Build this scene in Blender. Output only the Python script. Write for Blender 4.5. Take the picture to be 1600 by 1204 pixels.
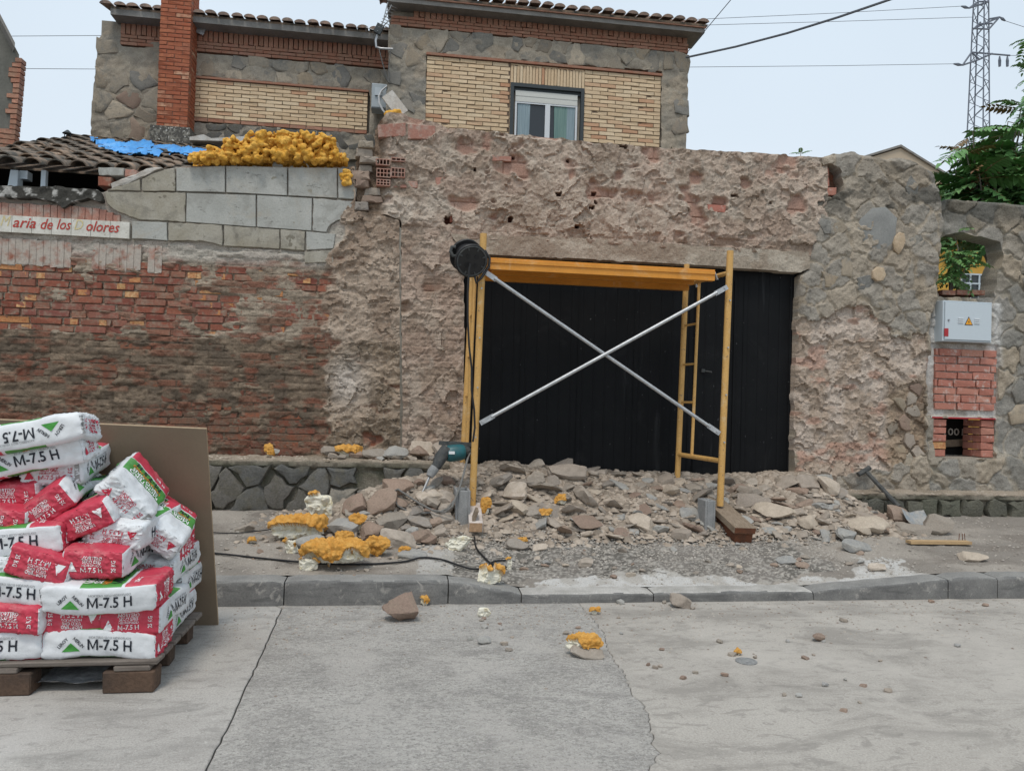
import bpy, bmesh, math, random
import numpy as np
from math import sin, cos, tan, pi, radians, sqrt, atan2, floor
from mathutils import Vector, Matrix, Euler

for o in list(bpy.data.objects):
    bpy.data.objects.remove(o, do_unlink=True)
sc = bpy.context.scene
COL = sc.collection
random.seed(7)
RNG = np.random.default_rng(11)

# ------------------------------------------------------------------ camera
PW, PH, FPX = 1600.0, 1204.0, 1200.0
YAW, PITCH, ROLL, CAMH, CAMD = radians(8.2), radians(1.05), radians(1.6), 1.24, 6.67
FWD = Vector((sin(YAW) * cos(PITCH), cos(YAW) * cos(PITCH), sin(PITCH)))
R0 = Vector((cos(YAW), -sin(YAW), 0))
U0 = R0.cross(FWD)
RGT = R0 * cos(ROLL) + U0 * sin(ROLL)
UPV = U0 * cos(ROLL) - R0 * sin(ROLL)
EYE = Vector((0, -CAMD, CAMH))
cam_data = bpy.data.cameras.new('camera')
cam = bpy.data.objects.new('camera', cam_data)
COL.objects.link(cam)
cam_data.sensor_width = 36
cam_data.lens = 36 * FPX / PW
cam_data.clip_start = 0.05
cam_data.clip_end = 3000
rot = Matrix((RGT, UPV, -FWD)).transposed()
cam.matrix_world = Matrix.Translation(EYE) @ rot.to_4x4()
sc.camera = cam

# ------------------------------------------------------------------ sky and sun (overcast)
SUN_EL, SUN_AZ = radians(64), radians(200)
world = bpy.data.worlds.new('World')
sc.world = world
world.use_nodes = True
nt = world.node_tree
nt.nodes.clear()
w_out = nt.nodes.new('ShaderNodeOutputWorld')
w_bg = nt.nodes.new('ShaderNodeBackground')
w_bg.inputs['Strength'].default_value = 0.1
w_sky = nt.nodes.new('ShaderNodeTexSky')
w_sky.sky_type = 'NISHITA'
w_sky.sun_disc = False
w_sky.sun_elevation = SUN_EL
w_sky.sun_rotation = SUN_AZ
w_sky.air_density = 1.0
w_sky.dust_density = 3.0
w_tc = nt.nodes.new('ShaderNodeTexCoord')
w_sep = nt.nodes.new('ShaderNodeSeparateXYZ')
w_ramp = nt.nodes.new('ShaderNodeValToRGB')
w_ramp.color_ramp.elements[0].position = 0.0
w_ramp.color_ramp.elements[0].color = (7.4, 8.05, 8.65, 1)
w_ramp.color_ramp.elements[1].position = 0.75
w_ramp.color_ramp.elements[1].color = (6.35, 7.6, 8.75, 1)
w_noise = nt.nodes.new('ShaderNodeTexNoise')
w_noise.inputs['Scale'].default_value = 2.2
w_noise.inputs['Detail'].default_value = 3
w_nr = nt.nodes.new('ShaderNodeMapRange')
w_nr.inputs['To Min'].default_value = 0.91
w_nr.inputs['To Max'].default_value = 1.09
w_mul = nt.nodes.new('ShaderNodeMixRGB')
w_mul.blend_type = 'MULTIPLY'
w_mul.inputs['Fac'].default_value = 1
w_mix = nt.nodes.new('ShaderNodeMixRGB')
w_mix.inputs['Fac'].default_value = 0.88
L = nt.links.new
L(w_tc.outputs['Generated'], w_sep.inputs[0])
L(w_sep.outputs['Z'], w_ramp.inputs[0])
L(w_tc.outputs['Generated'], w_noise.inputs['Vector'])
L(w_noise.outputs['Fac'], w_nr.inputs['Value'])
L(w_ramp.outputs[0], w_mul.inputs['Color1'])
L(w_nr.outputs[0], w_mul.inputs['Color2'])
L(w_sky.outputs[0], w_mix.inputs['Color1'])
L(w_mul.outputs[0], w_mix.inputs['Color2'])
L(w_mix.outputs[0], w_bg.inputs['Color'])
L(w_bg.outputs[0], w_out.inputs[0])

sun_d = bpy.data.lights.new('sun', 'SUN')
sun_d.energy = 1.5
sun_d.angle = radians(16)
sun_d.color = (1.0, 0.93, 0.84)
sun = bpy.data.objects.new('sun', sun_d)
COL.objects.link(sun)
sun.rotation_euler = (radians(90) - SUN_EL, 0, radians(-20))
sc.view_settings.view_transform = 'Standard'
sc.view_settings.look = 'None'
sc.view_settings.gamma = 1
sc.view_settings.use_curve_mapping = False
sc.view_settings.exposure = 0.20
sc.cycles.max_bounces = 6
sc.cycles.use_denoising = True

# ------------------------------------------------------------------ picture geometry -> world points
def ray(px, py):
    return FWD + RGT * ((px - PW / 2) / FPX) - UPV * ((py - PH / 2) / FPX)
def aty(px, py, y):
    d = ray(px, py)
    return EYE + d * ((y - EYE.y) / d.y)
def atz(px, py, z):
    d = ray(px, py)
    return EYE + d * ((z - EYE.z) / d.z)
def proj_np(x, y, z):
    vx, vy, vz = x - EYE.x, y - EYE.y, z - EYE.z
    d = vx * FWD.x + vy * FWD.y + vz * FWD.z
    a = vx * RGT.x + vy * RGT.y + vz * RGT.z
    b = vx * UPV.x + vy * UPV.y + vz * UPV.z
    return PW / 2 + FPX * a / d, PH / 2 - FPX * b / d
def X0(px, py, y=0.0): return aty(px, py, y).x
def Z0(px, py, y=0.0): return aty(px, py, y).z

# ------------------------------------------------------------------ numeric noise
def _h(ix, iy, s):
    n = (ix.astype(np.int64) * 374761393 + iy.astype(np.int64) * 668265263 + s * 982451653) & 0x7fffffff
    n = ((n ^ (n >> 13)) * 1274126177) & 0x7fffffff
    n = ((n ^ (n >> 16)) * 1103515245) & 0x7fffffff
    return ((n ^ (n >> 11)) & 0xfffff) / float(0xfffff)
def vnoise(x, y, s=0):
    x = np.asarray(x, float); y = np.asarray(y, float)
    ix, iy = np.floor(x), np.floor(y)
    fx, fy = x - ix, y - iy
    fx = fx * fx * fx * (fx * (fx * 6 - 15) + 10); fy = fy * fy * fy * (fy * (fy * 6 - 15) + 10)
    a, b, c, d = _h(ix, iy, s), _h(ix + 1, iy, s), _h(ix, iy + 1, s), _h(ix + 1, iy + 1, s)
    return (a * (1 - fx) + b * fx) * (1 - fy) + (c * (1 - fx) + d * fx) * fy
def fbm(x, y, s=0, o=4):
    t, a, n = 0, 0.5, 0
    for i in range(o):
        t = t + a * vnoise(x * 2 ** i + 17.3 * i, y * 2 ** i - 9.1 * i, s + i); n += a; a *= 0.5
    return t / n
def worley(x, y, s=0):
    ix, iy = np.floor(x), np.floor(y)
    f1 = np.full(x.shape, 9.0); f2 = np.full(x.shape, 9.0); idv = np.zeros(x.shape)
    dx1 = np.zeros(x.shape); dy1 = np.zeros(x.shape)
    for i in (-1, 0, 1):
        for j in (-1, 0, 1):
            cx, cy = ix + i, iy + j
            px = cx + _h(cx, cy, s); py = cy + _h(cx, cy, s + 51)
            d = np.hypot(x - px, y - py)
            near = d < f1
            f2 = np.where(near, f1, np.minimum(f2, d))
            dx1 = np.where(near, x - px, dx1); dy1 = np.where(near, y - py, dy1)
            idv = np.where(near, _h(cx, cy, s + 97), idv)
            f1 = np.where(near, d, f1)
    return f1, f2, idv, dx1, dy1
def sstep(a, b, x):
    t = np.clip((x - a) / (b - a), 0, 1)
    return t * t * (3 - 2 * t)
def mixc(a, b, t):
    t = np.asarray(t)[..., None]
    return np.asarray(a) * (1 - t) + np.asarray(b) * t
def in_poly(px, py, poly):
    r = np.zeros(px.shape, bool)
    n = len(poly); j = n - 1
    for i in range(n):
        xi, yi = poly[i]; xj, yj = poly[j]
        c = ((yi > py) != (yj > py)) & (px < (xj - xi) * (py - yi) / ((yj - yi) or 1e-9) + xi)
        r ^= c; j = i
    return r
def poly_dist(px, py, poly):
    d = np.full(px.shape, 1e9)
    n = len(poly)
    for i in range(n):
        ax, ay = poly[i]; bx, by = poly[(i + 1) % n]
        ux, uy = bx - ax, by - ay
        l2 = ux * ux + uy * uy or 1e-9
        t = np.clip(((px - ax) * ux + (py - ay) * uy) / l2, 0, 1)
        d = np.minimum(d, np.hypot(px - ax - t * ux, py - ay - t * uy))
    return d

# ------------------------------------------------------------------ materials
MATS = {}
def mat(name, col, col2=None, rough=0.85, scale=8.0, fine=60.0, fine_amt=0.25, bump=0.3, bump_scale=90.0, bump_dist=0.01,
        ramp=None, attr=False, spec=0.3, metal=0.0, stretch=None, coords='pos', contrast=(0.35, 0.65), vary=0.0, trans=0.0, speck=None, layers=()):
    if name in MATS: return MATS[name]
    m = bpy.data.materials.new(name); MATS[name] = m
    m.use_nodes = True
    t = m.node_tree; N = t.nodes; K = t.links.new
    bs = N['Principled BSDF']
    bs.inputs['Roughness'].default_value = rough
    bs.inputs['Metallic'].default_value = metal
    bs.inputs['Specular IOR Level'].default_value = spec
    if trans: bs.inputs['Transmission Weight'].default_value = trans
    if coords == 'pos':
        vec = N.new('ShaderNodeNewGeometry').outputs['Position']
    else:
        vec = N.new('ShaderNodeTexCoord').outputs['Object']
    if stretch:
        mp = N.new('ShaderNodeMapping'); mp.inputs['Scale'].default_value = stretch
        K(vec, mp.inputs['Vector']); vec = mp.outputs[0]
    def noise(s, d=4, r=0.6):
        n = N.new('ShaderNodeTexNoise'); n.inputs['Scale'].default_value = s; n.inputs['Detail'].default_value = d
        n.inputs['Roughness'].default_value = r
        K(vec, n.inputs['Vector']); return n.outputs['Fac']
    def maprange(v, a, b, c, d):
        n = N.new('ShaderNodeMapRange'); K(v, n.inputs['Value'])
        n.inputs['From Min'].default_value = a; n.inputs['From Max'].default_value = b
        n.inputs['To Min'].default_value = c; n.inputs['To Max'].default_value = d
        return n.outputs[0]
    def mixrgb(kind, fac, a, b):
        n = N.new('ShaderNodeMixRGB'); n.blend_type = kind
        for v, s in ((fac, 'Fac'), (a, 'Color1'), (b, 'Color2')):
            if isinstance(v, (int, float)): n.inputs[s].default_value = v
            elif isinstance(v, tuple): n.inputs[s].default_value = (v[0], v[1], v[2], 1)
            else: K(v, n.inputs[s])
        return n.outputs[0]
    base = None
    if attr:
        a = N.new('ShaderNodeAttribute'); a.attribute_name = 'Col'; base = a.outputs['Color']
    elif ramp:
        oi = N.new('ShaderNodeObjectInfo')
        r = N.new('ShaderNodeValToRGB'); e = r.color_ramp.elements
        while len(e) < len(ramp): e.new(0.5)
        for i, c in enumerate(ramp):
            e[i].position = i / max(1, len(ramp) - 1); e[i].color = (c[0], c[1], c[2], 1)
        K(oi.outputs['Random'], r.inputs[0]); base = r.outputs[0]
        if col2: base = mixrgb('MIX', maprange(noise(scale), contrast[0], contrast[1], 0, 1), base, tuple(col2))
    else:
        base = tuple(col)
        if col2: base = mixrgb('MIX', maprange(noise(scale), contrast[0], contrast[1], 0, 1), base, tuple(col2))
    if fine_amt:
        g = maprange(noise(fine, 5, 0.7), 0.25, 0.75, 1 - fine_amt, 1 + fine_amt)
        base = mixrgb('MULTIPLY', 1.0, base, g)
    if speck:
        sc_, th, c_ = speck
        base = mixrgb('MIX', maprange(noise(sc_, 2, 0.5), th, th + 0.04, 0, 1), base, tuple(c_))
    for (ls, lo, hi, lc, la, lst) in layers:          # stains, dust, wear: (scale, from, to, colour, amount, stretch)
        v0 = vec
        if lst:
            mp = N.new('ShaderNodeMapping'); mp.inputs['Scale'].default_value = lst; mp.inputs['Rotation'].default_value = (0, 0, .5 if lst[0] != 1 and lst[2] == 1 else 0)
            K(v0, mp.inputs['Vector']); v0 = mp.outputs[0]
        n = N.new('ShaderNodeTexNoise'); n.inputs['Scale'].default_value = ls; n.inputs['Detail'].default_value = 8; n.inputs['Roughness'].default_value = .68; n.inputs['Distortion'].default_value = .6
        K(v0, n.inputs['Vector']); base = mixrgb('MIX', maprange(n.outputs['Fac'], lo, hi, 0, la), base, tuple(lc))
    if isinstance(base, tuple): bs.inputs['Base Color'].default_value = (*base, 1)
    else: K(base, bs.inputs['Base Color'])
    if bump:
        b = N.new('ShaderNodeBump'); b.inputs['Strength'].default_value = bump; b.inputs['Distance'].default_value = bump_dist
        K(noise(bump_scale, 6, 0.65), b.inputs['Height']); K(b.outputs[0], bs.inputs['Normal'])
    return m

# ------------------------------------------------------------------ meshes and objects
def mesh_np(name, verts, faces, mats, col=None, smooth=False, midx=None):
    """faces: int array (n,3|4) or list of lists"""
    me = bpy.data.meshes.new(name)
    verts = np.asarray(verts, np.float32)
    if isinstance(faces, np.ndarray) and faces.ndim == 2:
        k = faces.shape[1]; nf = faces.shape[0]
        me.vertices.add(len(verts)); me.vertices.foreach_set('co', verts.ravel())
        me.loops.add(nf * k); me.loops.foreach_set('vertex_index', faces.astype(np.int32).ravel())
        me.polygons.add(nf); me.polygons.foreach_set('loop_start', np.arange(0, nf * k, k, dtype=np.int32))
        me.update(calc_edges=True)
    else:
        me.from_pydata([tuple(map(float, v)) for v in verts], [], [tuple(map(int, f)) for f in faces])
        me.update()
    for m in (mats if isinstance(mats, (list, tuple)) else [mats]): me.materials.append(m)
    if midx is not None: me.polygons.foreach_set('material_index', np.asarray(midx, np.int32))
    if smooth: me.polygons.foreach_set('use_smooth', np.ones(len(me.polygons), bool))
    if col is not None:
        a = me.attributes.new('Col', 'FLOAT_COLOR', 'POINT')
        c = np.ones((len(verts), 4), np.float32); c[:, :3] = col
        a.data.foreach_set('color', c.ravel())
    me.validate()
    return me
def wloc(o):
    p = Vector(o.location)
    while o.parent: o = o.parent; p = p + Vector(o.location)
    return p
def link(name, me, parent=None, loc=(0, 0, 0), rot=None, scale=None):
    """loc is a world point; parents are never rotated when this is used"""
    o = bpy.data.objects.new(name, me)
    COL.objects.link(o)
    loc = Vector(loc)
    if parent is not None:
        o.parent = parent; loc = loc - wloc(parent)
    o.location = loc
    if rot is not None: o.rotation_euler = rot
    if scale is not None: o.scale = scale
    return o
def tag(o, label=None, cat=None, group=None, kind=None):
    if label: o['label'] = label
    if cat: o['category'] = cat
    if group: o['group'] = group
    if kind: o['kind'] = kind
    return o
def empty(name, loc, label=None, cat=None, group=None, kind=None):
    o = bpy.data.objects.new(name, None); o.empty_display_size = 0.1
    COL.objects.link(o); o.location = Vector(loc)
    return tag(o, label, cat, group, kind)

class MB:
    def __init__(s): s.v = []; s.f = []; s.m = []; s.mi = 0
    def add(s, vs, fs):
        b = len(s.v); s.v += [tuple(v) for v in vs]
        for f in fs: s.f.append(tuple(i + b for i in f)); s.m.append(s.mi)
        return s
    def box(s, c, d, R=None):
        c = Vector(c); vs = []
        for k in (-1, 1):
            for j in (-1, 1):
                for i in (-1, 1):
                    p = Vector((i * d[0] / 2, j * d[1] / 2, k * d[2] / 2))
                    vs.append((R @ p if R else p) + c)
        return s.add(vs, [(0, 2, 3, 1), (4, 5, 7, 6), (0, 1, 5, 4), (2, 6, 7, 3), (0, 4, 6, 2), (1, 3, 7, 5)])
    def tube(s, pts, r, n=8, cap=True):
        pts = [Vector(p) for p in pts]; rs = r if isinstance(r, (list, tuple)) else [r] * len(pts)
        rings = []; prev = None
        for i, p in enumerate(pts):
            t = (pts[min(i + 1, len(pts) - 1)] - pts[max(i - 1, 0)])
            t = t.normalized() if t.length > 1e-9 else Vector((0, 0, 1))
            if prev is None:
                a = t.orthogonal().normalized()
            else:
                a = prev - t * prev.dot(t)
                a = a.normalized() if a.length > 1e-6 else t.orthogonal().normalized()
            prev = a; b = t.cross(a)
            rings.append([p + (a * cos(2 * pi * k / n) + b * sin(2 * pi * k / n)) * rs[i] for k in range(n)])
        vs = [v for q in rings for v in q]; fs = []
        for i in range(len(pts) - 1):
            for k in range(n):
                k2 = (k + 1) % n
                fs.append((i * n + k, i * n + k2, (i + 1) * n + k2, (i + 1) * n + k))
        if cap:
            fs.append(tuple(reversed(range(n)))); fs.append(tuple((len(pts) - 1) * n + k for k in range(n)))
        return s.add(vs, fs)
    def prism(s, poly, thick, to3, bev=0.0):
        """poly: 2D outline counter-clockwise seen from the front; to3(u, v, d): d towards the front"""
        n = len(poly)
        cx = sum(p[0] for p in poly) / n; cy = sum(p[1] for p in poly) / n
        if bev:
            ins = []
            for (x, y) in poly:
                l = math.hypot(x - cx, y - cy) or 1; k = max(0.0, 1 - bev / l)
                ins.append((cx + (x - cx) * k, cy + (y - cy) * k))
            vs = [to3(x, y, -thick) for x, y in poly] + [to3(x, y, -bev) for x, y in poly] + [to3(x, y, 0) for x, y in ins]
            fs = [tuple(2 * n + i for i in range(n)), tuple(reversed(range(n)))]
            for r in (0, 1):
                for i in range(n):
                    j = (i + 1) % n; fs.append((r * n + i, r * n + j, (r + 1) * n + j, (r + 1) * n + i))
        else:
            vs = [to3(x, y, -thick) for x, y in poly] + [to3(x, y, 0) for x, y in poly]
            fs = [tuple(n + i for i in range(n)), tuple(reversed(range(n)))]
            for i in range(n):
                j = (i + 1) % n; fs.append((i, j, n + j, n + i))
        return s.add(vs, fs)
    def mesh(s, name, mats, origin=(0, 0, 0), smooth=False):
        o = Vector(origin)
        me = bpy.data.meshes.new(name)
        me.from_pydata([tuple(Vector(v) - o) for v in s.v], [], s.f)
        for m in (mats if isinstance(mats, (list, tuple)) else [mats]): me.materials.append(m)
        me.polygons.foreach_set('material_index', s.m)
        if smooth: me.polygons.foreach_set('use_smooth', [True] * len(s.f))
        me.update()
        return me
    def build(s, name, mats, parent=None, origin=None, smooth=False):
        if origin is None:
            a = np.array(s.v); lo, hi = a.min(0), a.max(0)
            origin = ((lo[0] + hi[0]) / 2, (lo[1] + hi[1]) / 2, lo[2])
        return link(name, s.mesh(name, mats, origin, smooth), parent, origin)

def wall_to3(y):
    return lambda u, v, d: (u, y - d, v)
def autosmooth(me, deg=40):
    me.polygons.foreach_set('use_smooth', [True] * len(me.polygons))
    try: me.set_sharp_from_angle(angle=radians(deg))
    except Exception: pass
    return me

# a roughly chipped unit brick (x length, y depth, z height), front face at -y
def brick_variant(seed, rough=0.05, nx=4, nz=2, chip=0.35):
    r = random.Random(seed)
    bm = bmesh.new(); bmesh.ops.create_cube(bm, size=1.0)
    bmesh.ops.bevel(bm, geom=bm.edges[:], offset=0.03, segments=1, affect='EDGES')
    for v in bm.verts:
        v.co.x += r.uniform(-1, 1) * 0.02; v.co.z += r.uniform(-1, 1) * rough; v.co.y += r.uniform(-1, 1) * 0.04
        if r.random() < chip * 0.25 and v.co.y < 0:
            v.co.y += r.uniform(0.02, 0.12); v.co.z *= r.uniform(0.75, 1)
    me = bpy.data.meshes.new('brick'); bm.to_mesh(me); bm.free()
    return me
_bv = {}
def brick_meshes(m, n=6, rough=0.05, chip=0.35):
    k = (m.name, n)
    if k not in _bv:
        L_ = []
        for i in range(n):
            me = brick_variant(100 + i * 7 + len(_bv), rough, chip=chip); me.materials.append(m); L_.append(me)
        _bv[k] = L_
    return _bv[k]

def rock_mesh(name, seed, dims, m, n=10, flat=True, rough=0.0):
    """a broken lump: a rounded body split by flat fracture planes"""
    r = random.Random(seed)
    bm = bmesh.new(); bmesh.ops.create_icosphere(bm, subdivisions=3 if rough else 2, radius=1.0)
    P = np.array([v.co[:] for v in bm.verts])
    P = P / (np.abs(P) ** 5).sum(1, keepdims=True) ** .2            # squarish
    for i in range(n):
        a = r.uniform(0, 2 * pi); e = r.choice((r.uniform(-.25, .25), r.uniform(-.9, .9), r.uniform(.5, 1.3)))
        nv = np.array([cos(a) * cos(e), sin(a) * cos(e), sin(e)]); d = r.uniform(.58, .95)
        t = np.maximum(0, P @ nv - d); P = P - t[:, None] * nv
    P[:, 2] += P[:, 0] * r.uniform(-.25, .25) + P[:, 1] * r.uniform(-.2, .2)
    nn = fbm(P[:, 0] * 2.1 + P[:, 2] * 1.7 + seed, P[:, 1] * 2.1 - P[:, 2] * 1.3, seed, 4) - .5
    P = P * (1 + nn[:, None] * (.16 + rough * 3))
    P = P / (P.max(0) - P.min(0)) * np.array(dims)
    for v, q in zip(bm.verts, P): v.co = q
    bm.normal_update()
    me = bpy.data.meshes.new(name); bm.to_mesh(me); bm.free(); me.materials.append(m)
    me.polygons.foreach_set('use_smooth', [True] * len(me.polygons)); me.set_sharp_from_angle(angle=radians(24))
    return me

# voronoi pieces of a rectangle (for stone cladding)
def clip_half(poly, px, py, nx, ny):
    out = []
    n = len(poly)
    for i in range(n):
        a, b = poly[i], poly[(i + 1) % n]
        da = (a[0] - px) * nx + (a[1] - py) * ny; db = (b[0] - px) * nx + (b[1] - py) * ny
        if da <= 0: out.append(a)
        if (da < 0) != (db < 0):
            t = da / (da - db); out.append((a[0] + (b[0] - a[0]) * t, a[1] + (b[1] - a[1]) * t))
    return out
def voronoi(bound, pts, gap):
    cells = []
    for i, (x, y) in enumerate(pts):
        poly = list(bound)
        for j, (u, v) in enumerate(pts):
            if i == j: continue
            l = math.hypot(u - x, v - y)
            if l < 1e-6 or l > 2.5: continue
            nx, ny = (u - x) / l, (v - y) / l
            mx, my = (x + u) / 2 - nx * gap / 2, (y + v) / 2 - ny * gap / 2
            poly = clip_half(poly, mx, my, nx, ny)
            if len(poly) < 3: break
        if len(poly) >= 3: cells.append(poly)
    return cells
def spread(x0, x1, z0, z1, d, seed, keep=None):
    r = random.Random(seed); pts = []
    for _ in range(int(60 * (x1 - x0) * (z1 - z0) / (d * d)) + 60):
        p = (r.uniform(x0, x1), r.uniform(z0, z1))
        if keep and not keep(*p): continue
        dd = d * r.uniform(0.75, 1.35)
        if all(math.hypot(p[0] - q[0], p[1] - q[1]) > dd for q in pts): pts.append(p)
    return pts
def rough_poly(poly, r, amt, step):
    out = []
    n = len(poly)
    for i in range(n):
        a, b = poly[i], poly[(i + 1) % n]
        l = math.hypot(b[0] - a[0], b[1] - a[1]); k = max(1, int(l / step))
        for t in range(k):
            f = t / k
            x, y = a[0] + (b[0] - a[0]) * f, a[1] + (b[1] - a[1]) * f
            out.append((x + r.uniform(-amt, amt), y + r.uniform(-amt, amt)))
    return out
def rough_line(pts, r, amt, step):
    out = []
    for a, b in zip(pts[:-1], pts[1:]):
        k = max(1, int(math.hypot(b[0] - a[0], b[1] - a[1]) / step))
        for t in range(k): out.append((a[0] + (b[0] - a[0]) * t / k + r.uniform(-amt, amt), a[1] + (b[1] - a[1]) * t / k + r.uniform(-amt, amt) * .4))
    out.append(pts[-1]); return out
def area2(poly):
    return sum(poly[i][0] * poly[(i + 1) % len(poly)][1] - poly[(i + 1) % len(poly)][0] * poly[i][1] for i in range(len(poly))) / 2
def stone_piece(name, poly, y, proud, m, parent, seed, depth=0.06):
    """one irregular stone: an outline with a rounded, uneven face"""
    r = random.Random(seed)
    if area2(poly) < 0: poly = poly[::-1]
    n0 = math.sqrt(abs(area2(poly)))
    p = rough_poly(poly, r, n0 * 0.035, n0 * 0.3)
    n = len(p); cx = sum(q[0] for q in p) / n; cz = sum(q[1] for q in p) / n
    vs = []
    tx, tz = r.uniform(-.12, .12), r.uniform(-.12, .12)
    for k, d in ((1.0, -depth), (1.0, proud * 0.35), (0.9, proud * 0.85), (0.55, proud)):
        for (x, z) in p:
            xx, zz = cx + (x - cx) * k, cz + (z - cz) * k
            dd = d + (0 if d < 0 else r.uniform(-.12, .12) * proud + (xx - cx) * tx + (zz - cz) * tz)
            vs.append((xx, y - dd, zz))
    vs.append((cx, y - proud * r.uniform(0.85, 1.15), cz))
    fs = []
    for q in range(3):
        for i in range(n):
            j = (i + 1) % n; fs.append((q * n + i, q * n + j, (q + 1) * n + j, (q + 1) * n + i))
    for i in range(n): fs.append((3 * n + i, 3 * n + (i + 1) % n, 4 * n))
    b = MB(); b.add(vs, fs)
    o = b.build(name, m, parent)
    autosmooth(o.data, 35)
    return o

def relief(name, outline, y, res, fn, thick, m, parent=None, holes=(), jag=0.02, seed=1, origin=(0, 0, 0), edge_round=0.0):
    """a wall face as real relief: outline in picture px on the plane y, fn(X, Z) -> height towards the street, colour"""
    P = [(aty(px, py, y).x, aty(px, py, y).z) for px, py in outline]
    Hs = [[(aty(px, py, y).x, aty(px, py, y).z) for px, py in h] for h in holes]
    xs = [p[0] for p in P]; zs = [p[1] for p in P]
    gx = np.arange(min(xs) - .03, max(xs) + .04, res); gz = np.arange(min(zs) - .03, max(zs) + .04, res)
    X, Z = np.meshgrid(gx, gz, indexing='ij')
    wx = X + (fbm(X * 9, Z * 9, seed + 40, 4) - .5) * 2 * jag; wz = Z + (fbm(X * 9 + 31, Z * 9, seed + 41, 4) - .5) * 2 * jag
    M = in_poly(wx, wz, P)
    for h in Hs: M &= ~in_poly(wx, wz, h)
    Hh, C = fn(X, Z)
    if edge_round:
        d = poly_dist(wx, wz, P)
        Hh = Hh - edge_round * (1 - sstep(0, edge_round * 1.5, d))
    nx, nz = X.shape
    idx = np.arange(nx * nz).reshape(nx, nz)
    q = M[:-1, :-1] & M[1:, :-1] & M[1:, 1:] & M[:-1, 1:]
    F = np.stack([idx[:-1, :-1][q], idx[1:, :-1][q], idx[1:, 1:][q], idx[:-1, 1:][q]], 1)
    V = np.stack([X, y - Hh, Z], -1).reshape(-1, 3)
    C = C.reshape(-1, 3)
    E = np.concatenate([F[:, [0, 1]], F[:, [1, 2]], F[:, [2, 3]], F[:, [3, 0]]])
    key = np.minimum(E[:, 0], E[:, 1]) * (nx * nz) + np.maximum(E[:, 0], E[:, 1])
    u, inv, cnt = np.unique(key, return_inverse=True, return_counts=True)
    B = E[cnt[inv] == 1]
    used = np.unique(F); remap = -np.ones(nx * nz, int); remap[used] = np.arange(len(used))
    bv = np.unique(B); bm_ = -np.ones(nx * nz, int); bm_[bv] = np.arange(len(bv)) + len(used)
    for _ in range(4):                                   # ease the grid steps along the outline
        S = np.zeros((nx * nz, 3)); K_ = np.zeros(nx * nz)
        np.add.at(S, B[:, 0], V[B[:, 1]]); np.add.at(S, B[:, 1], V[B[:, 0]]); np.add.at(K_, B.ravel(), 1)
        V[bv] = V[bv] * .5 + S[bv] / K_[bv][:, None] * .5
    BV = V[bv].copy(); BV[:, 1] = y + thick
    V2 = np.concatenate([V[used], BV]); C2 = np.concatenate([C[used], C[bv]])
    F2 = np.concatenate([remap[F], np.stack([remap[B[:, 1]], remap[B[:, 0]], bm_[B[:, 0]], bm_[B[:, 1]]], 1)])
    o3 = np.array(origin)
    me = mesh_np(name, V2 - o3, F2, m, C2, smooth=True)
    me.set_sharp_from_angle(angle=radians(55))
    return link(name, me, parent, origin)

# text -> 2D triangles, finely cut so that they can follow a curved face
_tx = {}
def text2d(s, bold=0.0, shear=0.0, maxedge=None, size=1.0, xs=1.0):
    k = (s, bold, shear, maxedge, size, xs)
    if k in _tx: return _tx[k]
    lead = s[0] == 'M' and len(s) > 1
    c = bpy.data.curves.new('lettering', 'FONT'); c.body = s[1:] if lead else s; c.size = 1; c.offset = bold; c.shear = shear
    c.align_x = 'CENTER'; c.align_y = 'CENTER'; c.resolution_u = 2; c.fill_mode = 'FRONT'
    o = bpy.data.objects.new('lettering', c); COL.objects.link(o)
    dg = bpy.context.evaluated_depsgraph_get()
    me = bpy.data.meshes.new_from_object(o.evaluated_get(dg))
    bpy.data.objects.remove(o); bpy.data.curves.remove(c)
    bm = bmesh.new(); bm.from_mesh(me); bpy.data.meshes.remove(me)
    if lead:
        x0 = min(v.co.x for v in bm.verts); cap = .70; w = .80; t = .135; y0 = -.35 + .0
        ys = [v.co.y for v in bm.verts]; y0, cap = min(ys), max(ys) - min(ys)
        for v in bm.verts: v.co.x += w / 2 + .05
        xm = x0 + w / 2 + .05 - .09 - w
        mp = [(0, 0), (t, 0), (t, cap * .74), (w / 2 - .03, cap * .10), (w / 2 + .03, cap * .10), (w - t, cap * .74), (w - t, 0), (w, 0), (w, cap), (w - t * 1.05, cap), (w / 2, cap * .30), (t * 1.05, cap), (0, cap)]
        bm.faces.new([bm.verts.new((xm + a, y0 + b, 0)) for a, b in mp])
    bm.normal_update()
    bmesh.ops.triangulate(bm, faces=bm.faces, ngon_method='EAR_CLIP')
    for v in bm.verts: v.co.x *= size * xs; v.co.y *= size
    if maxedge:
        for _ in range(3):
            e = [e for e in bm.edges if e.calc_length() > maxedge]
            if not e: break
            bmesh.ops.subdivide_edges(bm, edges=e, cuts=1)
            bmesh.ops.triangulate(bm, faces=bm.faces)
    bm.verts.index_update()
    v = [(p.co.x, p.co.y) for p in bm.verts]; f = [tuple(q.index for q in t.verts) for t in bm.faces]
    bm.free()
    _tx[k] = (v, f)
    return _tx[k]
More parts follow.
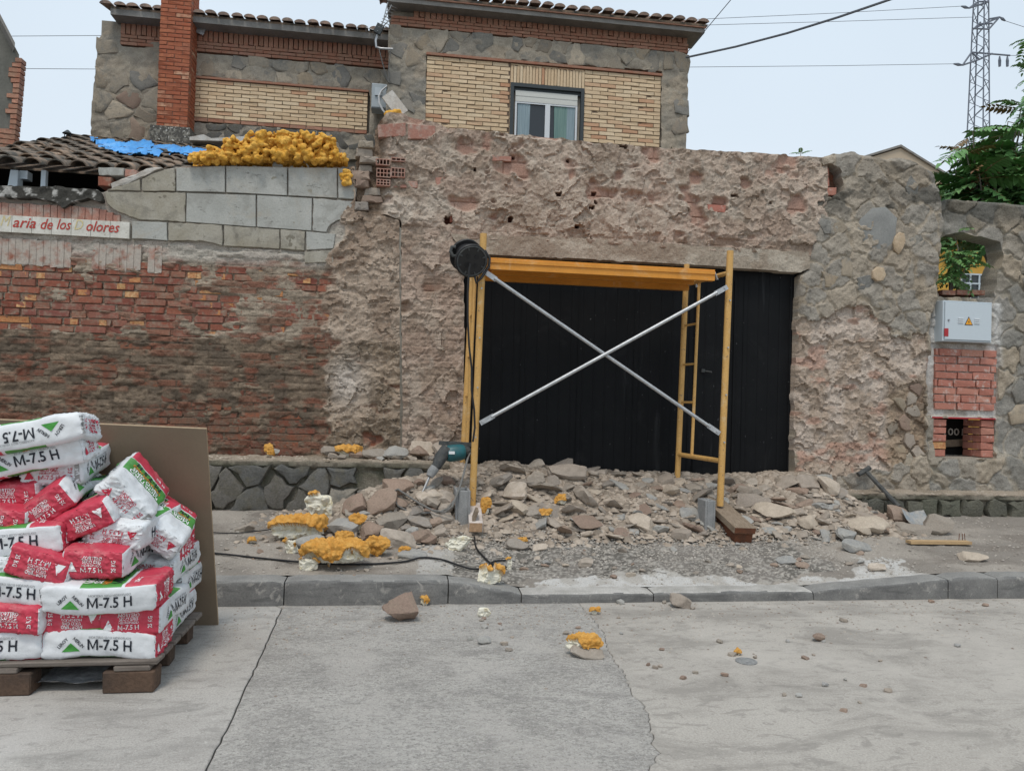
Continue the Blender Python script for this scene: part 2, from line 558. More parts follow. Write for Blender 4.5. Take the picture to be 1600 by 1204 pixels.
# ================================================================== palette
M_road1 = mat('street_concrete_smooth', (.37, .345, .315), (.435, .41, .375), .9, 1.6, 130, .34, .5, 200, .006, layers=((2.2, .50, .62, (.25, .235, .215), .65, (1, 2.4, 1)), (.7, .50, .62, (.48, .455, .425), .5, None), (14, .55, .63, (.24, .225, .205), .55, (1, 1.6, 1)), (60, .58, .66, (.22, .205, .19), .55, None), (40, .60, .68, (.56, .535, .50), .5, None)))
M_road2 = mat('street_concrete_worn', (.36, .338, .308), (.44, .414, .378), .92, 2.4, 120, .45, .9, 110, .010, layers=((4, .46, .60, (.245, .23, .212), .6, (1, 1.6, 1)), (.9, .5, .62, (.46, .435, .40), .5, None), (26, .49, .57, (.23, .217, .20), .55, (1, 1.7, 1)), (38, .53, .60, (.52, .49, .45), .55, (1, 1.5, 1)), (1.9, .52, .60, (.45, .42, .385), .6, None), (75, .55, .62, (.15, .14, .13), .6, None), (95, .57, .63, (.58, .555, .52), .55, None)))
M_road3 = mat('street_concrete_beige', (.365, .335, .298), (.42, .388, .345), .9, 1.4, 120, .30, .45, 180, .006, layers=((1.7, .48, .60, (.255, .234, .208), .7, (1, 2.2, 1)), (7, .54, .62, (.235, .215, .192), .6, (1, 1.8, 1)), (.8, .5, .62, (.48, .442, .395), .5, None), (24, .58, .66, (.22, .20, .18), .55, None), (55, .59, .67, (.54, .505, .46), .45, None)))
M_gap = mat('joint_dirt', (.10, .09, .075), None, .95)
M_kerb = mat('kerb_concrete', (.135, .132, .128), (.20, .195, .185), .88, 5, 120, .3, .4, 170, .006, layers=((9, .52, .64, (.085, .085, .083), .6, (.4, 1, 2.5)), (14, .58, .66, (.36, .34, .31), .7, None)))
M_walk = mat('sidewalk_surface', None, attr=True, rough=.95, fine=110, fine_amt=.32, bump=.6, bump_scale=120, bump_dist=.012)
M_relief = mat('wall_relief', None, attr=True, rough=.95, fine=70, fine_amt=.36, bump=.75, bump_scale=70, bump_dist=.014)
M_reliefs = mat('wall_relief_fine', None, attr=True, rough=.93, fine=75, fine_amt=.2, bump=.35, bump_scale=110, bump_dist=.006)
M_brick_red = mat('red_brick', None, (.27, .205, .155), ramp=[(.235, .075, .048), (.29, .105, .065), (.19, .06, .042), (.27, .13, .085), (.21, .07, .055), (.31, .15, .10)],
                  scale=16, contrast=(.48, .70), fine=60, fine_amt=.3, bump=.5, bump_scale=110, bump_dist=.008)
M_brick_dirty = mat('muddy_brick', None, (.15, .105, .075), ramp=[(.19, .065, .04), (.15, .06, .04), (.24, .09, .05), (.17, .085, .055)],
                    scale=14, contrast=(.42, .62), fine=60, fine_amt=.35, bump=.6, bump_scale=90, bump_dist=.01)
M_brick_yel = mat('broken_brick_face', None, (.42, .16, .07), ramp=[(.55, .36, .17), (.48, .24, .10), (.60, .42, .22)], scale=40, fine=70, fine_amt=.3, bump=.6, bump_scale=100)
M_brick_pink = mat('dusty_pink_brick', None, (.40, .32, .27), ramp=[(.36, .17, .125), (.42, .22, .17), (.33, .16, .12), (.44, .26, .20)], scale=16, contrast=(.45, .7), fine=60, fine_amt=.25, bump=.4, bump_scale=90)
M_brick_wash = mat('whitewashed_brick', None, (.42, .37, .32), ramp=[(.30, .12, .08), (.26, .10, .065), (.38, .20, .15)], scale=11, contrast=(.30, .52), fine=60, fine_amt=.25, bump=.5, bump_scale=100)
M_brick_new = mat('new_red_brick', None, (.52, .40, .35), ramp=[(.40, .16, .12), (.46, .20, .15), (.38, .15, .11), (.47, .23, .17)], scale=18, contrast=(.56, .72), fine=60, fine_amt=.2, bump=.3)
M_cream = mat('cream_brick', None, ramp=[(.60, .45, .29), (.66, .51, .34), (.56, .41, .26), (.63, .47, .30), (.68, .54, .37), (.62, .47, .31), (.64, .49, .32), (.50, .27, .16)], fine=40, fine_amt=.14, bump=.2)
M_brick_house = mat('house_red_brick', None, (.33, .19, .13), ramp=[(.38, .17, .11), (.33, .14, .09), (.43, .22, .15), (.36, .18, .13)], scale=12, fine=40, fine_amt=.2, bump=.3)
M_brick_chim = mat('chimney_brick', None, (.33, .11, .06), ramp=[(.40, .125, .06), (.35, .10, .05), (.45, .16, .08), (.38, .13, .07), (.42, .14, .07), (.36, .11, .06), (.62, .40, .26)], scale=14, fine=40, fine_amt=.18, bump=.3)
M_mortar_dk = mat('dark_mortar', (.13, .09, .065), (.20, .15, .11), .95, 10)
M_mortar_gr = mat('grey_mortar', (.24, .215, .18), (.33, .30, .25), .95, 7, 60, .25, .5, 80, .01)
M_stone = mat('field_stone', None, (.20, .19, .17), ramp=[(.26, .235, .195), (.32, .26, .19), (.22, .21, .19), (.38, .30, .21), (.29, .255, .205), (.46, .39, .30), (.25, .21, .165), (.35, .28, .20)], scale=9, contrast=(.5, .75), fine=45, fine_amt=.25, bump=.5, bump_scale=60, bump_dist=.012)
M_stone_gr = mat('grey_stone', None, (.17, .165, .15), ramp=[(.24, .225, .195), (.29, .26, .215), (.21, .20, .18), (.33, .28, .215), (.27, .245, .205)], scale=9, contrast=(.45, .7), fine=45, fine_amt=.3, bump=.6, bump_scale=60, bump_dist=.014)
M_stone_dk = mat('dark_plinth_stone', None, (.12, .11, .085), ramp=[(.115, .113, .105), (.15, .145, .132), (.10, .10, .095), (.17, .155, .135)], scale=11, contrast=(.45, .7), fine=60, fine_amt=.35, bump=.6, bump_scale=70, bump_dist=.012)
M_stone_moss = mat('mossy_plinth_stone', None, (.13, .125, .095), ramp=[(.09, .095, .07), (.12, .115, .09), (.10, .10, .085)], scale=10, contrast=(.4, .65), fine=60, fine_amt=.35, bump=.8, bump_scale=45, bump_dist=.02)
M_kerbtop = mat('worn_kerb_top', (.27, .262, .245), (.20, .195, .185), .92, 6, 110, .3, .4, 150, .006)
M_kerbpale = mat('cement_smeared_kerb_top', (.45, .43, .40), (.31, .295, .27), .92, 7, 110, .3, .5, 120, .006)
M_rub = mat('rubble_mortar', None, (.27, .23, .19), ramp=[(.34, .29, .24), (.28, .245, .205), (.42, .36, .30), (.31, .26, .215), (.25, .225, .20), (.37, .32, .265)], scale=20, contrast=(.45, .7), fine=80, fine_amt=.25, bump=.6, bump_scale=90, bump_dist=.01)
M_rub_br = mat('rubble_brown_stone', None, (.25, .19, .145), ramp=[(.27, .195, .15), (.33, .25, .195), (.23, .165, .13), (.30, .215, .165)], scale=16, contrast=(.5, .72), fine=80, fine_amt=.25, bump=.5, bump_scale=80, bump_dist=.01)
M_rub_gr = mat('rubble_grey_stone', None, (.34, .325, .295), ramp=[(.27, .27, .26), (.36, .35, .325), (.31, .30, .285), (.24, .24, .235)], scale=16, fine=80, fine_amt=.25, bump=.5, bump_scale=80)
M_rub_li = mat('rubble_pale_slab', None, (.40, .335, .265), ramp=[(.50, .43, .345), (.46, .385, .305), (.52, .45, .38)], scale=16, fine=80, fine_amt=.2, bump=.5, bump_scale=80)
M_block = mat('cement_block_face', (.35, .352, .325), (.43, .43, .40), .92, 3.5, 80, .14, .5, 50, .008, contrast=(.35, .65), speck=(9, .69, (.27, .25, .20)), layers=((5, .52, .62, (.27, .265, .24), .6, None), (16, .60, .66, (.15, .145, .13), .7, (1, 1, 2.2)), (3, .55, .68, (.40, .34, .26), .5, None)))
M_block2 = mat('stained_block_face', (.29, .26, .20), (.38, .355, .30), .92, 4, 80, .16, .5, 50, .008, speck=(14, .68, (.20, .18, .14)), layers=((6, .50, .62, (.20, .185, .155), .7, None), (18, .6, .66, (.13, .12, .10), .6, None)))
M_cement = mat('bare_concrete', (.37, .325, .27), (.29, .25, .205), .93, 6, 80, .2, .5, 60, .01)
M_blackdoor = mat('black_door_paint', (.0045, .005, .006), (.007, .0075, .0085), .55, 2.5, 120, .3, .12, 50, .003, spec=.14, speck=(38, .735, (.09, .09, .095)), layers=((9, .60, .70, (.035, .036, .038), .5, (1, 1, .12)), (3, .58, .72, (.02, .02, .021), .6, None)))
M_scaf = mat('ochre_scaffold_paint', (.62, .37, .125), (.56, .325, .105), .55, 9, 80, .16, .15, speck=(42, .66, (.33, .20, .10)), layers=((12, .56, .66, (.62, .46, .27), .6, None), (50, .63, .70, (.20, .11, .06), .8, None)))
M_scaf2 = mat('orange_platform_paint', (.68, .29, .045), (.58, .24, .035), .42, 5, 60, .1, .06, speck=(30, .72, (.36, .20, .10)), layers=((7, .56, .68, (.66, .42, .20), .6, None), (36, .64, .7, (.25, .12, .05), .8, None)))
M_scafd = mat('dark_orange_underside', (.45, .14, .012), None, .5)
M_galv = mat('galvanised_tube', (.50, .51, .52), (.40, .41, .42), .42, 30, 80, .15, .1, metal=.5, spec=.5)
M_black = mat('black_plastic', (.012, .012, .013), None, .45, bump=.05, fine_amt=.1, spec=.5)
M_cable = mat('black_cable', (.018, .018, .019), None, .5, bump=0, fine_amt=0)
M_dustcable = mat('dusty_grey_cable', (.16, .155, .145), None, .6, bump=0, fine_amt=.2)
M_teal = mat('teal_tool_body', (.012, .12, .14), (.03, .10, .11), .4, 20, 60, .15, .05, spec=.5)
M_tooldark = mat('dusty_dark_rubber', (.045, .05, .052), (.09, .09, .085), .7, 25)
M_steel = mat('tool_steel', (.30, .30, .30), None, .4, metal=.8, bump=.1)
M_cinder = mat('grey_cinder_block', (.235, .24, .24), (.30, .30, .295), .93, 12, 140, .3, .6, 150, .006)
M_wood = mat('sawn_plank', (.50, .42, .34), (.40, .32, .24), .75, 6, 40, .18, .2, 60, stretch=(14, 1.2, 14))
M_woodold = mat('old_grey_plank', (.20, .15, .105), (.29, .23, .17), .85, 6, 40, .25, .4, 50, stretch=(14, 1.2, 14))
M_woodend = mat('red_brown_plank_end', (.16, .06, .03), (.11, .05, .03), .85, 20)
M_pallet = mat('weathered_pallet_wood', (.13, .108, .092), (.21, .18, .155), .85, 5, 60, .25, .4, 60, stretch=(1.2, 14, 14))
M_palblk = mat('dark_pallet_block', (.105, .066, .045), (.06, .042, .032), .85, 8, 60, .3, .4, 60)
M_film = mat('clear_stretch_film', (.55, .56, .57), (.32, .33, .34), .25, 25, 80, .2, .5, 30, spec=.6)
M_mdf = mat('brown_fibreboard', (.185, .142, .098), (.21, .162, .113), .7, 3, 90, .06, .05)
M_mdfe = mat('fibreboard_edge', (.34, .25, .16), None, .8)
M_foam = mat('orange_spray_foam', (.60, .30, .04), (.76, .44, .10), .85, 16, 50, .3, .6, 50, .012, spec=.15)
M_foamd = mat('weathered_orange_foam', (.66, .36, .09), (.56, .26, .045), .8, 26, 90, .2, .8, 70, .012)
M_foamw = mat('cut_cream_foam', (.74, .71, .60), (.70, .58, .33), .85, 18, 90, .15, .6, 70, contrast=(.52, .7))
M_tile = mat('old_clay_tile', None, (.085, .08, .068), ramp=[(.26, .19, .14), (.19, .15, .115), (.34, .24, .17), (.15, .125, .10), (.28, .215, .165)], scale=9, contrast=(.42, .62), fine=60, fine_amt=.3, bump=.5, bump_scale=50)
M_tile2 = mat('house_clay_tile', None, (.19, .15, .13), ramp=[(.36, .25, .19), (.31, .22, .175), (.42, .29, .22), (.34, .26, .21)], scale=9, contrast=(.45, .65), fine=50, fine_amt=.25, bump=.4)
M_tarp = mat('blue_plastic_tarp', (.055, .30, .72), (.09, .38, .80), .38, 6, 60, .08, .25, 25, .01, spec=.5)
M_lichen = mat('lichen_coping', (.10, .095, .085), (.24, .23, .20), .95, 22, 60, .3, .8, 40, .015, contrast=(.5, .58), speck=(34, .64, (.62, .62, .58)))
M_white = mat('white_paint', (.72, .73, .74), None, .5, bump=.05, fine_amt=.05)
M_boxwh = mat('pale_grey_enamel', (.52, .58, .62), None, .4, bump=0, fine_amt=.03, spec=.4)
M_boxedge = mat('grey_enamel_seam', (.30, .35, .38), None, .5, bump=0, fine_amt=0)
M_yel = mat('warning_yellow', (.80, .36, .03), None, .5, bump=0, fine_amt=0)
M_red = mat('red_paint', (.38, .03, .035), None, .5, bump=0, fine_amt=.2)
M_signred = mat('sign_red_glaze', (.42, .055, .04), None, .45, bump=0, fine_amt=.2)
M_signgold = mat('faded_gold_glaze', (.60, .50, .27), None, .5, bump=0, fine_amt=.2)
M_signbg = mat('white_glazed_tile', (.66, .64, .58), (.52, .50, .44), .4, 14, 60, .12, .15, 60, speck=(30, .69, (.36, .32, .26)))
M_black2 = mat('print_black', (.02, .022, .028), None, .6, bump=0, fine_amt=0)
M_plasterw = mat('white_plaster', (.60, .58, .54), (.45, .41, .36), .9, 9, 60, .2, .5, 60, .01)
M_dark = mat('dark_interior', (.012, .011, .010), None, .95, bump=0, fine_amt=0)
M_glass = mat('window_glass', (.02, .025, .03), None, .06, bump=0, fine_amt=0, spec=.6)
M_curt = mat('shaded_pale_curtain', (.20, .27, .31), (.30, .38, .41), .8, 6, 40, .1, .1, stretch=(12, 1, .3))  # both curtain colours are darkened: shade behind the glass put into the cloth
M_curtg = mat('shaded_green_curtain', (.13, .22, .21), (.20, .30, .27), .8, 6, 40, .1, .1, stretch=(12, 1, .3))
M_alu = mat('white_aluminium', (.66, .68, .70), None, .4, bump=0, fine_amt=.04)
M_frame = mat('dark_window_reveal', (.05, .06, .065), None, .6, bump=.05)
M_shut = mat('pale_roller_shutter', (.60, .60, .56), None, .5, bump=.05, fine_amt=.08)
M_soffit = mat('grey_soffit', (.20, .19, .175), (.27, .255, .235), .9, 5)
M_grybox = mat('grey_meter_box', (.42, .47, .50), None, .5, bump=.05, fine_amt=.1)
M_ochrew = mat('ochre_house_wall', (.62, .36, .07), (.56, .32, .065), .85, 3, 60, .08, .15)
M_beigew = mat('beige_house_wall', (.50, .41, .31), (.46, .375, .28), .9, 1.2, 60, .06, .1)
M_grayw = mat('grey_gable_render', (.115, .115, .10), (.17, .165, .145), .9, 2.5, 30, .2, .3)
M_pylon = mat('galvanised_pylon', (.17, .19, .23), None, .6, bump=0, fine_amt=.1)
M_wire = mat('power_wire', (.12, .13, .15), None, .6, bump=0, fine_amt=0)
M_leaf = mat('ailanthus_leaf', None, ramp=[(.09, .21, .06), (.13, .27, .08), (.065, .165, .055), (.16, .30, .11)], rough=.5, fine=30, fine_amt=.15, bump=.1, spec=.35)
M_leafred = mat('young_red_leaf', None, ramp=[(.16, .085, .03), (.20, .10, .045), (.11, .10, .03)], rough=.5, fine=30, fine_amt=.15, bump=.1)
M_stem = mat('leaf_stem', (.16, .12, .05), None, .8)
M_bark = mat('grey_bark', (.14, .125, .105), (.20, .18, .15), .9, 12)
M_redtile = mat('red_sill_tile', (.33, .12, .07), (.26, .10, .065), .8, 12)
M_earth = mat('dry_earth', (.20, .17, .13), None, .95)

# ================================================================== ground
YK, YB = -2.03, -1.89
XK = lambda px: aty(px, 935, YK).x
KX = np.array([-9, XK(700), XK(760), XK(830), XK(1270), XK(1480), XK(1520), 14])
KZ = np.array([.148, .146, .100, .060, .064, .135, .146, .146])
def kerb_top(x): return np.interp(x, KX, KZ)
WX = np.array([-9, .1, .7, 3.4, 4.0, 14]); WZ = np.array([.350, .355, .385, .385, .335, .315])
def side_z(x, y):
    t = np.clip((np.asarray(y, float) - YB) / (0.0 - YB), 0, 1.1)
    return kerb_top(x) * (1 - t) + np.interp(x, WX, WZ) * t
def heap_z(x, y):
    x = np.asarray(x, float); y = np.asarray(y, float)
    a = sstep(-1.25, -.15, y) * sstep(.35, 1.0, x) * (1 - sstep(3.55, 4.35, x)) * .21 * (1 + .25 * np.exp(-((x - 1.35) / .55) ** 2))
    b = np.exp(-((x + .02) / .50) ** 2 - ((y + .72) / .36) ** 2) * .25
    d = np.exp(-((x - .42) / .42) ** 2 - ((y + .25) / .45) ** 2) * .30
    c = np.exp(-((x - 3.75) / .35) ** 2 - ((y + .25) / .3) ** 2) * .10
    n = (fbm(x * 5, y * 5, 5, 3) - .5) * .08
    s = a + b + c + d
    return s + n * np.clip(s / .1, 0, 1)
def ground_z(x, y):
    return np.where(np.asarray(y) < YB, np.where(np.asarray(y) < YK, 0.0, kerb_top(x)), side_z(x, y) + heap_z(x, y))
def hit(px, py):
    """where the sight line through a picture point meets the ground"""
    d = ray(px, py); t = 1.0
    for i in range(1400):
        p = EYE + d * t
        if p.z < float(ground_z(p.x, p.y)): break
        t += .01
    return p

# street: three cast slabs with an open joint and a jagged crack between them, over a dirt bed
def road_slab(name, poly, m):
    b = MB(); b.prism(poly, .12, lambda u, v, d: (u, v, d))
    me = b.mesh(name, m)
    bm = bmesh.new(); bm.from_mesh(me)
    bmesh.ops.bevel(bm, geom=[e for e in bm.edges if all(abs(v.co.z) < 1e-5 for v in e.verts)], offset=.003, segments=1, affect='EDGES')
    bm.to_mesh(me); bm.free()
    return me
road = empty('street', (0, -6, 0), kind='structure')
def pl(pts): return [(atz(px, py, 0).x, atz(px, py, 0).y) for px, py in pts]
rj = random.Random(3)
J1 = pl([(441, 950), (432, 968), (418, 1000), (400, 1040), (380, 1080), (358, 1130), (338, 1170), (318, 1210)])
J1 = rough_line(J1, rj, .004, .05)
d1 = (J1[-1][0] - J1[0][0], J1[-1][1] - J1[0][1])
J1 = [(-.70, -2.0)] + J1 + [(J1[-1][0] + d1[0] * 2.5, J1[-1][1] + d1[1] * 2.5)]
J2 = pl([(905, 944), (925, 965), (945, 990), (948, 1010), (958, 1030), (975, 1050), (985, 1080), (1012, 1110), (1016, 1130), (1020, 1160), (1030, 1175), (1022, 1190), (1012, 1206)])
J2 = rough_line(J2, rj, .009, .022)
J2 = [(J2[0][0], -2.0)] + J2 + [(J2[-1][0] + .1, -5.5), (J2[-1][0] - .2, J1[-1][1])]
g = .003
yb = J1[-1][1]
slab1 = [(-40, -2.0), (-40, yb)] + [(x - g, y) for x, y in reversed(J1)]
slab2 = [(x + g, y) for x, y in J1] + [(x - .0012, y) for x, y in reversed(J2)]
slab3 = [(x + .0012, y) for x, y in J2] + [(60, yb), (60, -2.0)]
for poly, m, lab in ((slab1, M_road1, 'smooth pale slab by the pallet'), (slab2, M_road2, 'coarse worn middle slab'), (slab3, M_road3, 'smooth beige slab with faint stains')):
    if area2(poly) < 0: poly = poly[::-1]
    o = link('concrete_slab', road_slab('concrete_slab', poly, m), road, (0, 0, 0)); o['label'] = lab
b = MB(); b.box((10, -8, -.04), (120, 24, .02)); b.build('joint_bed', M_gap, road, (0, -6, -.05))
# little round water cap set in the street
p = atz(1166, 1033, 0); b = MB()
b.tube([(p.x, p.y, -.01), (p.x, p.y, .004)], .052, 24)
tag(b.build('water_cap', mat('dull_iron', (.20, .20, .20), (.26, .26, .25), .7, 30)), 'small round grey water cap set flush in the beige street slab', 'water cap')
gb = MB(); gb.box((0, 150, -.6), (900, 420, .1)); tag(gb.build('ground', M_earth), kind='structure')
gb = MB(); gb.box((0, -150, -.6), (900, 180, .1)); tag(gb.build('ground', M_earth), kind='structure')

# kerb: single stones with a rounded arris
kerb = empty('kerb', (0, YK, 0), kind='structure')
def kerb_stone(x0, x1, seed):
    r = random.Random(seed); n = max(3, int((x1 - x0) / .06)); R = .022
    V = []; F = []; prof = 8
    for i in range(n + 1):
        x = x0 + (x1 - x0) * i / n; h = float(kerb_top(x)) + r.uniform(-.002, .002)
        ch = .010 if i in (0, n) else 0
        pr = [(YK + ch, -.05)]
        for k in range(5):
            a = pi / 2 * k / 4; pr.append((YK + R - R * cos(a) + ch, h - R + R * sin(a) - ch))
        pr += [(YB, h + .004 - ch), (YB, -.05)]
        V += [(x + r.uniform(-.001, .001), y + r.uniform(-.0015, .0015), z + r.uniform(-.0015, .0015)) for y, z in pr]
    for i in range(n):
        for k in range(prof):
            k2 = (k + 1) % prof
            F.append((i * prof + k, i * prof + k2, (i + 1) * prof + k2, (i + 1) * prof + k))
    F.append(tuple(range(prof))); F.append(tuple(n * prof + k for k in reversed(range(prof))))
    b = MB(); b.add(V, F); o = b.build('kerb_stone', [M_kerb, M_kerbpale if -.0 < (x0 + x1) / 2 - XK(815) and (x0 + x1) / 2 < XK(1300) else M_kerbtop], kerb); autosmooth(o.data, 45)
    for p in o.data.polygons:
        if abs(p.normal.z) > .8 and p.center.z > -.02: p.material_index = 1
ks = [-9.6, -8.6, -7.6, -6.6, -5.6, -4.6, -3.6, -2.6, -1.6, XK(443), XK(700), XK(815), XK(1022), XK(1272), XK(1483), XK(1560)] + [XK(1560) + i for i in range(1, 9)]
for i in range(len(ks) - 1): kerb_stone(ks[i] + .0035, ks[i + 1] - .0035, 30 + i)
b = MB(); b.box((0, (YK + YB) / 2 + .015, .0), (19, .10, .10)); b.build('joint_bed', M_gap, kerb)

# pavement sheet
gx = np.arange(-9, 14, .03); gx = np.concatenate([np.arange(-9, -2.2, .1), np.arange(-2.2, 6.2, .016), np.arange(6.2, 14, .1)])
gy = np.arange(YB + .002, .12, .016)
X, Y = np.meshgrid(gx, gy, indexing='ij')
Z = side_z(X, Y)
PX, PYY = proj_np(X, Y, Z)
wpx = PX + (fbm(X * 5, Y * 5, 3) - .5) * 70; wpy = PYY + (fbm(X * 5 + 9, Y * 5, 4) - .5) * 26
base = mixc((.235, .21, .182), (.33, .295, .255), sstep(.35, .65, fbm(X * 2.2, Y * 2.2, 8, 5)))
base = mixc(base, (.19, .165, .14), sstep(.55, .72, fbm(X * 3, Y * 6, 9)) * .7)
apron = in_poly(wpx, wpy, [(700, 780), (715, 850), (700, 905), (790, 912), (900, 905), (1240, 905), (1300, 890), (1290, 868), (1200, 830), (1180, 760), (760, 740)])
strip = in_poly(wpx, wpy, [(810, 935), (830, 915), (900, 902), (1000, 893), (1090, 905), (1240, 908), (1330, 898), (1360, 885), (1345, 868), (1390, 868), (1450, 896), (1480, 906), (1400, 918), (1250, 925), (1050, 932)])
slab = in_poly(PX, PYY, [(632, 840), (712, 835), (706, 905), (700, 925), (640, 925), (655, 880)])
gravel = mixc(mixc((.125, .115, .10), (.20, .18, .16), sstep(.3, .7, fbm(X * 4, Y * 4, 12))), (.34, .315, .28), sstep(.55, .66, vnoise(X * 60, Y * 60, 12)))
base = np.where(apron[..., None], gravel, base)
base = np.where(slab[..., None], mixc((.42, .40, .37), (.34, .32, .29), sstep(.4, .65, fbm(X * 7, Y * 7, 15))), base)
base = np.where(strip[..., None], mixc((.50, .485, .46), (.40, .375, .34), sstep(.42, .62, fbm(X * 9, Y * 9, 13))), base)
dust = sstep(.25, .9, X) * sstep(-1.05, -.5, Y) * (1 - sstep(3.9, 4.5, X))
base = mixc(base, (.34, .285, .225), dust * sstep(.3, .6, fbm(X * 6, Y * 6, 16)) * .85)
rough = (fbm(X * 14, Y * 14, 21, 4) - .5) * .022 + np.where(apron, (fbm(X * 40, Y * 40, 22, 2) - .5) * .014, 0)
rough *= sstep(YB, YB + .12, Y)
Z = Z + rough
idx = np.arange(X.size).reshape(X.shape)
F = np.stack([idx[:-1, :-1], idx[1:, :-1], idx[1:, 1:], idx[:-1, 1:]], -1).reshape(-1, 4)
me = mesh_np('pavement', np.stack([X, Y, Z], -1).reshape(-1, 3), F, M_walk, base.reshape(-1, 3), True)
tag(link('pavement', me), kind='structure')

# dusty bed under the rubble
gx = np.arange(-1.3, 4.6, .02); gy = np.arange(-1.55, .09, .02)
X, Y = np.meshgrid(gx, gy, indexing='ij')
hz = heap_z(X, Y)
Z = side_z(X, Y) + hz - .02 + sstep(.01, .06, hz) * .02 + (fbm(X * 16, Y * 16, 31, 4) - .5) * .05 * sstep(0, .06, hz)
c = mixc((.27, .225, .18), (.185, .15, .12), sstep(.4, .65, fbm(X * 9, Y * 9, 33)))
idx = np.arange(X.size).reshape(X.shape)
F = np.stack([idx[:-1, :-1], idx[1:, :-1], idx[1:, 1:], idx[:-1, 1:]], -1).reshape(-1, 4)
ok = (hz.ravel()[F].max(1) > .012)
me = mesh_np('rubble_dust', np.stack([X, Y, Z], -1).reshape(-1, 3), F[ok], M_walk, c.reshape(-1, 3), True)
tag(link('rubble_dust', me), 'dusty broken mortar and earth under the rubble at the garage door', 'rubble', kind='stuff')
# ================================================================== old walls on the street line
def daubs(X, Z, s, seed, warp=.10):
    """torn mortar: overlapping flat flakes with ragged, lifted rims"""
    k = .9 / s
    wx = X + (fbm(X * k, Z * k, seed, 6) - .5) * warp * 2.2; wz = Z + (fbm(X * k + 5, Z * k + 8, seed + 1, 6) - .5) * warp * 2.2
    f1, f2, idv, dx, dy = worley(wx / s, wz / s, seed + 2)
    a = np.sin(idv * 97.0); b2 = np.cos(idv * 61.0)
    rim = 1 - sstep(.0, .10, f2 - f1)
    h = idv * .70 + (dx * a + dy * b2) * .42 + f1 * f1 * .25 + rim * (idv - .35) * .22
    return h, rim, idv
x270, x520, x625 = X0(270, 480), X0(520, 480), X0(625, 480)
z415, z525, z640 = Z0(250, 415), Z0(250, 522), Z0(250, 640)
BRK_Z0, BRK_P = .722, .0603
BLK = [(X0(x, y), Z0(x, y)) for x, y in ((160, 300), (222, 272), (290, 258), (548, 262), (552, 312), (520, 350), (505, 385), (475, 395), (203, 372))]
def left_fn(X, Z):
    flak = fbm(X * 9, Z * 24, 3, 5); big = fbm(X * 1.7, Z * 3.0, 4, 3); med = fbm(X * 5, Z * 9, 5, 4)
    right = sstep(x270 - .15, x520 - .1, X)
    up = sstep(z525 - .05, z525 + .03, Z + (fbm(X * 4, Z * 4, 9) - .5) * .08)
    cov_up = sstep(.47, .57, med * .6 + big * .25 + .15 * flak + right * .16 - .065 + .10 * sstep(z415 - .04, z415 + .06, Z))
    cov_up = np.maximum(cov_up, .0)
    lowm = sstep(.85, 1.15, Z)
    cov_lo = sstep(.40, .54, med * .5 + big * .25 + fbm(X * 14, Z * 20, 6, 3) * .25 + lowm * .10 - .035)
    cov = np.where(up > .5, cov_up, cov_lo)
    dx_, rim, idv = daubs(X, Z, .13, 60)
    d2, rim2, id2 = daubs(X, Z, .055, 66, .05)
    strip = sstep(x520 - .03, x520 + .03, X + (fbm(X * 5, Z * 5, 12, 5) - .5) * .42)
    cov = np.maximum(cov, strip * sstep(.30, .42, fbm(X * 4, Z * 7, 14) + .12 * sstep(1.2, 1.9, Z)))
    thick = .008 + flak * .024 + strip * (dx_ * .032 + d2 * .021 - .009) + (1 - strip) * (d2 * .008 - .012 + (fbm(X * 26, Z * 34, 27, 4) - .5) * .010)
    h = cov * thick - (1 - cov) * (.004 + .006 * flak)
    ph = ((Z - BRK_Z0) / BRK_P) % 1.0
    # course lines still telegraph through thin mortar
    ph = ((Z - BRK_Z0) / BRK_P) % 1.0
    h -= np.where((ph < .14), .006, 0) * (1 - strip * .6) * (1 - cov * .35)
    rw = np.floor((Z - BRK_Z0) / BRK_P); bx_ = X / .245 + (rw % 2) * .5; bid = _h(np.floor(bx_), rw, 31)
    h += (bid - .5) * .008 * (1 - strip) - np.where(((bx_ % 1) < .05), .005, 0) * (1 - strip)
    sold = sstep(Z0(90, 348), Z0(90, 346), Z) * (X < X0(190, 330)); h = h * (1 - sold) - .014 * sold
    blk = in_poly(X + (fbm(X * 9, Z * 9, 28) - .5) * .05, Z, BLK); h = np.where(blk, -.006 + flak * .006, h)
    c_up = mixc((.34, .28, .215), (.25, .20, .15), sstep(.4, .65, fbm(X * 6, Z * 10, 21)))
    c_lo = mixc(mixc((.165, .125, .09), (.112, .086, .063), sstep(.4, .62, fbm(X * 6, Z * 12, 22))), (.25, .19, .135), sstep(.54, .66, fbm(X * 11, Z * 18, 26)) * .7)
    c = np.where((up > .5)[..., None], c_up, c_lo)
    jn = np.maximum(ph < .16, (bx_ % 1) < .045)
    bc = mixc((.26, .075, .045), (.17, .085, .055), bid); see = sstep(.34, .62, fbm(X * 8, Z * 13, 34, 4) + (bid - .5) * .28 - .05 * right - .11 * sstep(.85, 1.2, Z) * (1 - up) - .03 * (1 - up) + .06 * sstep(1.1, .8, Z)) * .8
    c = np.where(jn[..., None], c * .86, mixc(c, bc, see * (1 - strip * .75)))
    grey = sstep(.0, .10, Z - z415) * sstep(.3, .55, fbm(X * 3, Z * 6, 23) + .1)
    c = mixc(c, (.44, .41, .36), grey * .8)
    c = mixc(c, mixc((.40, .315, .245), (.29, .215, .16), sstep(.4, .62, fbm(X * 5, Z * 5, 24))), strip * up)
    c = mixc(c, mixc((.35, .27, .20), (.20, .15, .105), sstep(.4, .62, fbm(X * 5, Z * 8, 24))), strip * (1 - up))
    pale = np.exp(-((X + .46) / .16) ** 2 - ((Z - 1.35) / .2) ** 2) * strip
